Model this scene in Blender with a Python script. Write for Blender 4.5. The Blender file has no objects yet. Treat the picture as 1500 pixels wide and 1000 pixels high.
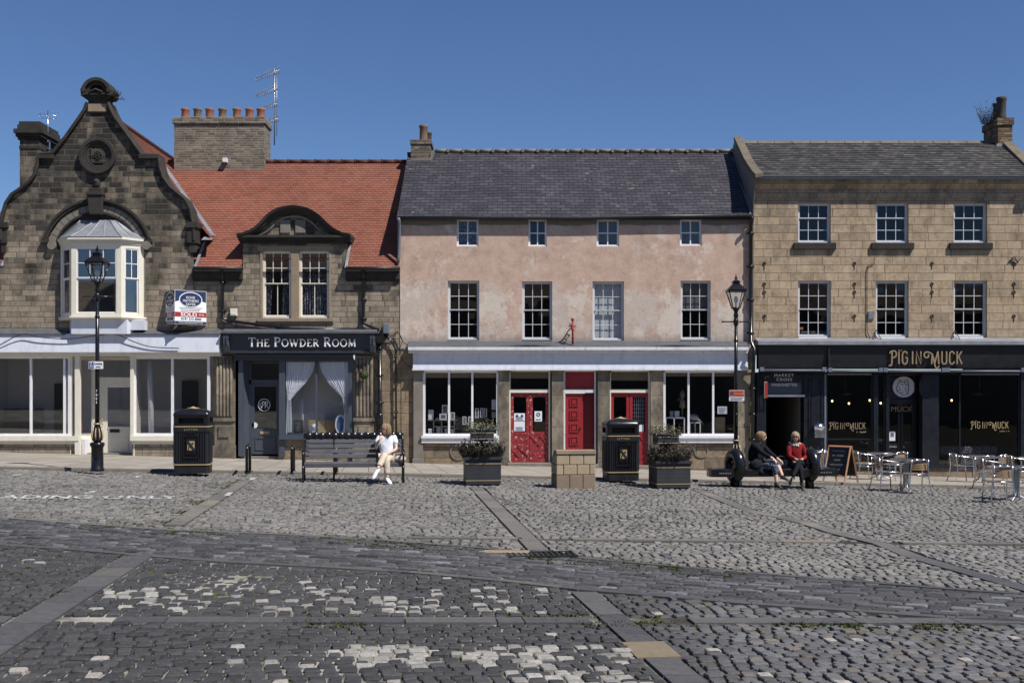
import bpy, math, random
import numpy as np
from mathutils import Vector, Matrix
R = math.radians
rnd = random.Random(7)
scene = bpy.context.scene
COL = scene.collection
E = 1.95            # eye height
F = 1680.0          # focal length in photo pixels (1500 wide)
D = 35.0            # metres from the eye to the row of houses
A = R(7.1)          # the market square's paving is laid at this angle to the houses
CA, SA = math.cos(A), math.sin(A)

def fx(px, y=0.0): return (px - 750.0) * (D + y) / F
def fz(py, y=0.0): return E + (577.0 - py) * (D + y) / F
def G(x, y):        # height of the square
    x = max(-25.0, min(25.0, x))
    return -0.026 * x - 0.29 * max(0.0, min(1.0, (y + 8.5) / 8.5))
def kerb_y(x): return -8.35 + 0.125 * x
def PV(x, y): return G(x, y) + 0.06
def gpos(px, py, pave=False):
    d = 20.0
    for _ in range(40):
        x = (px - 750) / F * d; y = d - D
        d = 0.5 * d + 0.5 * (E - (G(x, y) + (0.06 if pave else 0))) * F / (py - 577.0)
    x = (px - 750) / F * d
    return Vector((x, d - D, G(x, d - D) + (0.06 if pave else 0)))

# ---------------------------------------------------------------- mesh builder
class MB:
    def __init__(s): s.v = []; s.f = []; s.sm = []; s.uv = None; s.M = None
    def add(s, vs, fs, smooth=False):
        b = len(s.v)
        if s.M is not None: vs = [tuple(s.M @ Vector(p)) for p in vs]
        s.v += [tuple(p) for p in vs]
        for q in fs: s.f.append(tuple(b + i for i in q)); s.sm.append(smooth)
        return s
    def quad(s, a, b, c, d): return s.add([a, b, c, d], [(0, 1, 2, 3)])
    def box(s, x0, x1, y0, y1, z0, z1):
        v = [(x0,y0,z0),(x1,y0,z0),(x1,y1,z0),(x0,y1,z0),(x0,y0,z1),(x1,y0,z1),(x1,y1,z1),(x0,y1,z1)]
        return s.add(v, [(0,3,2,1),(4,5,6,7),(0,1,5,4),(1,2,6,5),(2,3,7,6),(3,0,4,7)])
    def prism(s, pts, y0, y1):          # pts: (x,z) outline, extruded along y
        n = len(pts)
        v = [(x, y0, z) for x, z in pts] + [(x, y1, z) for x, z in pts]
        f = [tuple(range(n)), tuple(range(2*n-1, n-1, -1))]
        for i in range(n):
            j = (i+1) % n; f.append((i, i+n, j+n, j))
        return s.add(v, f)
    def prismz(s, pts, z0, z1):         # pts: (x,y)
        n = len(pts)
        v = [(x, y, z0) for x, y in pts] + [(x, y, z1) for x, y in pts]
        f = [tuple(range(n-1, -1, -1)), tuple(range(n, 2*n))]
        for i in range(n):
            j = (i+1) % n; f.append((i, j, j+n, i+n))
        return s.add(v, f)
    def prismx(s, pts, x0, x1):         # pts: (y,z)
        n = len(pts)
        v = [(x0, y, z) for y, z in pts] + [(x1, y, z) for y, z in pts]
        f = [tuple(range(n-1, -1, -1)), tuple(range(n, 2*n))]
        for i in range(n):
            j = (i+1) % n; f.append((i, j, j+n, i+n))
        return s.add(v, f)
    def tube(s, pts, r, n=8, closed=False, smooth=True, flat=1.0):
        pts = [Vector(p) for p in pts]; m = len(pts)
        rs = r if isinstance(r, (list, tuple)) else [r]*m
        vs = []; prev = None
        for i, p in enumerate(pts):
            if closed: t = pts[(i+1) % m] - pts[i-1]
            else: t = pts[min(i+1, m-1)] - pts[max(i-1, 0)]
            if t.length < 1e-9: t = Vector((0,0,1))
            t.normalize()
            if prev is None:
                up = Vector((0,0,1)) if abs(t.z) < .9 else Vector((0,1,0))
                a = t.cross(up).normalized()
            else:
                a = (prev - t * prev.dot(t))
                a = a.normalized() if a.length > 1e-6 else prev
            prev = a; b = t.cross(a)
            for k in range(n):
                q = 2*math.pi*k/n
                vs.append(p + a*math.cos(q)*rs[i] + b*math.sin(q)*rs[i]*flat)
        fs = []
        for i in range(m if closed else m-1):
            j = (i+1) % m
            for k in range(n):
                l = (k+1) % n
                fs.append((i*n+k, i*n+l, j*n+l, j*n+k))
        if not closed: fs += [tuple(range(n-1, -1, -1)), tuple(range((m-1)*n, m*n))]
        return s.add(vs, fs, smooth)
    def lathe(s, prof, c=(0,0,0), n=16, smooth=True, sq=0):   # prof: (r,z)
        vs = []
        for r, z in prof:
            for k in range(n):
                q = 2*math.pi*(k+.5)/n
                vs.append((c[0]+r*math.cos(q), c[1]+r*math.sin(q), c[2]+z))
        fs = []
        for i in range(len(prof)-1):
            for k in range(n):
                l = (k+1) % n; fs.append((i*n+k, i*n+l, (i+1)*n+l, (i+1)*n+k))
        fs += [tuple(range(n-1, -1, -1)), tuple(range((len(prof)-1)*n, len(prof)*n))]
        return s.add(vs, fs, smooth)
    def disc(s, cx, cz, r, y0, y1, n=28, rx=None):
        rx = rx or r
        return s.prism([(cx+rx*math.cos(-2*math.pi*k/n), cz+r*math.sin(-2*math.pi*k/n)) for k in range(n)], y0, y1)
    def ring(s, cx, cz, r0, r1, y0, y1, a0=0, a1=360, n=32, rot=0):
        full = abs(a1-a0) >= 360; m = n if full else n+1
        P = [R(a0+(a1-a0)*k/n) for k in range(m)]
        vs = []
        for q in P:
            c, t = math.cos(q), math.sin(q)
            vs += [(cx+r0*c, y0, cz+r0*t), (cx+r1*c, y0, cz+r1*t), (cx+r1*c, y1, cz+r1*t), (cx+r0*c, y1, cz+r0*t)]
        fs = []
        for i in range(m if full else m-1):
            j = (i+1) % m
            for k in range(4):
                l = (k+1) % 4; fs.append((4*i+k, 4*i+l, 4*j+l, 4*j+k))
        if not full: fs += [(0,1,2,3), tuple(4*(m-1)+k for k in (3,2,1,0))]
        return s.add(vs, fs)
    def ribbon(s, pts, w, y0, y1):      # flat stroke in the xz plane, (x,z) points
        n = len(pts); L = []; Rr = []
        ws = w if isinstance(w, (list, tuple)) else [w]*n
        for i, p in enumerate(pts):
            a = pts[max(i-1, 0)]; b = pts[min(i+1, n-1)]
            tx, tz = b[0]-a[0], b[1]-a[1]; l = math.hypot(tx, tz) or 1
            nx, nz = -tz/l*ws[i]/2, tx/l*ws[i]/2
            L.append((p[0]+nx, p[1]+nz)); Rr.append((p[0]-nx, p[1]-nz))
        vs = []
        for i in range(n):
            vs += [(L[i][0], y0, L[i][1]), (Rr[i][0], y0, Rr[i][1]), (Rr[i][0], y1, Rr[i][1]), (L[i][0], y1, L[i][1])]
        fs = []
        for i in range(n-1):
            for k in range(4):
                l = (k+1) % 4; fs.append((4*i+k, 4*i+l, 4*i+4+l, 4*i+4+k))
        fs += [(0,1,2,3), tuple(4*(n-1)+k for k in (3,2,1,0))]
        return s.add(vs, fs)
    def ball(s, c, rx, ry=None, rz=None, n=12, m=8):
        ry = ry or rx; rz = rz or rx
        vs = [(c[0], c[1], c[2]-rz)]
        for i in range(1, m):
            t = math.pi*i/m
            for k in range(n):
                q = 2*math.pi*k/n
                vs.append((c[0]+rx*math.sin(t)*math.cos(q), c[1]+ry*math.sin(t)*math.sin(q), c[2]-rz*math.cos(t)))
        vs.append((c[0], c[1], c[2]+rz)); top = len(vs)-1; fs = []
        for k in range(n):
            l = (k+1) % n
            fs.append((0, 1+l, 1+k)); fs.append((top, top-n+k, top-n+l))
            for i in range(m-2): fs.append((1+i*n+k, 1+i*n+l, 1+(i+1)*n+l, 1+(i+1)*n+k))
        return s.add(vs, fs, True)
    def mesh(s, name, mat):
        me = bpy.data.meshes.new(name)
        me.from_pydata(s.v, [], s.f)
        me.polygons.foreach_set('use_smooth', s.sm)
        if mat is not None:
            for m in (mat if isinstance(mat, (list, tuple)) else [mat]): me.materials.append(m)
        me.update()
        return me

WM = {}
def link(o, parent=None, local=False):
    COL.objects.link(o)
    if parent is not None:
        o.parent = parent
        if not local: o.matrix_parent_inverse = WM.get(parent.name, Matrix()).inverted()
    return o
def build(mb, name, mat, parent=None, local=False, bevel=0, seg=2, angle=40):
    o = bpy.data.objects.new(name, mb.mesh(name, mat) if isinstance(mb, MB) else mb)
    link(o, parent, local)
    if bevel:
        b = o.modifiers.new('bevel', 'BEVEL'); b.width = bevel; b.segments = seg
        b.limit_method = 'ANGLE'; b.angle_limit = R(angle); b.use_clamp_overlap = True
    return o
def tag(o, label=None, cat=None, group=None, kind=None):
    if label: o['label'] = label
    if cat: o['category'] = cat
    if group: o['group'] = group
    if kind: o['kind'] = kind
    return o
def thing(name, label, cat, loc=(0,0,0), rz=0.0, group=None):
    o = bpy.data.objects.new(name, None); COL.objects.link(o)
    o.empty_display_size = .2
    o.location = loc; o.rotation_euler = (0, 0, rz)
    WM[o.name] = Matrix.Translation(Vector(loc)) @ Matrix.Rotation(rz, 4, 'Z')
    return tag(o, label, cat, group)
def dup(root, loc, rz, label=None, group=None):
    r = root.copy(); COL.objects.link(r); r.location = loc; r.rotation_euler = (0, 0, rz)
    for o, p in [(c, r) for c in root.children]:
        c = o.copy(); COL.objects.link(c); c.parent = p
        for g in o.children:
            d = g.copy(); COL.objects.link(d); d.parent = c
    if label: r['label'] = label
    if group: r['group'] = group
    return r

# ---------------------------------------------------------------- shader helper
class S:
    def __init__(s, name, rough=.7, spec=.3, metal=0.0):
        s.m = bpy.data.materials.new(name); s.m.use_nodes = True
        s.t = s.m.node_tree; s.b = s.t.nodes['Principled BSDF']
        s.b.inputs['Roughness'].default_value = rough
        s.b.inputs['Specular IOR Level'].default_value = spec
        s.b.inputs['Metallic'].default_value = metal
    def set(s, node, key, val):
        i = node.inputs[key]
        if isinstance(val, bpy.types.NodeSocket): s.t.links.new(val, i)
        elif isinstance(val, (tuple, list)) and len(val) == 3 and i.type == 'RGBA': i.default_value = (*val, 1)
        else: i.default_value = val
    def node(s, typ, **kw):
        n = s.t.nodes.new(typ)
        for k, v in kw.items(): setattr(n, k, v)
        return n
    def math(s, op, a, b=0.0, c=0.0):
        n = s.node('ShaderNodeMath', operation=op)
        s.set(n, 0, a); s.set(n, 1, b); s.set(n, 2, c); return n.outputs[0]
    def obj(s): return s.node('ShaderNodeTexCoord').outputs['Object']
    def uvc(s): return s.node('ShaderNodeTexCoord').outputs['UV']
    def xyz(s, v):
        n = s.node('ShaderNodeSeparateXYZ'); s.set(n, 0, v); return n.outputs[0], n.outputs[1], n.outputs[2]
    def vec(s, x, y, z=0.0):
        n = s.node('ShaderNodeCombineXYZ'); s.set(n, 0, x); s.set(n, 1, y); s.set(n, 2, z); return n.outputs[0]
    def scale(s, v, sc):
        n = s.node('ShaderNodeMapping'); s.set(n, 'Vector', v); n.inputs['Scale'].default_value = sc; return n.outputs[0]
    def noise(s, v, scale=5, detail=4, rough=.6, off=None):
        n = s.node('ShaderNodeTexNoise'); 
        if off is not None:
            mm = s.node('ShaderNodeMapping'); s.set(mm, 'Vector', v); mm.inputs['Location'].default_value = off; v = mm.outputs[0]
        s.set(n, 'Vector', v); n.inputs['Scale'].default_value = scale
        n.inputs['Detail'].default_value = detail; n.inputs['Roughness'].default_value = rough
        return n.outputs['Fac']
    def white(s, v):
        n = s.node('ShaderNodeTexWhiteNoise', noise_dimensions='3D'); s.set(n, 'Vector', v); return n.outputs['Value']
    def maprange(s, v, a, b, c=0.0, d=1.0, smooth=False):
        n = s.node('ShaderNodeMapRange'); n.clamp = True
        if smooth: n.interpolation_type = 'SMOOTHSTEP'
        s.set(n, 0, v); s.set(n, 1, a); s.set(n, 2, b); s.set(n, 3, c); s.set(n, 4, d); return n.outputs[0]
    def mix(s, f, a, b, mode='MIX'):
        n = s.node('ShaderNodeMix', data_type='RGBA', blend_type=mode)
        s.set(n, 'Factor', f); s.set(n, 6, a); s.set(n, 7, b); return n.outputs[2]
    def ramp(s, f, stops):
        n = s.node('ShaderNodeValToRGB'); s.set(n, 0, f); e = n.color_ramp.elements
        while len(e) < len(stops): e.new(.5)
        for k, (p, c) in enumerate(stops): e[k].position = p; e[k].color = (*c, 1)
        return n.outputs[0]
    def bump(s, h, strength=.5, dist=.02):
        n = s.node('ShaderNodeBump'); n.inputs['Strength'].default_value = strength
        n.inputs['Distance'].default_value = dist; s.set(n, 'Height', h)
        s.t.links.new(n.outputs[0], s.b.inputs['Normal'])
    def color(s, c): s.set(s.b, 'Base Color', c); return s
    def rough(s, v): s.set(s.b, 'Roughness', v)
    def masonry(s, x, z, w, h, joint=.008, seed=0.0, vary=.6, stagger=False):
        """-> (random tone per block, second tone, joint mask 0=joint 1=block)"""
        zr = s.math('DIVIDE', z, h); row = s.math('FLOOR', zr)
        rr = s.white(s.vec(row, seed, 3.3))
        if stagger:
            wr = w
            xo = s.math('ADD', s.math('DIVIDE', x, w), s.math('MULTIPLY', s.math('MODULO', row, 2.0), .5))
        else:
            wr = s.math('MULTIPLY', w, s.math('ADD', 1-vary/2, s.math('MULTIPLY', rr, vary)))
            xo = s.math('ADD', s.math('DIVIDE', x, wr), s.math('MULTIPLY', rr, 37.7))
        # uneven block lengths: shift the phase inside pairs of blocks
        xo = s.math('ADD', xo, s.math('MULTIPLY', s.math('SINE', s.math('ADD', s.math('MULTIPLY', xo, 2.1), s.math('MULTIPLY', row, 1.7))), .22 if not stagger else .0))
        col = s.math('FLOOR', xo)
        c1 = s.white(s.vec(col, row, seed+1.5)); c2 = s.white(s.vec(col, row, seed+9.5))
        gx = s.math('FRACT', xo); gz = s.math('FRACT', zr)
        dx = s.math('MULTIPLY', s.math('MINIMUM', gx, s.math('SUBTRACT', 1.0, gx)), wr)
        dz = s.math('MULTIPLY', s.math('MINIMUM', gz, s.math('SUBTRACT', 1.0, gz)), h)
        d = s.math('MINIMUM', dx, dz)
        return c1, c2, s.maprange(d, joint*.4, joint*1.3, 0, 1, True)

def plain(name, col, rough=.5, spec=.4, metal=0.0, var=.12, sc=6.0, bump=0.0):
    s = S(name, rough, spec, metal); o = s.obj()
    n = s.noise(o, sc, 5, .65)
    s.color(s.mix(n, tuple(c*(1-var) for c in col), tuple(min(1, c*(1+var)) for c in col)))
    s.rough(s.maprange(n, .3, .7, max(.03, rough-.08), min(1, rough+.1)))
    if bump: s.bump(s.noise(o, sc*5, 4), bump, .01)
    return s.m
# ---------------------------------------------------------------- materials
def stone_mat(name, cols, w, h, soot=(0, 1), soot_col=(.035,.033,.03), soot_amt=.8, joint_col=(.12,.1,.08), seed=0, joint=.01, warp=.012, jb=.5, soot_scale=.7):
    s = S(name, .85, .15); o = s.obj(); x, y, z = s.xyz(o)
    xx = s.math('ADD', x, y)
    n0 = s.noise(o, 3, 2); xw = s.math('ADD', xx, s.math('MULTIPLY', s.math('SUBTRACT', n0, .5), warp*2))
    zw = s.math('ADD', z, s.math('MULTIPLY', s.math('SUBTRACT', s.noise(o, 2.3, 2, .5, (4,5,6)), .5), warp))
    t1, t2, mask = s.masonry(xw, zw, w, h, joint, seed)
    base = s.ramp(t1, [(0, cols[0]), (.35, cols[1]), (.7, cols[2]), (1, cols[3])])
    grain = s.noise(s.scale(o, (2, 2, 9)), 3.2, 6, .7)
    base = s.mix(s.maprange(grain, .35, .7), s.mix(.35, base, (.02,.018,.015), 'MULTIPLY'), base)
    fine = s.noise(o, 45, 3, .7)
    base = s.mix(.45, base, s.ramp(fine, [(.3, (.45,.43,.4)), (.7, (1,1,1))]), 'MULTIPLY')
    # soot: heavier above soot[1], streaky, block by block
    big = s.noise(s.scale(o, (1.3, 1.3, .55)), soot_scale, 6, .65, (seed*3.1, 0, 2))
    hgt = s.maprange(z, soot[0], soot[1], 0, .55)
    k = s.math('ADD', s.math('ADD', s.math('MULTIPLY', big, 1.5), hgt), s.math('ADD', s.math('MULTIPLY', t2, .30), s.math('MULTIPLY', grain, .45)))
    k = s.maprange(k, 1.22, 1.58, 0, soot_amt)
    base = s.mix(k, base, s.mix(t1, soot_col, tuple(c*1.9 for c in soot_col)))
    dirt = s.noise(s.scale(o, (1, 1, .7)), 4.5, 6, .75, (seed, 7, 1))
    base = s.mix(.85, base, s.ramp(dirt, [(.32, (.55,.53,.50)), (.52, (1,1,1)), (.7, (1.12,1.12,1.12))]), 'MULTIPLY')
    strk = s.maprange(s.noise(s.scale(o, (3.2, 3.2, .28)), 1.5, 5, .7, (seed*2, 3, 0)), .60, .72, 0, .65)
    base = s.mix(strk, base, tuple(c*2.0 for c in soot_col))
    base = s.mix(mask, joint_col, base)
    s.color(base)
    hh = s.math('ADD', s.math('MULTIPLY', mask, 1.0), s.math('MULTIPLY', grain, .35))
    s.bump(s.math('ADD', hh, s.math('MULTIPLY', t2, .25)), jb, .02)
    return s.m
M = {}
M['gable_stone'] = stone_mat('gable_stone', [(.38,.32,.245), (.44,.37,.28), (.34,.29,.225), (.50,.42,.32)], .45, .165, (4.0, 9.2), soot_col=(.022,.021,.02), soot_amt=.95, seed=1)
M['dormer_stone'] = stone_mat('dormer_stone', [(.41,.345,.265), (.46,.39,.30), (.38,.32,.245), (.50,.43,.33)], .44, .165, (3.0, 10.5), soot_col=(.026,.024,.022), soot_amt=.85, seed=2)
M['town_stone'] = stone_mat('town_stone', [(.56,.43,.295), (.60,.465,.32), (.51,.395,.27), (.65,.515,.36)], .56, .245, (5.2, 14), soot_amt=.7, soot_col=(.09,.075,.06), seed=3, joint_col=(.16,.13,.1), jb=.35, soot_scale=1.3)
M['base_stone'] = stone_mat('base_stone', [(.33,.25,.17), (.38,.30,.2), (.24,.19,.14), (.40,.31,.22)], .75, .34, (0, 30), soot_amt=.6, seed=4)
M['pilaster_stone'] = stone_mat('weathered_pilaster_stone', [(.35,.295,.23), (.41,.35,.27), (.31,.26,.205), (.44,.38,.295)], 2.5, .95, (-6, 9), soot_amt=.75, seed=9, soot_scale=1.6)
M['dark_stone'] = plain('sooty_dressed_stone', (.045,.041,.037), .85, .1, var=.65, sc=4, bump=.4)
M['trim_stone'] = plain('buff_dressed_stone', (.27,.21,.15), .85, .12, var=.35, sc=2.5, bump=.4)
M['grey_stone'] = plain('weathered_grey_stone', (.20,.18,.155), .85, .12, var=.4, sc=3, bump=.4)

def brick_mat(name, cols, mortar, w=.225, h=.075, seed=0):
    s = S(name, .9, .1); o = s.obj(); x, y, z = s.xyz(o)
    n0 = s.noise(o, 6, 2); xw = s.math('ADD', s.math('ADD', x, y), s.math('MULTIPLY', n0, .012))
    zw = s.math('ADD', z, s.math('MULTIPLY', s.noise(o, 4, 2, .5, (3,1,2)), .012))
    t1, t2, mask = s.masonry(xw, zw, w, h, .009, seed, .1)
    b = s.ramp(t1, [(0, cols[0]), (.4, cols[1]), (.75, cols[2]), (1, cols[3])])
    st = s.noise(o, 1.6, 6, .7)
    b = s.mix(s.maprange(st, .4, .65), b, s.mix(.5, b, (.05,.045,.04)))
    s.color(s.mix(mask, mortar, b)); s.bump(s.math('ADD', mask, s.math('MULTIPLY', t2, .3)), .7, .015)
    return s.m
M['grey_brick'] = brick_mat('grey_brick', [(.13,.11,.085), (.2,.17,.13), (.26,.225,.17), (.1,.09,.075)], (.3,.28,.24), seed=5)
M['brown_brick'] = brick_mat('brown_brick', [(.16,.10,.06), (.26,.17,.1), (.12,.085,.06), (.34,.25,.16)], (.07,.06,.05), seed=6)
M['rough_brick'] = brick_mat('rough_grey_brown_brick', [(.11,.09,.07), (.2,.16,.12), (.08,.07,.06), (.28,.24,.18)], (.2,.18,.15), seed=8)

def roof_mat(name, stops, w, seed, spot=None, spot_thr=.7, rough=.7, gauge=1.0):
    # uv: u metres along, v = course number
    s = S(name, rough, .25); u, v, _ = s.xyz(s.uvc()); o = s.obj()
    t1, t2, mask = s.masonry(u, v, w, 1.0, .007, seed, .0, stagger=True)
    b = s.ramp(t1, stops)
    big = s.noise(o, .9, 5, .65); b = s.mix(.6, b, s.ramp(big, [(.3, (.62,.62,.62)), (.7, (1.12,1.1,1.08))]), 'MULTIPLY')
    if spot:
        sp = s.math('MULTIPLY', s.maprange(s.noise(s.scale(o, (1, 1, 2.5)), 5.5, 5, .7), spot_thr, spot_thr+.05), s.maprange(s.noise(o, 1.1, 2, .5, (7,7,7)), .4, .6))
        b = s.mix(sp, b, spot)
    gx = s.math('FRACT', s.math('ADD', s.math('DIVIDE', u, w), s.math('MULTIPLY', s.math('MODULO', s.math('FLOOR', v), 2.0), .5)))
    jj = s.maprange(s.math('MINIMUM', gx, s.math('SUBTRACT', 1.0, gx)), .01, .05)
    s.color(s.mix(jj, tuple(c*.35 for c in stops[0][1]), b))
    s.bump(s.math('ADD', jj, s.math('MULTIPLY', t2, .8)), .5, .01)
    return s.m
M['red_tile'] = roof_mat('red_clay_tile', [(0, (.20,.07,.046)), (.3, (.235,.085,.056)), (.7, (.25,.095,.064)), (1, (.22,.095,.07))], .165, 1, (.26,.17,.13), .66)
M['slate'] = roof_mat('blue_grey_slate', [(0, (.042,.041,.050)), (.5, (.053,.051,.062)), (1, (.070,.068,.080))], .3, 2, (.24,.24,.22), .615, rough=.55)
M['stone_slate'] = roof_mat('mixed_grey_slate', [(0, (.045,.043,.042)), (.4, (.065,.062,.062)), (.75, (.085,.08,.078)), (1, (.12,.11,.105))], .2, 3, (.05,.045,.04), .6, rough=.7)

def render_mat():
    s = S('old_pink_render', .9, .1); o = s.obj(); x, y, z = s.xyz(o)
    big = s.noise(o, .55, 6, .62, (1, 0, 3)); mid = s.noise(o, 2.2, 7, .7); fine = s.noise(o, 18, 5, .7)
    b = s.ramp(mid, [(.28, (.39,.27,.215)), (.45, (.49,.35,.28)), (.58, (.55,.40,.32)), (.75, (.60,.48,.40))])
    # bare cement-grey patches, more of them between the big windows
    low = s.maprange(z, 5.0, 5.6, .13, 0)
    k = s.maprange(s.math('ADD', s.math('ADD', big, low), s.math('MULTIPLY', s.math('ADD', mid, fine), .22)), .80, .86)
    b = s.mix(s.math('MULTIPLY', k, .75), b, s.ramp(fine, [(.3, (.46,.41,.36)), (.7, (.56,.50,.45))]))
    pk = s.maprange(s.math('ADD', s.noise(o, 1.15, 7, .72, (4,9,2)), s.math('MULTIPLY', low, .6)), .57, .63); b = s.mix(s.math('MULTIPLY', pk, .8), b, (.62,.545,.47))
    pk2 = s.maprange(s.noise(s.scale(o, (1,1,.35)), 2.6, 6, .75, (9,1,5)), .60, .66); b = s.mix(s.math('MULTIPLY', pk2, .65), b, (.36,.27,.21))
    br = s.maprange(s.noise(o, 1.3, 5, .7, (8,2,1)), .56, .7); b = s.mix(s.math('MULTIPLY', br, .5), b, (.30,.235,.18))
    # small pale nicks and runs
    nk = s.maprange(s.noise(s.scale(o, (1.0, 1, .6)), 7.5, 4, .75, (2,2,2)), .66, .7); b = s.mix(s.math('MULTIPLY', nk, .8), b, (.62,.55,.48))
    # darker grey strip at the eaves
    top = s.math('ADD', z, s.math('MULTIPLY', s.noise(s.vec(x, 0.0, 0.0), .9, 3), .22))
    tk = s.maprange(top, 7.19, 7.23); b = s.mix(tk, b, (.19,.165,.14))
    bk = s.maprange(s.math('ADD', z, s.math('MULTIPLY', s.noise(s.scale(o, (3,3,.8)), 2, 4), -.5)), 3.35, 3.55, .7, 0); b = s.mix(bk, b, (.3,.24,.2))
    b = s.mix(.3, b, s.ramp(fine, [(.3, (.7,.7,.7)), (.7, (1,1,1))]), 'MULTIPLY')
    s.color(b); s.bump(s.math('ADD', s.math('MULTIPLY', mid, 1.0), s.math('MULTIPLY', fine, .3)), .5, .03)
    return s.m
M['pink_render'] = render_mat()

def paint(name, col, chip=None, chip_thr=.62, rough=.35, spec=.5, sc=5, var=.1, grime=.25):
    s = S(name, rough, spec); o = s.obj()
    n = s.noise(o, sc, 6, .7); b = s.mix(n, tuple(c*(1-var) for c in col), tuple(min(1, c*(1+var)) for c in col))
    g = s.noise(s.scale(o, (2, 2, .6)), 2.2, 6, .7, (5,1,1)); b = s.mix(s.maprange(g, .5, .75, 0, grime), b, tuple(c*.45 for c in col))
    if chip:
        k = s.maprange(s.noise(o, sc*1.7, 6, .75, (1,2,3)), chip_thr, chip_thr+.03); b = s.mix(k, b, chip)
        s.bump(s.math('SUBTRACT', 1.0, k), .3, .004)
    s.color(b); s.rough(s.maprange(n, .3, .7, rough-.07, rough+.12)); return s.m
M['shaded_sash_white'] = paint('shaded_sash_paint', (.56,.57,.60), (.36,.33,.28), .68)  # white paint greyed and blued, shade on the frames put into its colour
M['pub_glass'] = None
M['white'] = paint('white_paint', (.74,.74,.76), (.4,.36,.3), .70)
M['old_white'] = paint('flaking_white_paint', (.66,.67,.70), (.33,.3,.27), .60, grime=.5)
M['cream'] = paint('cream_paint', (.70,.66,.56), (.36,.31,.25), .68)
M['lead_white'] = paint('painted_lead_fascia', (.58,.61,.68), (.4,.38,.34), .70, rough=.5, grime=.4)
M['navy'] = paint('slate_blue_paint', (.055,.068,.09), None, rough=.4)
M['navy2'] = paint('dark_blue_sign_paint', (.03,.036,.05), None, rough=.4)
M['black'] = paint('black_gloss_paint', (.009,.009,.011), None, rough=.22, var=.3)
M['black_matt'] = paint('black_satin_paint', (.010,.0105,.013), None, rough=.45, var=.3)
M['black_blue'] = paint('blue_black_shopfront_paint', (.010,.012,.018), None, rough=.3, var=.3)
M['red'] = paint('red_door_paint', (.27,.018,.024), (.42,.33,.27), .70, rough=.4)
M['red_worn'] = paint('peeling_red_door_paint', (.25,.018,.024), (.5,.4,.34), .575, rough=.5, sc=7)
M['gold'] = plain('gold_paint', (.36,.28,.15), .4, .5)
M['gold_dull'] = plain('dull_gold_lettering', (.27,.205,.125), .5, .4)
M['bench_grey'] = plain('grey_painted_slats', (.075,.077,.09), .5, .4, var=.3)
M['planter'] = plain('grey_black_planter', (.03,.032,.038), .5, .4, var=.35, sc=3)
M['steel'] = plain('polished_aluminium', (.72,.72,.74), .22, .5, 1.0, var=.06)
M['dull_steel'] = plain('dull_galvanised_steel', (.38,.39,.41), .42, .5, .9, var=.15)
M['lead'] = plain('sheet_lead', (.25,.26,.285), .5, .4, .35, var=.35, sc=4, bump=.3)
M['lead_dark'] = plain('dark_lead', (.09,.095,.11), .6, .3, .1, var=.5, sc=5, bump=.3)
M['terracotta'] = plain('terracotta_pot', (.27,.12,.075), .85, .1, var=.35, sc=5)
M['old_pot'] = plain('weathered_clay_pot', (.17,.115,.085), .85, .1, var=.4, sc=5)
M['dark_pot'] = plain('blackened_clay_pot', (.075,.065,.06), .85, .1, var=.4, sc=5)
M['wood'] = plain('varnished_ash_wood', (.27,.18,.10), .5, .4, var=.3, sc=9)
M['orange_wood'] = plain('board_frame_wood', (.42,.22,.12), .5, .3, var=.3, sc=9)
M['board'] = plain('chalkboard', (.02,.021,.024), .6, .3, var=.4)
M['white_print'] = plain('white_print', (.78,.78,.78), .6, .2, var=.03)
M['chalk'] = plain('chalk', (.30,.32,.36), .9, .05)
M['sign_blue'] = plain('sign_blue', (.02,.035,.10), .4, .4)
M['sign_red'] = plain('sign_red', (.33,.025,.025), .4, .4)
M['sign_orange'] = plain('sign_orange', (.5,.17,.11), .4, .4)
M['bright_blue'] = plain('disabled_badge_blue', (.02,.10,.35), .4, .4)
M['paper'] = plain('paper', (.70,.72,.76), .8, .1, var=.05)
M['card'] = plain('brown_card', (.36,.27,.15), .8, .1)
M['cable'] = plain('dark_cable', (.04,.04,.045), .6, .2)
M['grey_plastic'] = plain('grey_plastic', (.13,.15,.19), .5, .4)
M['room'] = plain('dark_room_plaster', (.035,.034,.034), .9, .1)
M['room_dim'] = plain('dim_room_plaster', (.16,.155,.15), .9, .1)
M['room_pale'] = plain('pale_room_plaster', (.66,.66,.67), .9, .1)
M['passage'] = plain('passage_plaster', (.16,.155,.15), .9, .1)
M['moss'] = plain('green_moss', (.055,.062,.022), .95, .05, var=.4)
s = S('worn_road_marking', .8, .1); s.color((.50,.50,.50)); al = s.maprange(s.noise(s.obj(), 13, 5, .75), .42, .50); s.set(s.b, 'Alpha', al); M['line_paint'] = s.m
M['iron'] = plain('cast_iron', (.02,.02,.02), .6, .3)
M['red_iron'] = plain('red_painted_iron', (.22,.015,.018), .5, .4)

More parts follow.
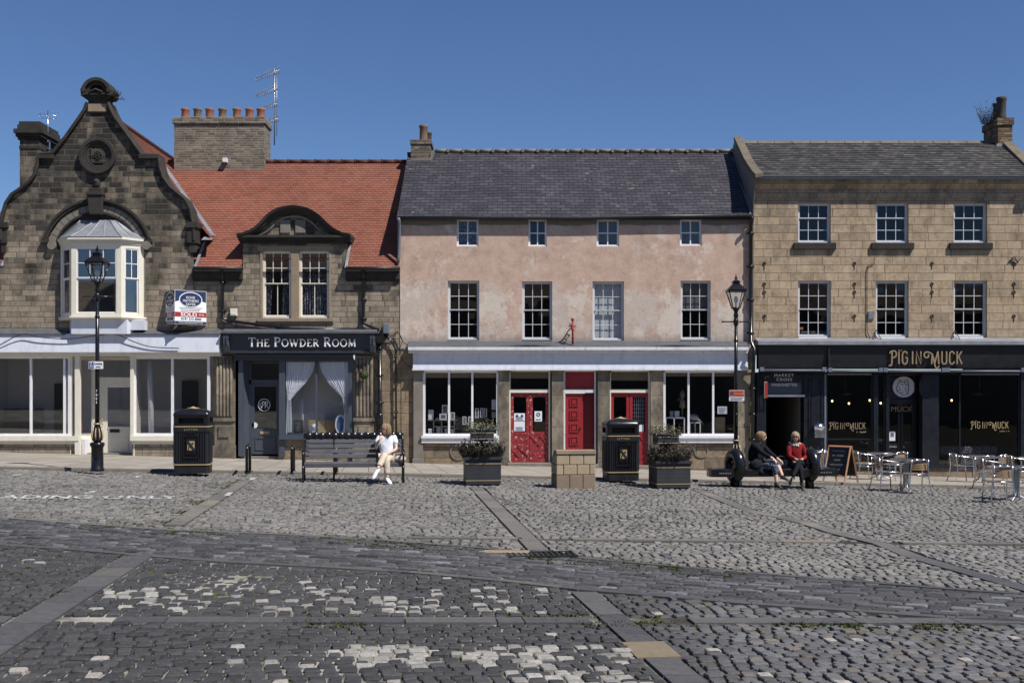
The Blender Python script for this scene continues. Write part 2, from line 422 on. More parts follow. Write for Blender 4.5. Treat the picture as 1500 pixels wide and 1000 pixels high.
def glass_mat(name='window_glass', tint=(.8,.82,.84), boost=1.3, wave=.01, base=.03):
    m = bpy.data.materials.new(name); m.use_nodes = True; t = m.node_tree; t.nodes.clear()
    o = t.nodes.new('ShaderNodeOutputMaterial'); mx = t.nodes.new('ShaderNodeMixShader')
    tr = t.nodes.new('ShaderNodeBsdfTransparent'); tr.inputs[0].default_value = (*tint, 1)
    gl = t.nodes.new('ShaderNodeBsdfGlossy'); gl.inputs['Roughness'].default_value = .02; gl.inputs[0].default_value = (.95,.97,1,1)
    ge = t.nodes.new('ShaderNodeNewGeometry'); dp = t.nodes.new('ShaderNodeVectorMath'); dp.operation = 'DOT_PRODUCT'
    t.links.new(ge.outputs['Normal'], dp.inputs[0]); t.links.new(ge.outputs['Incoming'], dp.inputs[1])
    def mth(op, a_, b_, c_=0.0):
        n_ = t.nodes.new('ShaderNodeMath'); n_.operation = op; n_.use_clamp = False
        for i_, v_ in enumerate((a_, b_, c_)):
            if isinstance(v_, bpy.types.NodeSocket): t.links.new(v_, n_.inputs[i_])
            else: n_.inputs[i_].default_value = v_
        return n_.outputs[0]
    f5 = mth('POWER', mth('SUBTRACT', 1.0, mth('ABSOLUTE', dp.outputs['Value'], 0.0)), 5.0)
    fac = mth('MINIMUM', mth('ADD', mth('MULTIPLY_ADD', f5, .96, .04*boost), base), 1.0)
    tc = t.nodes.new('ShaderNodeTexCoord'); no = t.nodes.new('ShaderNodeTexNoise'); no.inputs['Scale'].default_value = 1.6; no.inputs['Detail'].default_value = 1
    bp = t.nodes.new('ShaderNodeBump'); bp.inputs['Strength'].default_value = wave; bp.inputs['Distance'].default_value = .25
    t.links.new(tc.outputs['Object'], no.inputs['Vector']); t.links.new(no.outputs['Fac'], bp.inputs['Height'])
    t.links.new(bp.outputs[0], gl.inputs['Normal'])
    t.links.new(fac, mx.inputs[0])
    t.links.new(tr.outputs[0], mx.inputs[1]); t.links.new(gl.outputs[0], mx.inputs[2]); t.links.new(mx.outputs[0], o.inputs[0])
    return m
M['glass'] = glass_mat()
M['sash_glass'] = glass_mat('old_sash_glass', (.75,.78,.8), 1.1, .03, .012)
M['sky_glass'] = glass_mat('reflecting_sash_glass', (.75,.78,.8), 1.0, .03, .0)
M['shop_glass'] = glass_mat('reflecting_shop_glass', (.80,.80,.82), 2.0, .0015, .10)
M['pub_glass'] = glass_mat('dark_pub_glass', (.7,.7,.72), 1.4, .01, .02)
M['lantern_glass'] = glass_mat('lantern_glass', (.92,.93,.92), 1.0, .0, .02)

def lace_mat():
    s = S('lace_curtain', .9, .05); o = s.obj()
    v = s.node('ShaderNodeTexVoronoi'); s.set(v, 'Vector', o); v.inputs['Scale'].default_value = 14
    s.color(s.ramp(v.outputs['Distance'], [(.15, (.35,.38,.45)), (.5, (.06,.065,.08))])); return s.m
M['lace'] = lace_mat()
M['coping'] = plain('lichened_coping_stone', (.15,.13,.10), .9, .1, var=.55, sc=3, bump=.5)
M['tan_flag'] = plain('tan_paving_flag', (.19,.155,.11), .85, .1, var=.3, sc=8, bump=.3)
M['lace_blue'] = plain('blue_white_pattern', (.10,.17,.34), .5, .3, var=.6, sc=30)
def cloth(name, col, var=.15, sc=25, pattern=None):
    s = S(name, .9, .1); o = s.obj(); n = s.noise(o, sc, 4, .6)
    b = s.mix(n, tuple(c*(1-var) for c in col), tuple(min(1, c*(1+var)) for c in col))
    if pattern:
        v = s.node('ShaderNodeTexVoronoi'); s.set(v, 'Vector', o); v.inputs['Scale'].default_value = pattern[1]
        b = s.mix(s.maprange(v.outputs['Distance'], .25, .4), pattern[0], b)
    s.color(b); s.bump(s.noise(o, 9, 4, .6, (3,3,3)), .6, .03); return s.m
M['net'] = cloth('white_net_curtain', (.78,.80,.84))
M['tshirt'] = cloth('pale_blue_white_cotton', (.70,.76,.84))
M['khaki'] = cloth('sand_coloured_cotton', (.55,.47,.38), .25)
M['knit_black'] = cloth('black_knitwear', (.012,.013,.018), .3)
M['leggings'] = cloth('black_leggings', (.018,.019,.024), .3)
M['spotted'] = cloth('navy_spotted_cotton', (.02,.028,.055), .2, pattern=((.35,.38,.45), 45))
M['red_coat'] = cloth('red_speckled_wool', (.22,.018,.022), .3, pattern=((.05,.006,.01), 42))
M['fur'] = cloth('pale_fur_trim', (.5,.45,.38), .4, 40)
M['bag_black'] = cloth('black_nylon', (.02,.021,.026), .3)
M['bag_pattern'] = cloth('grey_patterned_bag', (.09,.095,.11), .3, pattern=((.42,.44,.48), 22))
M['shoe_black'] = plain('black_shoe_leather', (.015,.015,.017), .4, .4)
M['shoe_white'] = plain('white_canvas_shoe', (.72,.74,.80), .7, .2)
M['skin'] = plain('skin', (.58,.33,.22), .55, .35, var=.08, sc=15)
M['skin_pale'] = plain('pale_skin', (.66,.42,.32), .55, .35, var=.08, sc=15)
M['lips'] = plain('lips', (.4,.1,.09), .5, .3)
M['hair_blond'] = cloth('blond_hair', (.27,.19,.115), .6, 45)
M['hair_dark_blond'] = cloth('dark_blond_hair', (.30,.18,.09), .5, 30)
M['hair_grey'] = cloth('ash_blond_hair', (.30,.24,.17), .6, 45)
M['sunglasses'] = plain('dark_sunglasses', (.02,.005,.006), .15, .6)
M['eye'] = plain('dark_eye', (.03,.02,.015), .3, .4)

def leaf_mat(name, c0, c1, c2):
    s = S(name, .6, .25); gi = s.node('ShaderNodeNewGeometry')
    s.color(s.ramp(gi.outputs['Random Per Island'], [(0, c0), (.5, c1), (1, c2)])); return s.m
M['heather'] = leaf_mat('dark_heather_leaves', (.03,.03,.022), (.06,.055,.04), (.13,.11,.09))
M['upper_leaves'] = leaf_mat('mixed_green_leaves', (.05,.06,.03), (.12,.13,.07), (.28,.22,.17))
M['ball_leaves'] = leaf_mat('green_topiary_leaves', (.02,.035,.012), (.04,.065,.02), (.09,.10,.05))
# ---------------------------------------------------------------- world, sun, camera
w = bpy.data.worlds.new("World"); scene.world = w; w.use_nodes = True
wt = w.node_tree; bg = wt.nodes['Background']
sky = wt.nodes.new('ShaderNodeTexSky'); sky.sky_type = 'NISHITA'; sky.sun_disc = False
SUN_AZ, SUN_EL = R(53), R(54)
sv = Vector((math.sin(SUN_AZ)*math.cos(SUN_EL), -math.cos(SUN_AZ)*math.cos(SUN_EL), math.sin(SUN_EL)))
sky.sun_elevation = SUN_EL; sky.sun_rotation = math.atan2(sv.x, sv.y)
sky.altitude = 1500; sky.air_density = 1.0; sky.dust_density = 0.0; sky.ozone_density = 6.0
hs = wt.nodes.new('ShaderNodeHueSaturation'); hs.inputs['Saturation'].default_value = 1.06; hs.inputs['Hue'].default_value = .505; wt.links.new(sky.outputs[0], hs.inputs['Color']); wt.links.new(hs.outputs[0], bg.inputs[0]); bg.inputs[1].default_value = .075
ld = bpy.data.lights.new('sun', 'SUN'); ld.energy = 4.8; ld.angle = R(.53); ld.color = (1, .95, .88)
lo = bpy.data.objects.new('sun', ld); COL.objects.link(lo); lo.rotation_euler = (-sv).to_track_quat('-Z', 'Y').to_euler()
lo.location = (10, -30, 30)
cd = bpy.data.cameras.new('camera'); cam = bpy.data.objects.new('camera', cd); COL.objects.link(cam)
cam.location = (0, -D, E); cam.rotation_euler = (R(90), 0, 0)
cd.sensor_width = 36; cd.lens = 36*F/1500; cd.shift_y = 77/1500; cd.clip_end = 2000; cd.clip_start = .1
scene.camera = cam
scene.view_settings.view_transform = 'Standard'; scene.view_settings.look = 'None'
scene.view_settings.exposure = 0.35; scene.view_settings.gamma = 1
scene.cycles.max_bounces = 6; scene.cycles.transparent_max_bounces = 12
scene.cycles.use_denoising = True
scene.cycles.sample_clamp_indirect = 6

# ---------------------------------------------------------------- the square
def uv(x, y): return x*CA + y*SA, -x*SA + y*CA
def xy(u, v): return u*CA - v*SA, u*SA + v*CA
def Ga(x, y): return -0.026*np.clip(x, -25, 25) - 0.29*np.clip((y+8.5)/8.5, 0, 1)
def gline(pts): return [gpos(px, py).xy for px, py in pts]

# polylines of the flag courses in the paving (ground coordinates)
stripA1 = gline([(361,702), (255,768)]); stripA2 = gline([(203,813), (40,912), (-60,975)])
stripB1 = gline([(697,713), (792,808)]); stripB2 = gline([(855,866), (1012,1000), (1100,1080)])
stripE = gline([(1020,716), (1100,748), (1180,765), (1230,781), (1290,795), (1340,815), (1400,832), (1520,866)])
band_hi = gline([(-80,752), (0,757), (120,766), (240,775), (400,781), (560,790), (700,801), (830,814), (960,826), (1100,838), (1250,850), (1400,862), (1600,876)])
band_lo = gline([(-80,792), (0,796), (120,804), (200,811), (330,821), (470,828), (600,836), (730,848), (850,861), (960,870), (1100,882), (1250,892), (1400,903), (1600,912)])
vC = uv(*gpos(700, 907).xy)[1]; vD = uv(*gpos(900, 789).xy)[1]; vF = uv(*gpos(1250, 744).xy)[1]

def seg_d(px, py, line):
    d = np.full(px.shape, 1e9)
    for a, b in zip(line[:-1], line[1:]):
        ax, ay = a; bx, by = b; dx, dy = bx-ax, by-ay
        t = np.clip(((px-ax)*dx+(py-ay)*dy)/(dx*dx+dy*dy), 0, 1)
        d = np.minimum(d, np.hypot(px-ax-t*dx, py-ay-t*dy))
    return d
BH = sorted([tuple(p) for p in band_hi]); BL = sorted([tuple(p) for p in band_lo])
def yh(x): return np.interp(x, [p[0] for p in BH], [p[1] for p in BH])
def yl(x): return np.interp(x, [p[0] for p in BL], [p[1] for p in BL])
SW = .14   # half width of a flag course
def inband(x, y): return (y < yh(x)+.10) & (y > yl(x)-.10)
def strips(x, y):
    k = seg_d(x, y, stripA1) < SW
    k |= seg_d(x, y, stripA2) < SW+.03
    k |= seg_d(x, y, stripB1) < SW
    k |= seg_d(x, y, stripB2) < SW
    k |= (seg_d(x, y, stripE) < SW) & (y > yh(x))
    u = x*CA+y*SA; v = -x*SA+y*CA
    k |= (abs(v-vC) < .13) & (y < yl(x))
    k |= (abs(v-vD) < .12) & (y > yh(x)) & (u > uv(*stripB1[-1])[0]-1.6)
    return k
nr = np.random.RandomState(3)
# smooth random fields over the ground, for colour regions
def field(seed, sc):
    r = np.random.RandomState(seed); K = 14
    kx = r.uniform(-1, 1, K)*sc; ky = r.uniform(-1, 1, K)*sc; ph = r.uniform(0, 6.28, K)
    return lambda x, y: sum(np.sin(kx[i]*x+ky[i]*y+ph[i]) for i in range(K))/math.sqrt(K)
f1, f2, f3 = field(1, 2.2), field(2, 6.0), field(3, .9)
P1 = [gpos(*p).xy for p in ((120,858), (850,858), (880,897), (150,897))]
P2 = [gpos(*p).xy for p in ((330,937), (930,937), (1000,1003), (330,1003))]
def inpoly(x, y, P, m=0.0):
    c = False; n = len(P); k = True
    for i in range(n):
        a, b = P[i], P[(i+1) % n]
        k = k and ((b[0]-a[0])*(y-a[1]) - (b[1]-a[1])*(x-a[0]) < m)
    return k
SV, SF, SC = [], [], []
def sett(c, du, dv, z, col, ax):
    """one hewn sett; c centre, half sizes, axes ax"""
    b = len(SV); k = min(du, dv)*.26; tl = nr.normal(0, .022, 2)
    out = [(-du+k,-dv), (du-k,-dv), (du,-dv+k), (du,dv-k), (du-k,dv), (-du+k,dv), (-du,dv-k), (-du,-dv+k)]
    out = [(p[0]+nr.normal(0,.0045), p[1]+nr.normal(0,.0035)) for p in out]
    for s, h in ((1.0, -.035), (.985, -.010), (.88, -.001), (.5, .001)):
        for p in out:
            u, v = p[0]*s, p[1]*s
            SV.append((c[0]+ax[0]*u-ax[1]*v, c[1]+ax[1]*u+ax[0]*v, z+h+u*tl[0]+v*tl[1]))
    for r in range(3):
        for i in range(8):
            j = (i+1) % 8; SF.append((b+8*r+i, b+8*r+j, b+8*r+8+j, b+8*r+8+i)); SC.append(col)
    SF.append(tuple(b+24+i for i in range(8))); SC.append(col)
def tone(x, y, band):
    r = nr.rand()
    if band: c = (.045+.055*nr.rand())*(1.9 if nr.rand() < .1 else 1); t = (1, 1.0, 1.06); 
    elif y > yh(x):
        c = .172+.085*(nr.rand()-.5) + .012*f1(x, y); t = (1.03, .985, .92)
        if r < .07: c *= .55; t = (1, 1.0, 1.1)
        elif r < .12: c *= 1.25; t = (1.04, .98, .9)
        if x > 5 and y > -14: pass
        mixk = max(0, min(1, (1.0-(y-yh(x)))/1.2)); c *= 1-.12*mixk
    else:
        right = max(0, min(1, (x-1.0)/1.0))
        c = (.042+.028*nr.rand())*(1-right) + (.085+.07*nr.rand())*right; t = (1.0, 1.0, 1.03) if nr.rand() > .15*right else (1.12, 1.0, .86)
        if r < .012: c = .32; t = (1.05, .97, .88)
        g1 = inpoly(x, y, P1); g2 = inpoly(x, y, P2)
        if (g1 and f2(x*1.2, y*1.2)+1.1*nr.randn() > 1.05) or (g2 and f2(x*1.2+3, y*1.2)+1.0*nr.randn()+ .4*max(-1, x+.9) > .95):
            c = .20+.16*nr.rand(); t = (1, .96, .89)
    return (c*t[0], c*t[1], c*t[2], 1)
def fill_rows(rp, ln, v0, v1, mask, off, ax, band=False, gap=.012):
    v = v0
    while v < v1:
        h = rp*(.96+.08*nr.rand()); vc = v+h/2
        us = np.arange(-26, 26, .02)
        X, Y = off(us, vc)
        ok = mask(X, Y) & mask(*off(us, v+h*.1)) & mask(*off(us, v+h*.9))
        dd = Y + D
        ok &= (np.abs(X) < .47*dd+.8)
        i = 0; n = len(us)
        while i < n:
            if not ok[i]: i += 1; continue
            j = i
            while j < n and ok[j]: j += 1
            a, b = us[i], us[j-1]; i = j
            if b-a < .05: continue
            a += 0; cur = a
            first = True
            while cur < b-.04:
                L = ln*(.84+.32*nr.rand())
                if first: L *= .4+.6*nr.rand(); first = False
                if b-(cur+L) < ln*.45: L = b-cur
                L = min(L, b-cur)
                um = cur+L/2
                x, y = off(np.array([um]), vc); x, y = float(x[0]), float(y[0])
                a2 = ax(um) if callable(ax) else ax
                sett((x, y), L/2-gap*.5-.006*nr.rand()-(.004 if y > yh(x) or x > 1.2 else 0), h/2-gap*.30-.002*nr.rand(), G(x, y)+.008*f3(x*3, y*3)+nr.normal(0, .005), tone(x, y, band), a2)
                cur += L
        v += h
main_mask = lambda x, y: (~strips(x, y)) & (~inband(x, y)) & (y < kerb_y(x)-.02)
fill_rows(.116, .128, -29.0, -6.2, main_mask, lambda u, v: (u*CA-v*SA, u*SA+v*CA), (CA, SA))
# the darker carriageway band: rows that follow its own line
bx = np.linspace(-14, 14, 600)
def band_off(us, t):        # us = x position, t = 0..1 across
    x = np.asarray(us, float); return x, yl(x)+(yh(x)-yl(x))*t
def band_rows():
    n = 26
    for r in range(n):
        t = (r+.5)/n
        xs = -15.0
        while xs < 15:
            wd = float(yh(xs)-yl(xs))/n
            if wd < .02: xs += .3; continue
            L = .24*(.6+.8*nr.rand()); xm = xs+L/2
            x, y = band_off([xm], t); x2, y2 = band_off([xm+.1], t)
            x, y = float(x[0]), float(y[0]); ang = math.atan2(float(y2[0])-y, .1)
            if abs(x) < .47*(y+D)+.8 and .16 > wd > .03:
                pass
            rows = max(1, round(wd/.125))
            sett((x, y), L/2-.006, wd/2-.004, G(x, y)-.004+nr.normal(0, .004), tone(x, y, True), (math.cos(ang), math.sin(ang)))
            xs += L
def band_rows2():
    # constant metric row height, laid from the upper edge down
    for r in range(80):
        xs = -15.0
        while xs < 15:
            L = .22*(.6+.8*nr.rand()); xm = xs+L/2
            yt = float(yh(xm)); yb = float(yl(xm)); y = yt-.07-(r+.5)*.118
            if y-.05 > yb+.05 and abs(xm) < .47*(y+D)+.8:
                ang = math.atan2(float(yh(xm+.2)-yh(xm-.2)), .4)
                sett((xm, y), L/2/math.cos(ang)-.007, .053, G(xm, y)-.003+nr.normal(0, .004), tone(xm, y, True), (math.cos(ang), math.sin(ang)))
            xs += L
band_rows2()

sm = S('hewn_setts', .62, .25); o_ = sm.obj()
at = sm.node('ShaderNodeAttribute'); at.attribute_name = 'tone'
nn = sm.noise(o_, 22, 5, .75); n2 = sm.noise(o_, 90, 3, .7)
cc = sm.mix(.75, at.outputs['Color'], sm.ramp(nn, [(.3, (.55,.55,.56)), (.5, (.95,.95,.95)), (.72, (1.45,1.42,1.38))]), 'MULTIPLY')
cc = sm.mix(.5, cc, sm.ramp(n2, [(.3, (.6,.6,.6)), (.7, (1.3,1.3,1.3))]), 'MULTIPLY')
cc = sm.mix(sm.maprange(sm.noise(o_, 1.1, 5, .7, (3,0,0)), .55, .75, 0, .35), cc, (.09,.085,.075))
sm.color(cc); sm.rough(sm.maprange(nn, .3, .7, .5, .8)); sm.bump(sm.math('ADD', nn, sm.math('MULTIPLY', n2, .4)), .5, .008)
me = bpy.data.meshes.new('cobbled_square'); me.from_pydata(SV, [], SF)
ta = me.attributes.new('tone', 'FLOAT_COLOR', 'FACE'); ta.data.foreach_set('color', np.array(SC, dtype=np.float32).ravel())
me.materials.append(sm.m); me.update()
tag(build(me, 'cobbled_square', None), kind='structure')
print('setts', len(SF)//25)

# flag courses
fm = S('flag_courses', .75, .2); o_ = fm.obj(); gi = fm.node('ShaderNodeNewGeometry')
nn = fm.noise(o_, 14, 6, .75)
cc = fm.ramp(gi.outputs['Random Per Island'], [(0, (.085,.085,.088)), (.5, (.105,.103,.102)), (.9, (.13,.127,.12)), (1, (.15,.135,.11))])
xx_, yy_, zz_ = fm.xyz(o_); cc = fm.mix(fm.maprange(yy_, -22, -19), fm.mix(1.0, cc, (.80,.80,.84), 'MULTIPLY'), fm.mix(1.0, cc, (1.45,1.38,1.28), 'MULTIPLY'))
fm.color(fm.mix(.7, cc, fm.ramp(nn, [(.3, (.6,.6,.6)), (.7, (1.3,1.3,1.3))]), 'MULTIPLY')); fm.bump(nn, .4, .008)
def flag_line(mb, line, hw, L=.75, clip=None):
    pts = [Vector((*p, 0)) for p in line]
    for a, b in zip(pts[:-1], pts[1:]):
        t = (b-a); T = t.length; t.normalize(); nrm = Vector((-t.y, t.x, 0)); s = 0
        while s < T-.02:
            l = min(L*(.7+.6*rnd.random()), T-s)
            m = a+t*(s+l/2)
            if clip is None or clip(m.x, m.y):
                cs = []
                for u, v in ((s+.006, -hw+.012), (s+l-.006, -hw+.012), (s+l-.006, hw-.012), (s+.006, hw-.012)):
                    p = a+t*u+nrm*v; cs.append((p.x, p.y))
                z = [G(*c)+.001 for c in cs]
                v8 = [(c[0], c[1], zz-.035) for c, zz in zip(cs, z)] + [(c[0], c[1], zz) for c, zz in zip(cs, z)]
                mb.add(v8, [(4,5,6,7), (0,1,5,4), (1,2,6,5), (2,3,7,6), (3,0,4,7)])
            s += l
mb = MB()
flag_line(mb, stripA1, SW); flag_line(mb, stripA2, SW+.03); flag_line(mb, stripB1, SW); flag_line(mb, stripB2, SW)
flag_line(mb, stripE, SW, clip=lambda x, y: y > yh(x)+.1)
flag_line(mb, [xy(u, vC) for u in np.arange(-9, 9, 3)], .13, .8, lambda x, y: y < yl(x) and not bool(((seg_d(np.array([x]), np.array([y]), stripB2) < .3)|(seg_d(np.array([x]), np.array([y]), stripA2) < .33))[0]))
u0 = uv(*stripB1[-1])[0]-1.6
flag_line(mb, [xy(u, vD) for u in np.arange(u0, 16, 3)], .10, .8, lambda x, y: y > yh(x) and not bool(((seg_d(np.array([x]), np.array([y]), stripB1) < .3)|(seg_d(np.array([x]), np.array([y]), stripE) < .3))[0]))
edge_h = [(p[0], p[1]+.02) for p in BH]; edge_l = [(p[0], p[1]-.02) for p in BL]
flag_line(mb, edge_h, .075, .8); flag_line(mb, edge_l, .075, .8)
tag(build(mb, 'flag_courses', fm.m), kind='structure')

# bed of mortar, grit and moss between the setts, and the ground beyond
bm_ = S('sett_joints', .95, .05); o_ = bm_.obj(); x_, y_, z_ = bm_.xyz(o_)
n1 = bm_.noise(o_, 1.0, 5, .7); n2 = bm_.noise(o_, 1.7, 6, .75, (9,4,0)); n3 = bm_.noise(o_, 40, 3, .7)
cc = bm_.mix(bm_.maprange(n1, .42, .6), (.075,.07,.06), (.33,.31,.28))
cc = bm_.mix(bm_.maprange(x_, .4, 1.6, 0, .95), cc, (.028,.026,.024))  # joints darkened to the right, shade of the deep gaps put into the colour
cc = bm_.mix(bm_.maprange(n2, .54, .62, 0, .9), cc, (.085,.095,.022))
far = bm_.maprange(y_, -21.5, -19.5); cc = bm_.mix(bm_.math('MULTIPLY', far, .85), cc, (.05,.047,.042))
bm_.color(bm_.mix(.5, cc, bm_.ramp(n3, [(.3, (.5,.5,.5)), (.7, (1.3,1.3,1.3))]), 'MULTIPLY')); bm_.bump(n3, .8, .01)
mb = MB()
gx_ = [-400, -120, -40, -25] + list(np.arange(-24, 24.1, 1.0)) + [25, 40, 120, 400]
gy_ = [-400, -150, -60, -36] + list(np.arange(-34, 1.1, 1.0)) + [4, 12, 60, 400]
vs = [(x, y, G(x, y)-.021-(.05 if y > -6 else 0)) for y in gy_ for x in gx_]
nx_ = len(gx_)
mb.add(vs, [(j*nx_+i, j*nx_+i+1, (j+1)*nx_+i+1, (j+1)*nx_+i) for j in range(len(gy_)-1) for i in range(nx_-1)])
tag(build(mb, 'ground', bm_.m), kind='structure')

# moss tufts in the joints (clumps along the flag courses)
mm = MB()
def tuft(x, y, r):
    z = G(x, y)
    for _ in range(7):
        a = rnd.uniform(0, 6.28); q = rnd.uniform(0, r); px_, py_ = x+math.cos(a)*q*1.4, y+math.sin(a)*q
        s = rnd.uniform(.008, .02); b = rnd.uniform(0, 3.1)
        mm.add([(px_-s*math.cos(b), py_-s*math.sin(b), z-.012), (px_+s*math.cos(b), py_+s*math.sin(b), z-.012), (px_+rnd.uniform(-s,s), py_+rnd.uniform(-s,s), z+rnd.uniform(.002,.012))], [(0,1,2)])
def moss_line(line, n, spread=.1, off=.0):
    P = [Vector((*p, 0)) for p in line]
    for _ in range(n):
        i = rnd.randrange(len(P)-1); t = rnd.random(); p = P[i].lerp(P[i+1], t); d = (P[i+1]-P[i]).normalized(); nv = Vector((-d.y, d.x, 0))
        o = off + rnd.gauss(0, spread); p = p + nv*o
        if f1(p.x*2, p.y*2) > -.1: tuft(p.x, p.y, .035)
moss_line(stripA1, 420, .05, -SW-.02); moss_line(stripA2, 380, .05, -SW-.04); moss_line(stripA1, 200, .35, -.5); moss_line(stripA2, 220, .4, -.6)
moss_line([p for p in BH if -7 < p[0] < 3.2], 900, .25, -.22); moss_line([xy(u, vC-.2) for u in np.arange(-5, 1.5, .5)], 520, .09); moss_line([xy(u, vC+.22) for u in np.arange(-5, 0, .5)], 160, .08)
moss_line([xy(u, vD) for u in np.arange(7, 14, .5)], 200, .2)
tag(build(mm, 'moss', M['moss']), kind='stuff')

# pavement in front of the houses, with its low kerb
pv = S('pavement_flags', .8, .15); o_ = pv.obj(); x_, y_, z_ = pv.xyz(o_)
pu = pv.math('ADD', pv.math('MULTIPLY', x_, CA), pv.math('MULTIPLY', y_, SA)); pw = pv.math('ADD', pv.math('MULTIPLY', x_, -SA), pv.math('MULTIPLY', y_, CA))
t1, t2, mk = pv.masonry(pw, pu, .95, .62, .012, 3, .4)
nn = pv.noise(o_, 1.4, 7, .7); n2 = pv.noise(o_, 35, 4, .7)
cc = pv.ramp(t1, [(0, (.27,.245,.21)), (.5, (.31,.285,.25)), (1, (.345,.315,.275))])
cc = pv.mix(.8, cc, pv.ramp(nn, [(.3, (.72,.72,.72)), (.7, (1.15,1.13,1.1))]), 'MULTIPLY')
cc = pv.mix(.4, cc, pv.ramp(n2, [(.3, (.7,.7,.7)), (.7, (1.2,1.2,1.2))]), 'MULTIPLY')
pv.color(pv.mix(mk, (.13,.115,.09), cc)); pv.bump(pv.math('ADD', mk, pv.math('MULTIPLY', n2, .2)), .4, .01)
xs = [-60] + list(np.arange(-24, 24.1, .75)) + [60]
mb = MB()
NY = 10
vs = [];
for x in xs:
    for k in range(NY+1):
        y = kerb_y(x)+.16 + (1.0-kerb_y(x)-.16)*k/NY; vs.append((x, y, PV(x, y)))
mb.add(vs, [(i*(NY+1)+k, (i+1)*(NY+1)+k, (i+1)*(NY+1)+k+1, i*(NY+1)+k+1) for i in range(len(xs)-1) for k in range(NY)])
tag(build(mb, 'pavement', pv.m), kind='structure')
kb = MB(); x = -24.0
while x < 24:
    l = rnd.uniform(.75, 1.0); x1 = x+l-.01
    c = [(x, kerb_y(x)), (x1, kerb_y(x1)), (x1, kerb_y(x1)+.152), (x, kerb_y(x)+.152)]; dz = rnd.uniform(0, .008)
    z = [PV(*q)+.004+dz for q in c]
    kb.add([(q[0], q[1], zz-.14) for q, zz in zip(c, z)]+[(q[0], q[1], zz) for q, zz in zip(c, z)], [(4,5,6,7), (0,1,5,4), (1,2,6,5), (3,0,4,7), (2,3,7,6)])
    x = x1+.01
tag(build(kb, 'kerb', M['grey_stone'], bevel=.012), kind='structure')
# painted bay lettering and ticks
def quadline(mb, p, q, w, z=.006):
    a, b = gpos(*p), gpos(*q); t = (b-a); t.z = 0; t.normalize(); n = Vector((-t.y, t.x, 0))*w/2
    mb.add([(c.x, c.y, G(c.x, c.y)+z) for c in (a-n, b-n, b+n, a+n)], [(0,1,2,3)])
# ---------------------------------------------------------------- building helpers
def wall_grid(mb, x0, x1, z0, z1, holes, y=0.0, depth=.22, zlo=None):
    """facade plane at y with rectangular holes (x0,x1,z0,z1) and their reveals"""
    xs = sorted({x0, x1} | {h[0] for h in holes} | {h[1] for h in holes}); zs = sorted({z0, z1} | {h[2] for h in holes} | {h[3] for h in holes})
    for i in range(len(xs)-1):
        for j in range(len(zs)-1):
            cx, cz = (xs[i]+xs[i+1])/2, (zs[j]+zs[j+1])/2
            if any(h[0] < cx < h[1] and h[2] < cz < h[3] for h in holes): continue
            mb.quad((xs[i],y,zs[j]), (xs[i+1],y,zs[j]), (xs[i+1],y,zs[j+1]), (xs[i],y,zs[j+1]))
    for a, b, c, d in holes:
        e = y+depth
        mb.quad((a,y,c), (a,e,c), (a,e,d), (a,y,d)); mb.quad((b,y,d), (b,e,d), (b,e,c), (b,y,c))
        mb.quad((a,y,d), (a,e,d), (b,e,d), (b,y,d)); mb.quad((a,y,c), (b,y,c), (b,e,c), (a,e,c))
def room(name, x0, x1, y0, y1, z0, z1, mat, parent):
    mb = MB()
    mb.quad((x0,y1,z0), (x1,y1,z0), (x1,y1,z1), (x0,y1,z1)); mb.quad((x0,y0,z0), (x0,y1,z0), (x0,y1,z1), (x0,y0,z1))
    mb.quad((x1,y0,z0), (x1,y1,z0), (x1,y1,z1), (x1,y0,z1)); mb.quad((x0,y0,z1), (x1,y0,z1), (x1,y1,z1), (x0,y1,z1))
    mb.quad((x0,y0,z0), (x1,y0,z0), (x1,y1,z0), (x0,y1,z0))
    return build(mb, name, mat, parent)
def sash(parent, x0, x1, z0, z1, y, cols=3, rt=2, rb=2, mat='white', fw=.055, bar=.02, meet=None, cb=None, glass='sash_glass', name='window', open_=0.0):
    """sash window filling the hole; upper sash rt rows, lower sash rb rows"""
    mb = MB(); m = (z0+z1)/2 if meet is None else meet; cb = cb or cols
    mb.box(x0, x0+fw, y, y+.08, z0, z1); mb.box(x1-fw, x1, y, y+.08, z0, z1)
    mb.box(x0+fw, x1-fw, y, y+.08, z1-fw, z1); mb.box(x0+fw, x1-fw, y-.02, y+.08, z0, z0+fw*1.25)
    X0, X1 = x0+fw, x1-fw; st = .032
    for (a, b, c, r, yy) in ((m, z1-fw, cols, rt, y+.012), (z0+fw*1.25, m, cb, rb, y+.045)):
        mb.box(X0, X0+st, yy, yy+.03, a, b); mb.box(X1-st, X1, yy, yy+.03, a, b)
        mb.box(X0+st, X1-st, yy, yy+.03, b-st, b) if yy < y+.03 else mb.box(X0+st, X1-st, yy, yy+.03, a, a+st*1.3)
        mb.box(X0+st, X1-st, yy-.002, yy+.032, (a-.004 if yy < y+.03 else b-.02), (a+.022 if yy < y+.03 else b+.004))
        for k in range(1, c): xx = X0+(X1-X0)*k/c; mb.box(xx-bar/2, xx+bar/2, yy+.004, yy+.024, a, b)
        for k in range(1, r): zz = a+(b-a)*k/r; mb.box(X0, X1, yy+.006, yy+.022, zz-bar/2, zz+bar/2)
    wnd = build(mb, name, M[mat], parent)
    g = MB(); g.quad((x0+.01,y+.055,z0+.01), (x1-.01,y+.055,z0+.01), (x1-.01,y+.055,z1-.01), (x0+.01,y+.055,z1-.01))
    build(g, 'pane', M[glass], wnd)
    return wnd
def pane(parent, x0, x1, z0, z1, y, mat='glass', name='pane'):
    g = MB(); g.quad((x0,y,z0), (x1,y,z0), (x1,y,z1), (x0,y,z1)); return build(g, name, M[mat], parent)
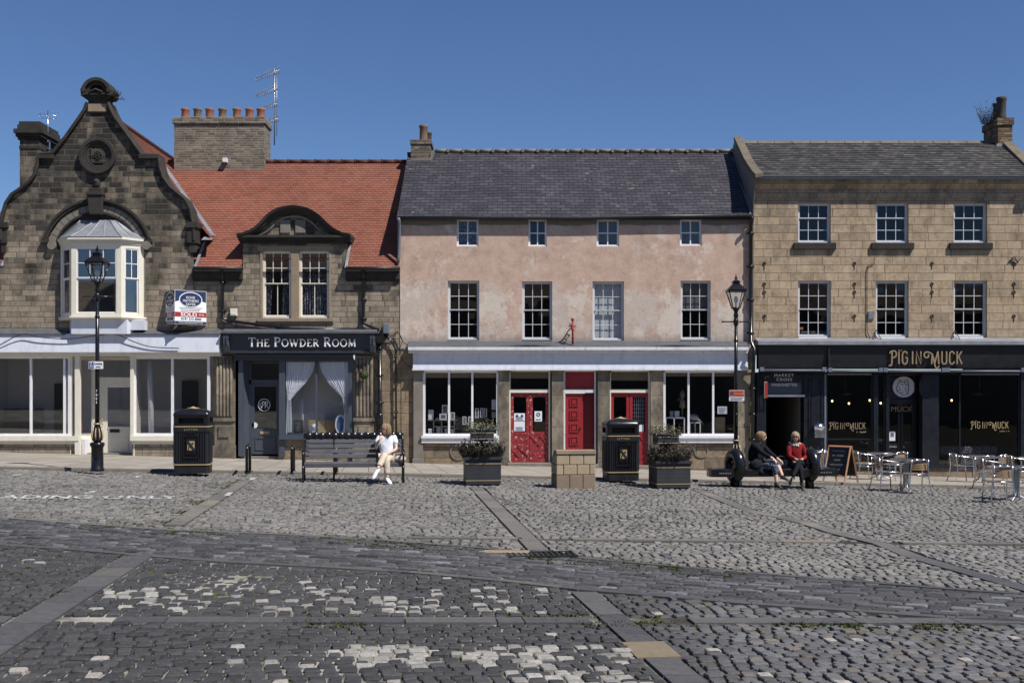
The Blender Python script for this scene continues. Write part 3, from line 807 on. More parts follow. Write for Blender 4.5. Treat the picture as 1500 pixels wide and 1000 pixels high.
def framed(parent, x0, x1, z0, z1, y, mat, fw=.06, mull=(), trans=(), glass='glass', name='shop_window', d=.09, fb=None):
    mb = MB(); fb = fb or fw
    mb.box(x0, x0+fw, y, y+d, z0, z1); mb.box(x1-fw, x1, y, y+d, z0, z1); mb.box(x0+fw, x1-fw, y, y+d, z1-fw, z1); mb.box(x0+fw, x1-fw, y, y+d, z0, z0+fb)
    for xx, w_ in mull: mb.box(xx-w_/2, xx+w_/2, y+.003, y+d-.01, z0+fb, z1-fw)
    for zz, w_ in trans: mb.box(x0+fw, x1-fw, y+.006, y+d-.02, zz-w_/2, zz+w_/2)
    o = build(mb, name, M[mat], parent); pane(o, x0+fw*.7, x1-fw*.7, z0+fb*.7, z1-fw*.7, y+d*.55, glass)
    return o
def roof_slope(x0, x1, ye, ze, yr, zr, n, name, mat, parent, lip=.014, wob=.0, xr0=None, xr1=None, k0=0, k1=None):
    """n overlapping courses from eaves (ye,ze) to ridge (yr,zr), each its own tilted strip"""
    me_v, me_f, uvs = [], [], []
    L = math.hypot(yr-ye, zr-ze); ny, nz = -(zr-ze)/L, (yr-ye)/L
    segs = max(1, int((x1-x0)/.6)) if wob else 1
    rr = random.Random(int(x0*100)+n)
    for k in range(k0, k1 or n):
        t0, t1 = k/n, (k+1)/n
        for i in range(segs):
            P = []
            for (t, s, lf) in ((t0, i, lip), (t0, i+1, lip), (t1, i+1, 0), (t1, i, 0)):
                a0 = x0 if xr0 is None else x0+(xr0-x0)*t; a1 = x1 if xr1 is None else x1+(xr1-x1)*t
                x = a0+(a1-a0)*s/segs
                wz = wob*(math.sin(x*.9+1)*math.sin(math.pi*t)+.4*math.sin(x*2.3+t*5)*math.sin(math.pi*t))
                P.append((x, ye+(yr-ye)*t+ny*(lf+wz), ze+(zr-ze)*t+nz*(lf+wz)))
            b = len(me_v); me_v += P; me_f.append((b, b+1, b+2, b+3)); uvs += [(p[0], k+q) for p, q in zip(P, (.02, .02, .98, .98))]
            # the lip
            lo = [(P[0][0], P[0][1]-ny*(lip+.002), P[0][2]-nz*(lip+.002)), (P[1][0], P[1][1]-ny*(lip+.002), P[1][2]-nz*(lip+.002))]
            b = len(me_v); me_v += [lo[0], lo[1], P[1], P[0]]; me_f.append((b, b+1, b+2, b+3)); uvs += [(p[0], k+.02) for p in (lo[0], lo[1], P[1], P[0])]
    me = bpy.data.meshes.new(name); me.from_pydata(me_v, [], me_f)
    ul = me.uv_layers.new(name='UVMap'); ul.data.foreach_set('uv', [c for p in uvs for c in p])
    me.materials.append(M[mat]); me.update()
    return build(me, name, None, parent)
def arc(cx, cz, r, a0, a1, n=24, rz=None):
    rz = rz or r
    return [(cx+r*math.cos(R(a0+(a1-a0)*k/n)), cz+rz*math.sin(R(a0+(a1-a0)*k/n))) for k in range(n+1)]
def moulding(mb, pts, prof):
    """sweep along an (x,z) path at the facade; prof: (out, up) -> y=-out, offset along path normal"""
    n = len(pts); vs = []; m = len(prof)
    for i, p in enumerate(pts):
        a = pts[max(i-1,0)]; b = pts[min(i+1,n-1)]; tx, tz = b[0]-a[0], b[1]-a[1]; l = math.hypot(tx,tz) or 1
        nx_, nz_ = -tz/l, tx/l
        for o, u in prof: vs.append((p[0]+nx_*u, -o, p[1]+nz_*u))
    fs = []
    for i in range(n-1):
        for k in range(m):
            l = (k+1) % m; fs.append((i*m+k, (i+1)*m+k, (i+1)*m+l, i*m+l))
    fs += [tuple(range(m)), tuple(range((n-1)*m, n*m))[::-1]]
    mb.add(vs, fs)
def cornice(mb, x0, x1, steps, y=0.0):
    """steps: (z0,z1,projection)"""
    for k, (a, b, p) in enumerate(steps): mb.box(x0-(.0), x1, y-p, y+.02+.001*k, a, b)
def text_mesh(name, body, x0, x1, z0, z1, y, mat, parent, local=False, shear=0.0, thick=.006, spacing=1.0, bold=0.0):
    cu = bpy.data.curves.new('t', 'FONT'); cu.body = body; cu.extrude = .5; cu.space_character = spacing; cu.offset = bold; cu.shear = shear
    cu.resolution_u = 3; cu.align_x = 'CENTER'
    o = bpy.data.objects.new('t', cu); COL.objects.link(o); dg = bpy.context.evaluated_depsgraph_get()
    me = bpy.data.meshes.new_from_object(o.evaluated_get(dg)); bpy.data.objects.remove(o)
    co = np.empty(len(me.vertices)*3, np.float32); me.vertices.foreach_get('co', co); co = co.reshape(-1, 3)
    mn, mx = co.min(0), co.max(0); sp = mx-mn; sp[sp == 0] = 1
    q = (co-mn)/sp
    out = np.stack([x0+(x1-x0)*q[:,0], y-thick*q[:,2], z0+(z1-z0)*q[:,1]], 1).astype(np.float32)
    me.vertices.foreach_set('co', out.ravel()); me.materials.clear(); me.materials.append(M[mat]); me.update(); me.name = name
    return build(me, name, None, parent, local)
# stroke lettering with thick and thin strokes: list of (points, weight) in a unit-high box
def _arc(cx, cy, rx, ry, a0, a1, n=12): return [(cx+rx*math.cos(R(a0+(a1-a0)*k/n)), cy+ry*math.sin(R(a0+(a1-a0)*k/n))) for k in range(n+1)]
GL = {
 'T': (.74, [([(.37,0),(.37,1)],'k'), ([(0,.96),(.74,.96)],'n'), ([(.02,.8),(.02,1)],'n'), ([(.72,.8),(.72,1)],'n'), ([(.24,.02),(.5,.02)],'s')]),
 'H': (.86, [([(.14,0),(.14,1)],'k'), ([(.72,0),(.72,1)],'k'), ([(.14,.52),(.72,.52)],'n'), ([(0,.02),(.28,.02)],'s'), ([(.58,.02),(.86,.02)],'s'), ([(0,.98),(.28,.98)],'s'), ([(.58,.98),(.86,.98)],'s')]),
 'E': (.66, [([(.14,0),(.14,1)],'k'), ([(0,.97),(.6,.97)],'n'), ([(.14,.52),(.48,.52)],'n'), ([(0,.03),(.64,.03)],'n'), ([(.6,.82),(.6,1)],'n'), ([(.64,0),(.64,.2)],'n')]),
 'P': (.66, [([(.14,0),(.14,1)],'k'), ([(0,.02),(.3,.02)],'s'), ([(0,.97),(.34,.97)]+_arc(.34,.73,.28,.24,90,-90),'m'), ([(.34,.49),(.14,.49)],'n')]),
 'O': (.92, [(_arc(.46,.5,.4,.48,0,360,28),'m')]),
 'W': (1.2, [([(.06,1),(.34,0)],'k'), ([(.34,0),(.6,.9)],'n'), ([(.54,1),(.84,0)],'k'), ([(.84,0),(1.12,1)],'n'), ([(-.04,.98),(.22,.98)],'s'), ([(1.0,.98),(1.2,.98)],'s')]),
 'D': (.84, [([(.14,0),(.14,1)],'k'), ([(0,.97),(.3,.97)]+_arc(.3,.5,.46,.47,90,-90)+[(0,.03)],'m')]),
 'R': (.76, [([(.14,0),(.14,1)],'k'), ([(0,.02),(.28,.02)],'s'), ([(0,.97),(.34,.97)]+_arc(.34,.74,.26,.23,90,-90)+[(.14,.51)],'m'), ([(.32,.5),(.72,.0)],'k')]),
 'M': (1.04, [([(.14,0),(.16,1)],'n'), ([(.16,1),(.52,.08)],'k'), ([(.52,.08),(.88,1)],'n'), ([(.88,1),(.9,0)],'k'), ([(.02,.02),(.26,.02)],'s'), ([(.78,.02),(1.02,.02)],'s')]),
 'A': (.84, [([(.08,0),(.42,1)],'n'), ([(.42,1),(.76,0)],'k'), ([(.2,.34),(.66,.34)],'n'), ([(0,.02),(.18,.02)],'s'), ([(.64,.02),(.88,.02)],'s')]),
 'K': (.8, [([(.14,0),(.14,1)],'k'), ([(.16,.44),(.66,1)],'n'), ([(.3,.58),(.74,0)],'k'), ([(0,.02),(.28,.02)],'s')]),
 'C': (.78, [(_arc(.44,.5,.38,.47,42,318,20),'m')]),
 'S': (.6, [(_arc(.3,.74,.22,.23,30,270,12)+_arc(.3,.27,.24,.25,90,-150,12),'m')]),
}
def serif_line(name, parts, x0, x1, z0, y, mat, parent, local=False, thick=.01, wt=.13):
    """parts: list of (text, height); laid out left to right and fitted to x0..x1"""
    segs = []; cur = 0.0
    for txt, h in parts:
        for ch in txt:
            if ch == ' ': cur += .42*h; continue
            wdt, st = GL[ch]; 
            for pts, k in st: segs.append(([(cur+p[0]*h, p[1]*h) for p in pts], {'k': wt, 'm': wt*.8, 'n': wt*.42, 's': wt*.32}[k]*h))
            cur += (wdt+.16)*h
    sc = (x1-x0)/(cur-.16); mb = MB()
    for k, (pts, w_) in enumerate(segs):
        mb.ribbon([(x0+p[0]*sc, z0+p[1]*sc) for p in pts], w_*sc, y-thick-.0004*(k % 5), y)
    return build(mb, name, M[mat], parent, local)
GP = { # condensed display capitals for the pub
 'P': (.5, [[(.1,-.12),(.16,.2),(.16,.95)], [(-.02,.82),(.05,.98),(.3,1.04)]+_arc(.3,.78,.2,.26,90,-80)+[(.16,.5)], [(-.1,-.1),(.1,-.12)]]),
 'I': (.22, [[(.1,0),(.1,1)]]),
 'G': (.5, [_arc(.25,.72,.19,.26,20,180)+_arc(.25,.26,.19,.26,180,360)+[(.44,.5),(.28,.5)]]),
 'N': (.5, [[(.07,0),(.07,1),(.43,0),(.43,1)]]),
 'M': (.72, [[(.08,0),(.13,.8)], [(-.02,.86),(.10,.80),(.22,.45),(.31,.02),(.36,-.22),(.48,-.32),(.6,-.26),(.66,-.14)], [(.31,.08),(.57,1)], [(.57,1),(.64,0)]]),
 'U': (.5, [[(.07,1),(.07,.26)]+_arc(.25,.26,.18,.26,180,360)+[(.43,1)]]),
 'C': (.48, [_arc(.25,.72,.18,.26,10,180)+_arc(.25,.26,.18,.26,180,350)]),
 'K': (.5, [[(.08,0),(.08,1)], [(.44,1),(.12,.48)], [(.2,.6),(.46,0)]]),
 '@': (.62, [[(.32+(.08+.19*min(1,k/20))*math.cos(R(50-k*14)), .68+(.08+.19*min(1,k/20))*math.sin(R(50-k*14))) for k in range(26)]+[(.58,.86)]]),
}
def pub_line(name, x0, x1, z0, y, mat, parent, thick=.01, wt=.1):
    segs = []; cur = 0.0
    for ch in 'PIG IN@MUCK':
        if ch == ' ': cur += .16; continue
        wdt, st = GP[ch]
        for pts in st: segs.append([(cur+p[0], p[1]) for p in pts])
        cur += wdt+(.1 if ch != '@' else -.02)
    sc = (x1-x0)/(cur-.1); mb = MB()
    for k, pts in enumerate(segs): mb.ribbon([(x0+p[0]*sc, z0+p[1]*sc) for p in pts], wt*sc, y-thick-.0004*(k % 5), y)
    # small "The"
    sx = x0+.62*sc
    for pts in ([(0,.12),(.1,.12)], [(.05,0),(.05,.12)], [(.13,0),(.13,.13)], [(.13,.06),(.18,.06),(.18,0)], [(.22,.03),(.28,.03),(.26,.07),(.22,.05),(.23,0),(.29,.01)]):
        mb.ribbon([(sx+p[0]*sc*1.1, z0+(1.03+p[1]*1.1)*sc) for p in pts], wt*sc*.3, y-thick, y)
    return build(mb, name, M[mat], parent)
def scribble(name, x0, x1, z0, z1, y, mat, parent, local=False, n=9, seed=1):
    r = random.Random(seed); mb = MB(); k = 0; x = x0; st = (x1-x0)/n
    for i in range(n):
        if r.random() < .12: continue
        a = x0+st*i; mb.ribbon([(a, z0+(z1-z0)*r.uniform(0,.3)), (a+st*.3, z1-(z1-z0)*r.uniform(0,.4)), (a+st*.55, z0+(z1-z0)*r.uniform(0,.4)), (a+st*.85, z0+(z1-z0)*r.uniform(.3,.9))], (z1-z0)*.2, y-.003, y)
    return build(mb, name, M[mat], parent, local)
def downpipe(parent, pts, r=.045, mat='black', clips=True):
    mb = MB(); mb.tube(pts, r, 10)
    if clips:
        for a, b in zip(pts[:-1], pts[1:]):
            a, b = Vector(a), Vector(b)
            if abs(a.z-b.z) > 1.2:
                k = int(abs(a.z-b.z)/1.3)+1
                for i in range(k+1):
                    p = a.lerp(b, (i+.25)/(k+.5)); mb.tube([p-Vector((0,0,.03)), p+Vector((0,0,.03))], r*1.35, 10); mb.box(p.x-r*1.9, p.x+r*1.9, p.y+r*.6, p.y+r*1.5, p.z-.02, p.z+.02)
    return build(mb, 'downpipe', M[mat], parent)
def pot(mb, x, y, z, r=.12, h=.45):
    mb.lathe([(r*.95,0),(r*1.02,.02),(r*.9,h*.15),(r*.86,h*.8),(r*1.0,h*.86),(r*1.02,h*.97),(r*.9,h),(r*.72,h),(r*.7,h*.6)], (x,y,z), 18)
def curtain(mb, outline, y, folds=14, amp=.03):
    """outline: list of (z, xa, xb) from top to bottom"""
    n = 60; vs = []
    for z, xa, xb in outline:
        for i in range(n+1):
            t = i/n; vs.append((xa+(xb-xa)*t, y+amp*math.sin(t*folds*math.pi*2)+amp*.4*math.sin(t*folds*4.1+z*2), z))
    fs = [(j*(n+1)+i, j*(n+1)+i+1, (j+1)*(n+1)+i+1, (j+1)*(n+1)+i) for j in range(len(outline)-1) for i in range(n)]
    return mb.add(vs, fs, True)

XL = -22.0
# ================================================================ 1 the stone gabled house
gh = thing('gabled_house', 'sooty stone house with scrolled gable, round medallion and white bay window above an empty shop', 'house', (fx(150), 0, G(fx(150), 0)))
P = lambda px, py: (fx(px), fz(py))
# gable front, one outline
right = [(157,152), (161,163), (168,176), (188,203), (207,229), (231,231), (233,247), (238,262), (247,275), (259,285), (270,294), (277,307), (280,322), (283,333), (283,352)]
left  = [(131,152), (127,163), (118,176), (99,203), (79,227), (60,228), (58,243), (54,257), (45,269), (32,279), (20,287), (12,299), (8,313), (5,326), (5,352)]
outl = [P(*p) for p in left] + [(fx(5), fz(487)), (fx(283), fz(487))] + [P(*p) for p in right[::-1]]
mb = MB(); mb.prism(outl[::-1], 0, .45)
mb.box(fx(283), fx(288), .02, .4, fz(487), fz(392))
build(mb, 'gable_wall', M['gable_stone'], gh)
mb = MB()
prof = [(.04,0), (.11,.0), (.13,.05), (.09,.10), (-.5,.10), (-.5,0)]
moulding(mb, [P(*p) for p in left[::-1]], [(o, u) for o, u in prof]); moulding(mb, [P(*p) for p in right[::1]], [(o, u) for o, u in prof])
for s, kx in ((0, 0), (1, 286)):
    x0, x1 = ((fx(-1), fx(13)) if s == 0 else (fx(274), fx(291)))
    mb.box(x0, x1, -.14, .5, fz(334), fz(326)); mb.box(x0+.04, x1-.04, -.09, .49, fz(356), fz(334)); mb.box(x0+.08, x1-.08, -.05, .48, fz(370), fz(356))
for x0, x1 in ((57, 80), (205, 234)): mb.box(fx(x0), fx(x1), -.13, .46, fz(233), fz(227))
build(mb, 'gable_coping', M['dark_stone'], gh)
# finial scroll: neck, ledge and a hooded shell
mb = MB()
mb.prism([P(*p) for p in ((127,166),(131,154),(129,146),(128,140),(160,140),(158,146),(156,154),(161,166))][::-1], -.05, .45)
mb.box(fx(122), fx(166), -.16, .5, fz(141), fz(137.5)); mb.box(fx(125), fx(163), -.1, .5, fz(144), fz(141)-.001)
c = (fx(143.5), fz(137.5)); ro = 22/48
mb.ring(c[0], c[1], ro*.76, ro, -.2, .5, -12, 192, 30); mb.ring(c[0], c[1], ro*.52, ro*.74, -.12, .45, 0, 180, 30)
mb.prism(arc(c[0], c[1], ro*.6, 180, 0, 24), .1, .44)
for sx in (-1, 1): mb.disc(c[0]+sx*ro*.86, c[1]+.06, .07, -.23, .52, 16)
mb.tube([(fx(133), -.16, fz(137)), (fx(143), -.18, fz(133)), (fx(153), -.16, fz(137))], .035)
build(mb, 'scroll_finial', M['dark_stone'], gh, bevel=.012)
mb = MB(); mb.box(fx(130), fx(157), -.06, .02, fz(164), fz(153)); build(mb, 'neck_block', M['trim_stone'], gh)
# medallion
cx, cz = fx(144), fz(229); mb = MB()
for r0, r1, p in ((.44,.56,.14), (.38,.45,.10), (.30,.39,.055)): mb.ring(cx, cz, r0, r1, -p, .01, n=48)
build(mb, 'medallion_ring', M['dark_stone'], gh, bevel=.02)
mb = MB(); mb.disc(cx, cz, .33, -.02, .01); mb.box(cx-.22, cx+.22, -.05, 0, cz-.22, cz+.22); medal = build(mb, 'medallion_face', M['gable_stone'], gh, bevel=.01)
mb = MB()
mb.ribbon(arc(cx-.02, cz+.045, .045, 30, 300, 12), .022, -.075, -.05); mb.ribbon(arc(cx+.0, cz-.045, .05, 120, -140, 12), .022, -.077, -.05)
mb.ribbon(arc(cx-.07, cz, .055, 60, 320, 12), .02, -.073, -.05); mb.ribbon(arc(cx+.08, cz, .05, -120, 130, 12), .02, -.073, -.05); mb.ribbon([(cx-.11, cz-.06), (cx+.11, cz+.07)], .018, -.071, -.05)
mb.ring(cx, cz, .125, .14, -.062, -.049); build(mb, 'monogram', M['dark_stone'], medal)
# arch over the bay with keystone
ac = P(143, 374); r_o = 80/48; mb = MB()
mb.ring(*ac, r_o-.02, r_o+.05, -.14, .01, 17, 163, 40); mb.ring(*ac, r_o-.09, r_o-.02, -.10, .01, 17, 163, 40); mb.ring(*ac, r_o-.40, r_o-.34, -.07, .01, 14, 166, 40)
for s in (0, 1):
    q = R(17 if s == 0 else 163); xx, zz = ac[0]+(r_o-.03)*math.cos(q), ac[1]+(r_o-.03)*math.sin(q)
    mb.box(xx-.12, xx+.12, -.13, .01, zz-.1, zz)
build(mb, 'arch_hood', M['dark_stone'], gh)
mb = MB()
for k in range(17):
    a0 = 16+148*k/17; mb.ring(*ac, r_o-.335, r_o-.135, -.045, .01, a0+.35, a0+8.7-.35, 3)
build(mb, 'arch_voussoirs', M['grey_stone'], gh)
mb = MB(); mb.prism(arc(*ac, r_o-.41, 172, 8, 24), -.004, .0); build(mb, 'tympanum', M['dark_stone'], gh)
for s in (-1, 1): pass
mb = MB(); mb.prism([P(135,316), P(152,316), P(148,310) if 0 else P(154,288), P(132,288)][::1], -.26, .01); mb.box(fx(131), fx(155), -.3, 0, fz(288), fz(283)); mb.box(fx(134), fx(153), -.24, 0, fz(283), fz(277))
mb.ball((fx(143.5), -.12, fz(270)), .12, .1, .15); mb.ball((fx(143.5), -.18, fz(267)), .06, .06, .08)
build(mb, 'keystone', M['dark_stone'], gh, bevel=.015)
# scroll brackets beside the bay, ends of the arch
mb = MB()
for px in (66, 213 if 0 else 216): mb.disc(fx(px) if px > 100 else fx(78), fz(360), .13, -.14, .01, 18); mb.box((fx(px) if px > 100 else fx(78))-.1, (fx(px) if px > 100 else fx(78))+.1, -.09, .01, fz(360), fz(348))
build(mb, 'arch_bracket', M['grey_stone'], gh)

# bay window
BY = -.53
bx0, bx1 = fx(104.5, BY), fx(177.5, BY); c0, c1 = fx(88), fx(212)
zb, zt = fz(463, BY), fz(357, BY)
def cant(mb, a, b, z0, z1, th=.07):      # a,b: (x,y) plan points; upright board
    ax_, ay = a; bx_, by = b; l = math.hypot(bx_-ax_, by-ay); nx_, ny_ = (by-ay)/l*th, -(bx_-ax_)/l*th
    mb.prismz([(ax_, ay), (bx_, by), (bx_-nx_, by-ny_), (ax_-nx_, ay-ny_)], z0, z1)
bay = None; mb = MB()
pl = [(c0, 0), (bx0, BY), (bx1, BY), (c1, 0)]
def along(a, b, t): return (a[0]+(b[0]-a[0])*t, a[1]+(b[1]-a[1])*t)
for a, b, tl, tr in ((pl[0], pl[1], .18, .16), (pl[1], pl[2], .10, .10), (pl[2], pl[3], .16, .26)):
    cant(mb, a, along(a, b, tl), zb, zt); cant(mb, along(a, b, 1-tr), b, zb, zt)
    cant(mb, along(a, b, tl), along(a, b, 1-tr), zt-.12, zt); cant(mb, along(a, b, tl), along(a, b, 1-tr), zb, zb+.1)
for z0_, z1_, g_ in ((zb-.05, zb, .06), (zb-.1, zb-.05, .03), (zt, zt+.06, .03), (zt+.06, zt+.12, .07), (zt+.12, zt+.19, .12)):
    mb.prismz([(pl[0][0]-g_, 0), (pl[1][0]-g_*.6, BY-g_), (pl[2][0]+g_*.6, BY-g_), (pl[3][0]+g_, 0)], z0_, z1_)
for k in range(46):   # dentils
    xx = pl[1][0]+(pl[2][0]-pl[1][0])*(k+.5)/46; mb.box(xx-.009, xx+.009, BY-.075, BY-.03, zt+.035, zt+.062)
bay = build(mb, 'bay_window', M['cream'], gh)
def cant_sash(a, b, tl, tr, cols):
    a2, b2 = along(a, b, tl), along(a, b, 1-tr); l = math.hypot(b2[0]-a2[0], b2[1]-a2[1]); ang = math.atan2(b2[1]-a2[1], b2[0]-a2[0])
    mb = MB(); mb.M = Matrix.Translation((a2[0], a2[1], 0)) @ Matrix.Rotation(ang, 4, 'Z')
    z0_, z1_ = zb+.1, zt-.12; m = z0_+(z1_-z0_)*.535; f = .035
    for q0, q1, yy in ((m, z1_, .015), (z0_, m, .045)):
        mb.box(0, f, yy, yy+.03, q0, q1); mb.box(l-f, l, yy, yy+.03, q0, q1); mb.box(f, l-f, yy, yy+.03, q1-f, q1); mb.box(f, l-f, yy, yy+.03, q0, q0+f)
    for k in range(1, cols): mb.box(l*k/cols-.011, l*k/cols+.011, .02, .04, m, z1_)
    mb.box(f, l-f, .02, .04, (m+z1_)/2-.011, (m+z1_)/2+.011)
    o = build(mb, 'sash', M['white'], bay)
    g = MB(); g.M = mb.M; g.quad((0,.05,z0_), (l,.05,z0_), (l,.05,z1_), (0,.05,z1_)); build(g, 'pane', M['shop_glass'], bay)
cant_sash(pl[0], pl[1], .18, .16, 1); cant_sash(pl[1], pl[2], .10, .10, 3); cant_sash(pl[2], pl[3], .16, .26, 2)
mb = MB(); bk = MB(); bk.quad((c0,-.02,zb), (c1,-.02,zb), (c1,-.02,zt), (c0,-.02,zt)); build(bk, 'bay_room_wall', M['room'], gh)
# lead hood roof with rolls
mb = MB(); e0 = zt+.19
base = [(c0-.12, 0), (bx0-.07, BY-.12), (bx1+.07, BY-.12), (c1+.12, 0)]; topz = fz(323); tp = [(c0+.62, 0), (bx0+.55, -.06), (bx1-.5, -.06), (c1-.72, 0)]
def hoodpt(i, t, s):
    b = along(base[i], base[i+1], s); q = along(tp[i], tp[i+1], s); k = 1-(1-t)**1.5 if 0 else t
    zz = e0+(topz-e0)*(t**1.25 if t < 1 else 1); return (b[0]+(q[0]-b[0])*t, b[1]+(q[1]-b[1])*t, zz)
for i, n in ((0, 3), (1, 8), (2, 4)):
    g = [[hoodpt(i, t/6, s/n) for s in range(n+1)] for t in range(7)]
    vs = [p for r in g for p in r]; mb.add(vs, [(t*(n+1)+s, t*(n+1)+s+1, (t+1)*(n+1)+s+1, (t+1)*(n+1)+s) for t in range(6) for s in range(n)], True)
for i, s in ((0, 0), (0, .55), (1, 0), (1, .33), (1, .66), (1, 1), (2, .5), (2, 1)): mb.tube([hoodpt(i, t/6, s) for t in range(7)], .022, 8)
mb.prismz([(x_, y_-.0) for x_, y_ in base], e0-.02, e0+.012)
build(mb, 'lead_hood', M['lead'], bay)
# white apron under the bay
mb = MB(); mb.prismz([(fx(102),0), (fx(104.5,-.45), -.45), (fx(186,-.45), -.45), (fx(200),0)], fz(490), fz(468, -.45)); mb.box(fx(188), fx(216), -.3, 0, fz(484), fz(470))
build(mb, 'bay_apron', M['lead_white'], gh)

# shop front of the empty shop
sh0, sh1 = fx(-60), fx(326)
mb = MB(); ztf = fz(489, -.3); zbf = fz(516, -.36)
mb.prismx([(0, ztf+.03), (-.28, ztf), (-.36, zbf+.03), (-.36, zbf), (-.05, zbf), (0, zbf)], sh0, sh1)
build(mb, 'fascia', M['lead_white'], gh)
mb = MB(); mb.prismx([(.0, ztf+.17), (-.2, ztf+.05), (-.33, ztf+.01), (-.33, ztf-.03), (.0, ztf-.02)], sh0, fx(101)); mb.prismx([(.0, ztf+.14), (-.2, ztf+.05), (-.33, ztf+.01), (-.33, ztf-.03), (.0, ztf-.02)], fx(188), sh1)
build(mb, 'fascia_flashing', M['lead_dark'], gh)
mb = MB(); mb.box(sh0, sh1, -.30, -.0, zbf-.05, zbf-.002); mb.box(sh0, sh1, -.24, 0, zbf-.11, zbf-.05); build(mb, 'fascia_bed_mould', M['cream'], gh)
zg = fz(516)-.12
sill = fz(638); gz = G(fx(100), 0)
wleft = framed(gh, fx(-58), fx(104), sill, zg, -.06, 'white', .07, mull=((fx(-10), .08), (fx(46), .06), (fx(95), .06)), glass='shop_glass', name='shop_window')
wr = framed(gh, fx(196), fx(308), sill, zg, -.06, 'white', .08, mull=((fx(253), .07),), glass='shop_glass', name='shop_window')
mb = MB(); mb.box(fx(-60), fx(118), -.16, .0, fz(645), sill-.002); mb.box(fx(-60), fx(117), -.1, .0, fz(650), fz(645)-.002); mb.box(fx(193), fx(312), -.16, .0, fz(645), sill-.002); mb.box(fx(194), fx(311), -.1, .0, fz(650), fz(645)-.002)
build(mb, 'window_sill', M['cream'], gh)
mb = MB(); mb.box(fx(-60), fx(118), -.03, .1, gz-.8, fz(650)-.002); mb.box(fx(194), fx(312), -.03, .1, gz-.8, fz(650)-.002); build(mb, 'stall_riser', M['gable_stone'], gh)
# splayed side panes into the door recess, door case set back
for xa, xb in ((104, 122), (196, 194)):
    pass
mb = MB(); yd = .55
cant(mb, (fx(104), -.05), (fx(104)+.06, -.05), sill, zg); cant(mb, (fx(124), yd), (fx(128), yd), gz-.3, zg)
cant(mb, (fx(104), -.04), (fx(124), yd), sill-.08, sill+.06, .05); cant(mb, (fx(104), -.04), (fx(124), yd), zg-.1, zg, .05)
cant(mb, (fx(104), -.04), (fx(124), yd), gz-.3, sill-.08, .06)
mb.box(fx(126), fx(133), yd-.02, yd+.1, gz-.3, zg); mb.box(fx(190), fx(196), yd-.02, yd+.1, gz-.3, zg)
cant(mb, (fx(196), yd), (fx(196), -.05), gz-.3, zg, .04)
mb.box(fx(133), fx(190), yd-.01, yd+.09, zg-.1, zg); mb.box(fx(133), fx(190), yd-.01, yd+.09, fz(560), fz(552))
mb.box(fx(133), fx(138), yd, yd+.09, gz-.3, fz(560)); mb.box(fx(186), fx(190), yd, yd+.09, gz-.3, fz(560))
mb.box(fx(112), fx(119), -.14, 0, gz-.3, zbf-.11); mb.box(fx(193), fx(198), -.14, 0, fz(645), zbf-.11)
build(mb, 'door_case', M['cream'], gh)
g = MB(); g.quad((fx(105), .0, sill), (fx(124), yd-.02, sill), (fx(124), yd-.02, zg-.1), (fx(105), .0, zg-.1)); build(g, 'side_pane', M['shop_glass'], gh)
pane(gh, fx(133), fx(190), fz(552), zg-.1, yd+.05, 'shop_glass', 'transom_pane')
mb = MB(); dx0, dx1 = fx(138), fx(186); db = fz(668)
mb.box(dx0, fx(148), yd+.01, yd+.06, db, fz(560)); mb.box(fx(182), dx1, yd+.01, yd+.06, db, fz(560)); mb.box(fx(148), fx(182), yd+.01, yd+.06, fz(567), fz(560)); mb.box(fx(148), fx(182), yd+.01, yd+.06, db, fz(625))
mb.box(fx(151), fx(179), yd-.005, yd+.01, fz(663), fz(640)); mb.box(fx(148.5), fx(181.5), yd-.01, yd+.01, fz(629), fz(626))
dr = build(mb, 'door', M['cream'], gh, bevel=.006)
pane(dr, fx(148), fx(182), fz(625), fz(567), yd+.04, 'shop_glass')
mb = MB(); mb.box(fx(152), fx(166), yd-.03, yd-.01, fz(634), fz(629.5)); build(mb, 'letter_box', M['iron'], dr)
mb = MB(); mb.tube([(fx(141), yd-.02, fz(612)), (fx(141), yd-.07, fz(615)), (fx(141), yd-.07, fz(620)), (fx(141), yd-.02, fz(623))], .014); build(mb, 'door_handle', M['gold'], dr)
mb = MB(); mb.box(fx(124), fx(196), .2, .9, gz-.3, PV(fx(160), .3)+.05); build(mb, 'door_step', M['grey_stone'], gh)
# what shows inside: pale back room, white posts behind the glass, sloping soffit strips
room('shop_room', fx(-60), fx(345), .62, 3.4, gz-.1, fz(513), M['room_pale'], gh)
mb = MB(); mb.box(fx(-60), fx(126), .1, .62, gz-.1, gz); mb.box(fx(-60), fx(345), .1, .66, fz(512), fz(508)); mb.box(fx(196), fx(345), .1, .64, gz-.1, sill-.1); mb.box(fx(-60), fx(123), .1, .64, gz-.1, sill-.1); build(mb, 'window_bed', M['room_pale'], gh)
mb = MB()
for px in (90, 212): mb.tube([(fx(px)+.1, .35, sill-.1), (fx(px)+.03, .35, fz(516))], .085, 12)
build(mb, 'white_post', M['white'], gh)
mb = MB()
for k in range(5): mb.box(fx(-50+k*85), fx(-44+k*85), .7, 4.5, fz(520), fz(513)-.0)
mb.box(fx(14), fx(60), 3.6, 3.75, fz(640), fz(560)); build(mb, 'ceiling_beam', M['room_pale'], gh)
mb = MB(); mb.box(fx(18), fx(52), 3.2, 3.38, gz, fz(560)); mb.box(fx(222), fx(246), 3.2, 3.38, gz, fz(556)); mb.box(fx(262), fx(330), 2.7, 3.3, gz, fz(612)); mb.box(fx(-50), fx(2), 2.6, 3.2, gz, fz(600)); build(mb, 'dark_shape', M['room'], gh)  # made-up dark blocks; the dark of openings and reflections put into colour
mb = MB(); mb.box(fx(106), fx(116), .22, .24, fz(634), fz(618)); build(mb, 'red_sticker', M['sign_red'], gh)
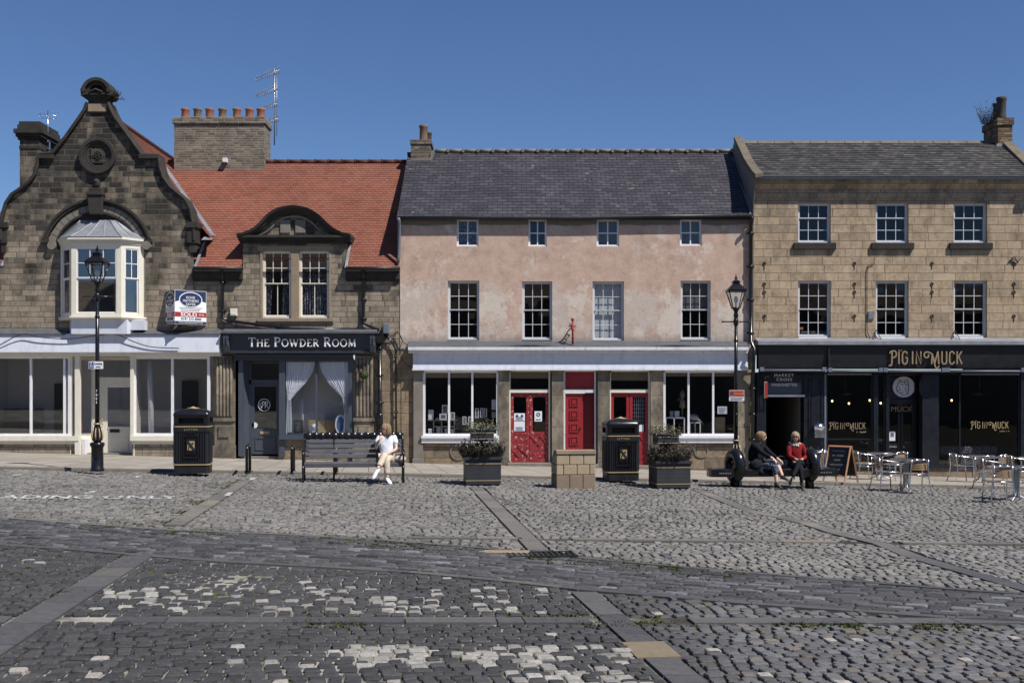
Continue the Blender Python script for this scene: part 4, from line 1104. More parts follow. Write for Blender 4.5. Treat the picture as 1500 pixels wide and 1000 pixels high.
# roof over the gabled part, running back from the gable
rx, rz_ = fx(144), fz(160)+.02
def gable_roof(name, sgn, parent):
    # courses run along y; slope falls to the side
    X_e = rx+sgn*3.35; Z_e = rz_-3.9; n = 46; vs, fs, uvs = [], [], []
    L = math.hypot(X_e-rx, Z_e-rz_); nx_, nz_ = (rz_-Z_e)/L*sgn, abs(X_e-rx)/L
    for k in range(n):
        t0, t1 = k/n, (k+1)/n
        a = (X_e+(rx-X_e)*t0+nx_*.014, Z_e+(rz_-Z_e)*t0+nz_*.014); b = (X_e+(rx-X_e)*t1, Z_e+(rz_-Z_e)*t1)
        q = len(vs); vs += [(a[0], .2, a[1]), (a[0], 9, a[1]), (b[0], 9, b[1]), (b[0], .2, b[1])]; fs.append((q, q+1, q+2, q+3)); uvs += [(0, k+.02), (8.8, k+.02), (8.8, k+.98), (0, k+.98)]
    me = bpy.data.meshes.new(name); me.from_pydata(vs, [], fs); ul = me.uv_layers.new(name='UVMap'); ul.data.foreach_set('uv', [c for p in uvs for c in p]); me.materials.append(M['red_tile'])
    return build(me, name, None, parent)
gr_ = gable_roof('gable_roof', 1, gh); gable_roof('gable_roof', -1, gh)
mb = MB(); mb.tube([(rx, .3, rz_+.02), (rx, 9, rz_+.02)], .09, 8); build(mb, 'ridge_tiles', M['red_tile'], gr_)
# main roof to the left of the gable (mostly outside the photo) and its wall
roof_slope(XL, rx, -.18, fz(391,-.18), 3.5, fz(238,3.5), 46, 'main_roof', 'red_tile', gh, k0=3, k1=14); roof_slope(XL, fx(4), -.18, fz(391,-.18), 3.5, fz(238,3.5), 46, 'roof_eaves', 'red_tile', gh, k1=3)
mb = MB(); wall_grid(mb, XL, fx(5), fz(489), fz(391), []); mb.box(XL, fx(5), -.01, .3, fz(391), fz(389)); build(mb, 'side_wall', M['gable_stone'], gh)
# lead flashing along the left of the gable
mb = MB()
vs = [(fx(57), .46, fz(243)), (fx(44), .46, fz(262)), (fx(20), .46, fz(280)), (fx(2), .46, fz(312)), (fx(0), .46, fz(332))]
for a, b in zip(vs[:-1], vs[1:]): mb.add([a, b, (b[0]-.30, b[1]-.1, b[2]-.10), (a[0]-.26, a[1]-.1, a[2]-.06)], [(0,1,2,3)])
build(mb, 'lead_flashing', M['lead'], gh)
# stone chimney behind the gable shoulder
cy = 2.6; sx = lambda px, y=cy: (px-750)*(D+y)/F
mb = MB(); z0c, z1c = fz(300, cy), fz(190, cy)
mb.box(sx(29), sx(58), cy, cy+1.5, z0c, z1c)
chim = build(mb, 'chimney', M['gable_stone'], gh)
mb = MB()
for a, b, g_ in ((218,214,.02), (205,201,.05), (201,196,.10), (196,190,.15), (190,183,.06), (183,178,.02)): mb.box(sx(29)-g_, sx(58)+g_, cy-g_, cy+1.5+g_, fz(a, cy), fz(b, cy)-.001)
build(mb, 'chimney_cap', M['dark_stone'], chim)

# ================================================================ 2 the dormer house
dh = thing('dormer_house', 'stone house with long red tiled roof, curved stone dormer and a slate blue shop front', 'house', (fx(430), 0, G(fx(430), 0)))
mb = MB(); hx0, hx1 = fx(381), fx(483)
wz0, wz1 = fz(466), fz(367)
wall_grid(mb, fx(288), fx(586), fz(520), fz(398), [(hx0, hx1, wz0, fz(398))])
wall_grid(mb, fx(356), fx(507), fz(398), fz(350), [(hx0, hx1, fz(398), wz1)])
mb.box(fx(356), fx(356)+.25, .004, 1.6, fz(398), fz(350)); mb.box(fx(507)-.25, fx(507), .004, 1.6, fz(398), fz(350))
build(mb, 'wall', M['dormer_stone'], dh)
# wall beneath: right of the shop and the pilasters
mb = MB(); wall_grid(mb, fx(520), fx(604), -1.2, fz(520), []); wall_grid(mb, fx(312), fx(352), -1.2, fz(520), [])
mb.box(fx(345), fx(352), -.0, .12, -1, fz(520)-.002); mb.box(fx(408), fx(522), -.03, .15, -1.0, fz(643)); mb.box(fx(588), fx(606), -.02, .3, -1.0, fz(510))
build(mb, 'ground_floor_wall', M['base_stone'], dh)
for k, (a, b) in enumerate(((317, 342), (521, 547))):
    mb = MB(); x0, x1 = fx(a), fx(b); zt_, zb_ = fz(521), fz(612)
    mb.box(x0, x1, -.10, .0, zb_, zt_)
    for i in range(5):
        xx = x0+(x1-x0)*(i+.5)/5; mb.tube([(xx, -.1, zb_+.06), (xx, -.1, zt_-.1)], (x1-x0)/11, 8)
    mb.box(x0-.06, x1+.06, -.17, 0, zb_-.1, zb_); mb.box(x0-.02, x1+.02, -.13, 0, zb_-.16, zb_-.1)
    mb.box(x0-.03, x1+.03, -.12, 0, fz(652), zb_-.16); mb.box(x0+.1, x1-.1, -.16, -.1, fz(640), fz(624)); mb.box(x0-.08, x1+.08, -.16, 0, -1.2, fz(652))
    build(mb, 'fluted_pilaster', M['pilaster_stone'], dh, bevel=.006)
# eaves
mb = MB()
for a, b in ((283, 356), (507, 586)): mb.box(fx(a), fx(b), -.16, .1, fz(398), fz(394)); mb.box(fx(a), fx(b), -.10, .1, fz(409), fz(398)-.001); mb.box(fx(a)+.01, fx(b)-.01, -.06, .1, fz(412), fz(409)-.002)
build(mb, 'eaves_cornice', M['dark_stone'], dh)
mb = MB()
for a, b in ((283, 356), (507, 586)): mb.tube([(fx(a,-.25), -.25, fz(393,-.25)), (fx(b,-.25), -.25, fz(393,-.25))], .055, 10)
build(mb, 'gutter', M['black_matt'], dh)
ro = roof_slope(rx+.2, fx(586), -.18, fz(391,-.18), 3.5, fz(238,3.5), 46, 'roof', 'red_tile', dh, k0=3)
for a, b in ((287, 355.5), (507.5, 586)): roof_slope(fx(a), fx(b), -.18, fz(391,-.18), 3.5, fz(238,3.5), 46, 'roof_eaves', 'red_tile', dh, k1=3)
roof_slope(-8, fx(586), 7.4, fz(391,-.18), 3.5, fz(238,3.5), 10, 'rear_roof', 'red_tile', dh)
mb = MB(); x = sx(247, 3.5)
while x < fx(600): mb.tube([(x, 3.5, fz(237.6,3.5)), (x+.43, 3.5, fz(237.6,3.5))], .085, 8); mb.tube([(x+.4, 3.5, fz(237.3,3.5)), (x+.45, 3.5, fz(237.3,3.5))], .1, 8); x += .45
build(mb, 'ridge_tiles', M['red_tile'], ro)
mb = MB()   # valley lead
a, b = Vector((rx+.55+.0, 3.1, 0)), None
def roofz(y): return fz(391,-.18)+(fz(238,3.5)-fz(391,-.18))*(y+.18)/3.68
pts = []
for k in range(9):
    y = .8+2.6*k/8; z = roofz(y); X = rx+(rz_-z)/3.9*3.35; pts.append((X, y, z+.03))
for p, q in zip(pts[:-1], pts[1:]): mb.add([(p[0]-.05,p[1],p[2]+.03), (p[0]+.11,p[1]-.02,p[2]), (q[0]+.11,q[1]-.02,q[2]), (q[0]-.05,q[1],q[2]+.03)], [(0,1,2,3)])
mb.add([(fx(296), -.1, fz(352)), (fx(314), -.1, fz(352)), (fx(306), .3, fz(346)), (fx(296), .3, fz(344))], [(0,1,2,3)])
mb.add([(fx(286), -.2, fz(393)), (fx(290), -.2, fz(393)), (fx(297), .35, fz(352)), (fx(293), .35, fz(352))], [(0,1,2,3)])
mb.add([(fx(506), -.2, fz(393)), (fx(510), -.2, fz(393)), (fx(513), .35, fz(352)), (fx(509), .35, fz(352))], [(0,1,2,3)])
build(mb, 'valley_lead', M['lead'], ro)
# dormer pediment
og = [(349,345), (358,343), (370,338), (381,330), (392,318), (403,310), (415,305.5), (430,304), (446,305.5), (458,310), (470,318), (482,330), (493,338), (504,343), (515,345)]
mb = MB(); op = [P(*p) for p in og]
mb.prism([P(362,349)]+[P(p[0], p[1]+2) for p in og[1:-1]]+[P(502,349)], .0, 1.5)
build(mb, 'dormer_gable', M['dormer_stone'], dh)
mb = MB(); moulding(mb, op[::-1], [(-1.2,-.0), (-1.2,-.1), (.1,-.14), (.17,-.1), (.22,-.05), (.22,.02), (-1.2,.04)]) if 0 else None
def mould2(mb, pts, lo, hi, out, back): 
    n = len(pts); vs = []
    for i, p in enumerate(pts):
        a = pts[max(i-1,0)]; b = pts[min(i+1,n-1)]; tx, tz = b[0]-a[0], b[1]-a[1]; l = math.hypot(tx,tz); nx_, nz_ = -tz/l, tx/l
        vs += [(p[0]+nx_*lo, -out, p[1]+nz_*lo), (p[0]+nx_*hi, -out-.03, p[1]+nz_*hi), (p[0]+nx_*hi, back, p[1]+nz_*hi), (p[0]+nx_*lo, back, p[1]+nz_*lo)]
    fs = [(4*i+k, 4*i+(k+1)%4, 4*i+4+(k+1)%4, 4*i+4+k) for i in range(n-1) for k in range(4)] + [(0,1,2,3), tuple(4*(n-1)+k for k in (3,2,1,0))]
    mb.add(vs, fs)
def smooth_pts(pts, k=4):
    out = []
    for i in range(len(pts)-1):
        p0 = pts[max(i-1,0)]; p1 = pts[i]; p2 = pts[i+1]; p3 = pts[min(i+2,len(pts)-1)]
        for j in range(k):
            t = j/k; out.append(tuple(.5*((2*p1[c])+(-p0[c]+p2[c])*t+(2*p0[c]-5*p1[c]+4*p2[c]-p3[c])*t*t+(-p0[c]+3*p1[c]-3*p2[c]+p3[c])*t**3) for c in range(2)))
    return out+[pts[-1]]
ops = smooth_pts(op)
mould2(mb, ops, -.06, .02, .24, 1.2); mould2(mb, ops, -.13, -.06, .15, 1.0); mould2(mb, ops, -.19, -.13, .08, .5)
mb.box(fx(349), fx(515), -.22, .3, fz(349), fz(345.5)); mb.box(fx(354), fx(509), -.14, .3, fz(353), fz(349)-.001); mb.box(fx(356), fx(508), -.08, .3, fz(357), fz(353)-.001)
build(mb, 'dormer_moulding', M['dark_stone'], dh)
mb = MB(); zc = fz(372)
ins = [(p[0]*.72+fx(432)*.28, p[1]*.72+fz(344)*.28-.02) for p in ops]; mould2(mb, ins, -.06, 0, .04, .0)
for px in (418, 440): mb.box(fx(px)-.16, fx(px)+.16, -.04, .0, fz(342), fz(322))
build(mb, 'carved_panel', M['grey_stone'], dh, bevel=.02)
mb = MB()   # mullion and surround
for a, b in ((381,384.5), (426.5,438), (482,485)): mb.box(fx(a), fx(b), -.015, .2, wz0, wz1)
mb.box(fx(377), fx(489), -.02, .2, wz1, fz(360)); mb.box(fx(377), fx(489), -.07, .15, fz(471), wz0); mb.box(fx(377), fx(489), -.04, .1, fz(474), fz(471)-.001)
build(mb, 'window_surround', M['trim_stone'], dh, bevel=.008)
for a, b in ((384.5, 426.5), (438, 482)): sash(dh, fx(a), fx(b), wz0, wz1, .07, 3, 2, 1, 'cream', .05, .022, cb=2, meet=fz(415), glass='glass')
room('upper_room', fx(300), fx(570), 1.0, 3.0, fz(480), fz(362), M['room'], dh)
mb = MB(); curtain(mb, [(fz(400), fx(385), fx(400)), (fz(430), fx(385), fx(396)), (fz(466), fx(385), fx(394))], .2, 5); curtain(mb, [(fz(395), fx(414), fx(427)), (fz(466), fx(410), fx(427))], .2, 5); curtain(mb, [(fz(370), fx(438), fx(483)), (fz(466), fx(438), fx(483))], .22, 12)
tag(build(mb, 'lace_curtain', M['lace']), 'patterned lace curtain hanging inside the twin dormer window', 'curtain')
# the big brick chimney on the ridge, seven pots
cy = 3.2; mb = MB(); mb.box(sx(255,cy), sx(387,cy), cy, cy+1.0, fz(262,cy), fz(181,cy)); chim = build(mb, 'chimney', M['grey_brick'], dh)
mb = MB(); mb.box(sx(255,cy)-.05, sx(387,cy)+.05, cy-.05, cy+1.05, fz(181,cy), fz(175,cy)); mb.box(sx(255,cy)-.02, sx(387,cy)+.02, cy-.02, cy+1.02, fz(175,cy), fz(171.5,cy)); build(mb, 'chimney_cap', M['grey_brick'], chim)
for k, px in enumerate((271.5, 289.5, 307, 326, 347, 365.5, 382)):
    mb = MB(); pot(mb, sx(px,cy+.5), cy+.5, fz(172.5,cy), .145, .42); build(mb, 'chimney_pot', M['terracotta' if k in (0,4,5,6,2) else 'old_pot'], chim)
mb = MB(); mb.box(sx(326,3), sx(332,3), 3.0, 3.19, fz(238,3.1), fz(232,3.1)); build(mb, 'white_box', M['white'], chim)
# shop front of the powder room
FY = -.32
mb = MB(); sgx0, sgx1 = fx(336,FY), fx(542,FY)
mb.prismx([(0, fz(485)+.06), (FY-.1, fz(488,FY)), (FY-.1, fz(489.5,FY)), (FY, fz(490,FY)), (FY+.06, fz(514,FY)), (FY-.02, fz(514,FY)), (FY-.02, fz(517,FY)), (0, fz(517,FY))], sgx0, sgx1)
build(mb, 'sign_board', M['navy2'], dh)
mb = MB(); mb.prismx([(0, fz(481)), (FY-.16, fz(486,FY)), (FY-.16, fz(488.5,FY)), (0, fz(488.5,FY))], fx(326,FY), fx(552,FY)); build(mb, 'sign_flashing', M['lead_dark'], dh)
for a, b in ((327.5, 336), (542, 549.5)):
    mb = MB(); mb.prismx([(0, fz(489)), (FY-.1, fz(489,FY)), (FY-.13, fz(495,FY)), (FY-.07, fz(500,FY)), (FY-.09, fz(506,FY)), (FY+.02, fz(516,FY)), (0, fz(517,FY))], fx(a,FY), fx(b,FY))
    for q in (1, 3): mb.box(fx(a+q*(b-a)/4-.7,FY), fx(a+q*(b-a)/4+.7,FY), FY-.15, FY, fz(505,FY), fz(492,FY))
    build(mb, 'console', M['navy'], dh, bevel=.006)
serif_line('sign_lettering', [('T', .19), ('HE', .155), (' ', .2), ('P', .19), ('OWDER', .155), (' ', .2), ('R', .19), ('OOM', .155)], fx(364.5,FY), fx(512,FY), fz(507.5,FY), FY-.03, 'white_print', dh, thick=.01, wt=.17)
mb = MB(); mb.box(fx(346), fx(517), -.22, .1, fz(524.5), fz(518.5)); mb.box(fx(344), fx(518), -.16, .1, fz(528), fz(524.5)-.001); build(mb, 'awning_box', M['navy2'], dh, bevel=.01)
mb = MB(); yb = -.08
for a, b, y0, y1 in ((350,357,528,668), (409.5,418,528,668), (510.5,516,528,643)): mb.box(fx(a), fx(b), yb, .1, fz(y1), fz(y0))
mb.box(fx(462.5), fx(465.5), yb+.01, .05, fz(637), fz(528)); mb.box(fx(418), fx(510.5), yb+.01, .08, fz(638), fz(635.5)); mb.box(fx(410), fx(520), -.18, .1, fz(643), fz(638)-.001)
mb.box(fx(418), fx(510.5), yb+.01, .05, fz(530), fz(528)+.001)
yd = .35
cant(mb, (fx(357), .08), (fx(361), yd), -.6, fz(528), .04); cant(mb, (fx(408), yd), (fx(410), .08), -.6, fz(528), .04)
mb.box(fx(361), fx(408), yd, yd+.08, fz(562), fz(556)); mb.box(fx(361), fx(408), yd, yd+.08, fz(532), fz(528)); mb.box(fx(361), fx(364), yd, yd+.08, -.6, fz(532)); mb.box(fx(405), fx(408), yd, yd+.08, -.6, fz(532))
build(mb, 'shop_frame', M['navy'], dh)
pane(dh, fx(418), fx(510.5), fz(636), fz(530), yb+.06, 'glass', 'shop_pane'); pane(dh, fx(364), fx(405), fz(556), fz(532), yd+.05, 'shop_glass', 'transom_pane')
mb = MB(); db = fz(666)
mb.box(fx(364), fx(368.5), yd+.02, yd+.07, db, fz(562)); mb.box(fx(401), fx(405), yd+.02, yd+.07, db, fz(562)); mb.box(fx(368.5), fx(401), yd+.02, yd+.07, fz(566), fz(562)); mb.box(fx(368.5), fx(401), yd+.02, yd+.07, db, fz(628))
mb.box(fx(370), fx(400), yd-.0, yd+.02, fz(643), fz(641)); mb.box(fx(370), fx(400), yd-.0, yd+.02, fz(660), fz(658)); mb.box(fx(370), fx(372), yd-.0, yd+.02, fz(658), fz(643)); mb.box(fx(398), fx(400), yd-.0, yd+.02, fz(658), fz(643))
dr = build(mb, 'door', M['navy'], dh, bevel=.005); pane(dr, fx(368.5), fx(401), fz(628), fz(566), yd+.05, 'shop_glass')
mb = MB(); mb.box(fx(377), fx(391), yd, yd+.02, fz(636), fz(632)); build(mb, 'letter_box', M['gold'], dr)
mb = MB(); lx, lz = fx(383), fz(593); mb.ring(lx, lz, .175, .19, yd+.02, yd+.03); mb.ribbon([(lx-.08, lz-.1), (lx-.03, lz+.1)], .02, yd+.02, yd+.03); mb.ribbon(arc(lx-.03, lz+.05, .055, 140, -90, 12), .016, yd+.019, yd+.03)
mb.ribbon([(lx+.03, lz-.1), (lx+.05, lz+.1)], .02, yd+.02, yd+.03); mb.ribbon(arc(lx+.06, lz+.05, .05, 140, -90, 12)+[(lx+.14, lz-.1)], .016, yd+.019, yd+.03); mb.ribbon(arc(lx-.09, lz+.0, .05, 60, 300, 10), .012, yd+.018, yd+.03)
build(mb, 'door_monogram', M['white_print'], dr)
mb = MB(); mb.disc(fx(369), fz(623), .09, yd+.02, yd+.03); build(mb, 'round_notice', M['paper'], dr)
mb = MB(); mb.box(fx(352), fx(412), .1, .6, -.8, PV(fx(380), .1)+.07); build(mb, 'door_step', M['grey_stone'], dh)
room('shop_room', fx(346), fx(517), .45, 4.5, G(fx(430),0)-.1, fz(526), M['room'], dh)
mb = MB(); mb.box(fx(418), fx(510), .1, .95, fz(643), fz(637)); mb.box(fx(410), fx(517), .95, 1.0, fz(637), fz(526)); mb.box(fx(410), fx(414), .1, .95, fz(640), fz(526)); build(mb, 'window_bed', M['room_pale'], dh)
# downpipes
downpipe(dh, [(fx(327),-.2,fz(396)), (fx(327),-.08,fz(404)), (fx(327),-.08,fz(466)), (fx(335),-.08,fz(470)), (fx(430),-.09,fz(482)), (fx(536),-.09,fz(483))], .05)
downpipe(dh, [(fx(533),-.2,fz(396)), (fx(533),-.08,fz(404)), (fx(533),-.08,fz(474)), (fx(556),-.12,fz(484))], .05)
mb = MB(); mb.lathe([(.09,0),(.16,.12),(.2,.2),(.2,.3),(.17,.3)], (fx(557), -.18, fz(503)), 4, smooth=False); build(mb, 'hopper', M['black'], dh)
downpipe(dh, [(fx(557),-.12,fz(500)), (fx(557),-.12,fz(640)), (fx(558),-.12,fz(668))], .06); downpipe(dh, [(fx(563),-.1,fz(490)), (fx(574),-.1,fz(500)), (fx(580),-.1,fz(512)), (fx(581),-.1,fz(655))], .03)
mb = MB(); mb.lathe([(.07,0),(.1,.03),(.1,.3),(.07,.36)], (fx(557), -.12, fz(622)), 12); build(mb, 'pipe_socket', M['black'], dh)
mb = MB(); mb.box(fx(562), fx(571), -.22, 0, fz(489), fz(474)); build(mb, 'junction_box', M['grey_plastic'], dh, bevel=.02)
mb = MB(); mb.box(fx(338), fx(348), -.09, 0, fz(463), fz(452)); mb.box(fx(339), fx(347), -.11, -.09, fz(462), fz(458)); tag(build(mb, 'alarm_box', M['cream'], bevel=.02), 'small cream alarm box on the stone wall above the blue shop sign', 'alarm box')
# ================================================================ 3 the pink rendered house
ph = thing('rendered_house', 'three storey house in worn pink render with slate roof, white fascia and red doors', 'house', (fx(845), 0, G(fx(845), 0)))
PX0, PX1 = fx(585), fx(1102)
small = [(669,701,321,361), (774,801,321,361), (874,907,321,361), (996,1028,321,360)]
big = [(656,702,411,498), (765,809,412,498), (868,914,412,499), (997,1041,411,498)]
H = [(fx(a), fx(b), fz(d), fz(c)) for a, b, c, d in small+big]
mb = MB(); wall_grid(mb, PX0, PX1, fz(520), fz(316), H, depth=.25)
mb.quad((PX0,0,fz(540)), (PX0,3.4,fz(540)), (PX0,3.4,fz(222,3.25)), (PX0,0,fz(316)))
build(mb, 'wall', M['pink_render'], ph)
mb = MB(); mb.add([(PX0-.002,-.0,fz(700)), (PX0-.002,8,fz(700)), (PX0-.002,8,fz(400)), (PX0-.002,3.4,fz(225,3.25)), (PX0-.002,.05,fz(318))], [(0,1,2,3,4)]); build(mb, 'party_wall', M['rough_brick'], ph)
for i, (a, b, c, d) in enumerate(small):   # four-pane casements
    mb = MB(); x0, x1, z0, z1 = fx(a), fx(b), fz(d), fz(c); y = .07; f = .06
    mb.box(x0, x0+f, y, y+.06, z0, z1); mb.box(x1-f, x1, y, y+.06, z0, z1); mb.box(x0+f, x1-f, y, y+.06, z0, z0+f); mb.box(x0+f, x1-f, y, y+.06, z1-f, z1)
    mb.box((x0+x1)/2-.018, (x0+x1)/2+.018, y+.01, y+.045, z0+f, z1-f); mb.box(x0+f, x1-f, y+.012, y+.043, (z0+z1)/2-.016, (z0+z1)/2+.016); mb.box(x0-.0, x1, y-.04, y-.001, z0, z0+.04)
    o = build(mb, 'window', M['white'], ph); pane(o, x0+f*.8, x1-f*.8, z0+f*.8, z1-f*.8, y+.03, 'sash_glass')
for i, (a, b, c, d) in enumerate(big):
    sash(ph, fx(a), fx(b), fz(d), fz(c), .09, 3, 2, 2, 'shaded_sash_white', .042, .019, meet=fz((c+d)/2-1))
mb = MB()
for a, b, c, d in big: mb.box(fx(a)+.0, fx(b)-.0, -.015, .09, fz(d)-.02, fz(d)+.012)
mb.box(fx(654), fx(704), -.02, .02, fz(501), fz(499)); build(mb, 'stone_sill', M['grey_stone'], ph)
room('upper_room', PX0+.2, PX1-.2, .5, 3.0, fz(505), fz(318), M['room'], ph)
mb = MB(); mb.box(PX0+.2, PX1-.2, .26, 3.0, fz(372), fz(368)); build(mb, 'upper_floor', M['room'], ph)
def netthing(px0, px1, py0, py1, label, mat='room_pale', wavy=True, y=.22):
    mb = MB()
    if wavy: curtain(mb, [(fz(py0), fx(px0), fx(px1)), (fz(py1), fx(px0), fx(px1))], y+.03, 6, .012)
    else: mb.box(fx(px0), fx(px1), y, y+.01, fz(py1), fz(py0))
    return tag(build(mb, 'window_blind', M[mat]), label, 'blind')
netthing(869, 913, 413, 497, 'pale blind filling the third big window of the pink house', wavy=False)
netthing(997, 1040, 412, 452, 'grey blind drawn half down in the rightmost big window of the pink house', 'room_dim', False)
netthing(670, 700, 322, 360, 'net curtain in the leftmost small attic window of the pink house', 'lace')
netthing(997, 1027, 322, 359, 'grey curtain in the rightmost small attic window of the pink house', 'room_dim')
netthing(875, 906, 322, 360, 'grey curtain in the third small attic window of the pink house', 'room_dim')
# roof
ro = roof_slope(fx(582), fx(1104), -.14, fz(318,-.14), 3.25, fz(223,3.25), 24, 'roof', 'slate', ph, lip=.012, wob=.03, xr0=fx(598,3.25), xr1=fx(1074,3.25))
roof_slope(fx(582), fx(1104), 6.8, fz(318,-.12), 3.25, fz(223,3.25), 6, 'rear_roof', 'slate', ph)
mb = MB(); x = sx(636,3.25); X1 = sx(1074,3.25); mb.tube([(x, 3.25, fz(222.5,3.25)), (X1, 3.25, fz(222.5,3.25))], .075, 8, flat=.8)
build(mb, 'ridge_mortar', M['trim_stone'], ro)
mb = MB(); k = 0
while x < X1-.2:
    mb.tube([(x+.04, 3.22, fz(221.3,3.22)), (x+.44, 3.22, fz(221.3,3.22))], .07, 8); mb.box(x+.43, x+.49, 3.10, 3.34, fz(224,3.2), fz(219,3.2)); x += .497
build(mb, 'ridge_tiles', M['grey_stone'], ro)
mb = MB(); mb.tube([(fx(582,-.3), -.17, fz(319,-.2)), (fx(700,-.3), -.17, fz(318.7,-.2)), (fx(850,-.3), -.17, fz(319.4,-.2)), (fx(960,-.3), -.17, fz(316.8,-.2)), (fx(1104,-.3), -.17, fz(315.5,-.2))], .058, 10); mb.box(fx(583), fx(1103), -.12, -.0, fz(322), fz(318.5))
build(mb, 'gutter', M['black_matt'], ph)
# chimney with two pots, mortar skirt
cy = 2.9; mb = MB(); mb.box(sx(602,cy), sx(630.5,cy), cy, cy+.95, fz(245,cy), fz(205.5,cy)); mb.box(sx(602,cy)-.03, sx(631,cy)+.03, cy-.03, cy+.98, fz(211,cy), fz(205,cy)); chim = build(mb, 'chimney', M['rough_brick'], ph)
mb = MB(); mb.prism([(sx(601,2.85), fz(237,2.85)), (sx(633,2.85), fz(235,2.85)), (sx(637,2.85), fz(222,2.85)), (sx(632,2.85), fz(222,2.85)), (sx(630,2.85), fz(231,2.85)), (sx(602,2.85), fz(232,2.85))], 2.82, 3.2); build(mb, 'mortar_skirt', M['grey_stone'], chim)
mb = MB(); pot(mb, sx(620.5,cy+.3), cy+.3, fz(205.5,cy), .15, .56); build(mb, 'chimney_pot', M['old_pot'], chim)
mb = MB(); pot(mb, sx(629.5,cy+.75)-.05, cy+.75, fz(205.5,cy), .13, .42); build(mb, 'chimney_pot', M['dark_pot'], chim)
# fascia, cornice and lead over the shops
mb = MB(); x0, x1 = fx(597,-.4), fx(1097,-.4)
n = 80; tops, lows = [], []
def wav(x): return .028*math.sin(x*1.3+1)+.02*math.sin(x*2.9)
vs = []
for i in range(n+1):
    x = x0+(x1-x0)*i/n; vs += [(x, 0, fz(501)+.03), (x, -.43, fz(506.5,-.43)+wav(x)), (x, -.435, fz(506.5,-.43)-.04+wav(x)), (x, -.2, fz(507,-.46)-.05+wav(x)*.5)]
mb.add(vs, [(4*i+k, 4*i+4+k, 4*i+5+k, 4*i+1+k) for i in range(n) for k in range(3)])
build(mb, 'cornice_lead', M['lead_dark'], ph)
mb = MB(); cornice(mb, x0+.02, x1-.02, [(fz(512.5,-.45), fz(508,-.45), .44), (fz(517,-.36), fz(512.5,-.45)-.001, .34)]); build(mb, 'cornice', M['old_white'], ph)
mb = MB(); mb.prismx([(0, fz(516)), (-.22, fz(516,-.22)), (-.23, fz(529,-.23)), (-.27, fz(540,-.27)), (0, fz(541))], fx(606), fx(1093)); build(mb, 'fascia', M['lead_white'], ph)
mb = MB(); mb.box(fx(605), fx(1094), -.29, 0, fz(542.5), fz(540)-.001); build(mb, 'fascia_bead', M['old_white'], ph)
# ground floor: pilasters, stall risers
zt = fz(541.5)
for a, b, mt in ((606,620,'grey_stone'), (730,746,'pilaster_stone'), (808,825,'pilaster_stone'), (875,893,'pilaster_stone'), (952,971,'pilaster_stone'), (1079,1098,'pilaster_stone')):
    mb = MB(); mb.box(fx(a), fx(b), -.14, .3, -1.3, zt); mb.box(fx(a)-.03, fx(b)+.03, -.18, .25, zt-.09, zt-.0012); mb.box(fx(a)-.03, fx(b)+.03, -.17, .25, -1.3, PV(fx(a),0)+.14)
    build(mb, 'pilaster', M[mt], ph, bevel=.01)
mb = MB(); mb.box(fx(619), fx(731), -.06, .25, -1.3, fz(648)); mb.box(fx(970), fx(1080), -.06, .25, -1.3, fz(648)); mb.box(fx(1093), fx(1104), -.06, .25, -1.3, fz(520))
build(mb, 'stall_riser', M['base_stone'], ph)
for cx_, cz_, r in ((672, 661, .26), (1026.5, 659.5, .22)):
    mb = MB(); mb.ring(fx(cx_), fz(cz_), r-.035, r, -.09, -.05, n=36); build(mb, 'carved_ring', M['grey_stone'], ph)
framed(ph, fx(620), fx(730.5), fz(638), zt-.02, -.10, 'white', .07, mull=((fx(658), .06), (fx(692), .06)), glass='shop_glass' if 0 else 'glass')
framed(ph, fx(971), fx(1079), fz(638), zt-.02, -.10, 'white', .07, mull=((fx(1008), .06), (fx(1044), .06)), glass='glass')
mb = MB()
for a, b in ((618, 731), (970, 1080)): mb.box(fx(a), fx(b), -.22, .0, fz(641), fz(637.5)); mb.box(fx(a), fx(b), -.17, .0, fz(648), fz(641)-.001)
build(mb, 'window_sill', M['white'], ph)
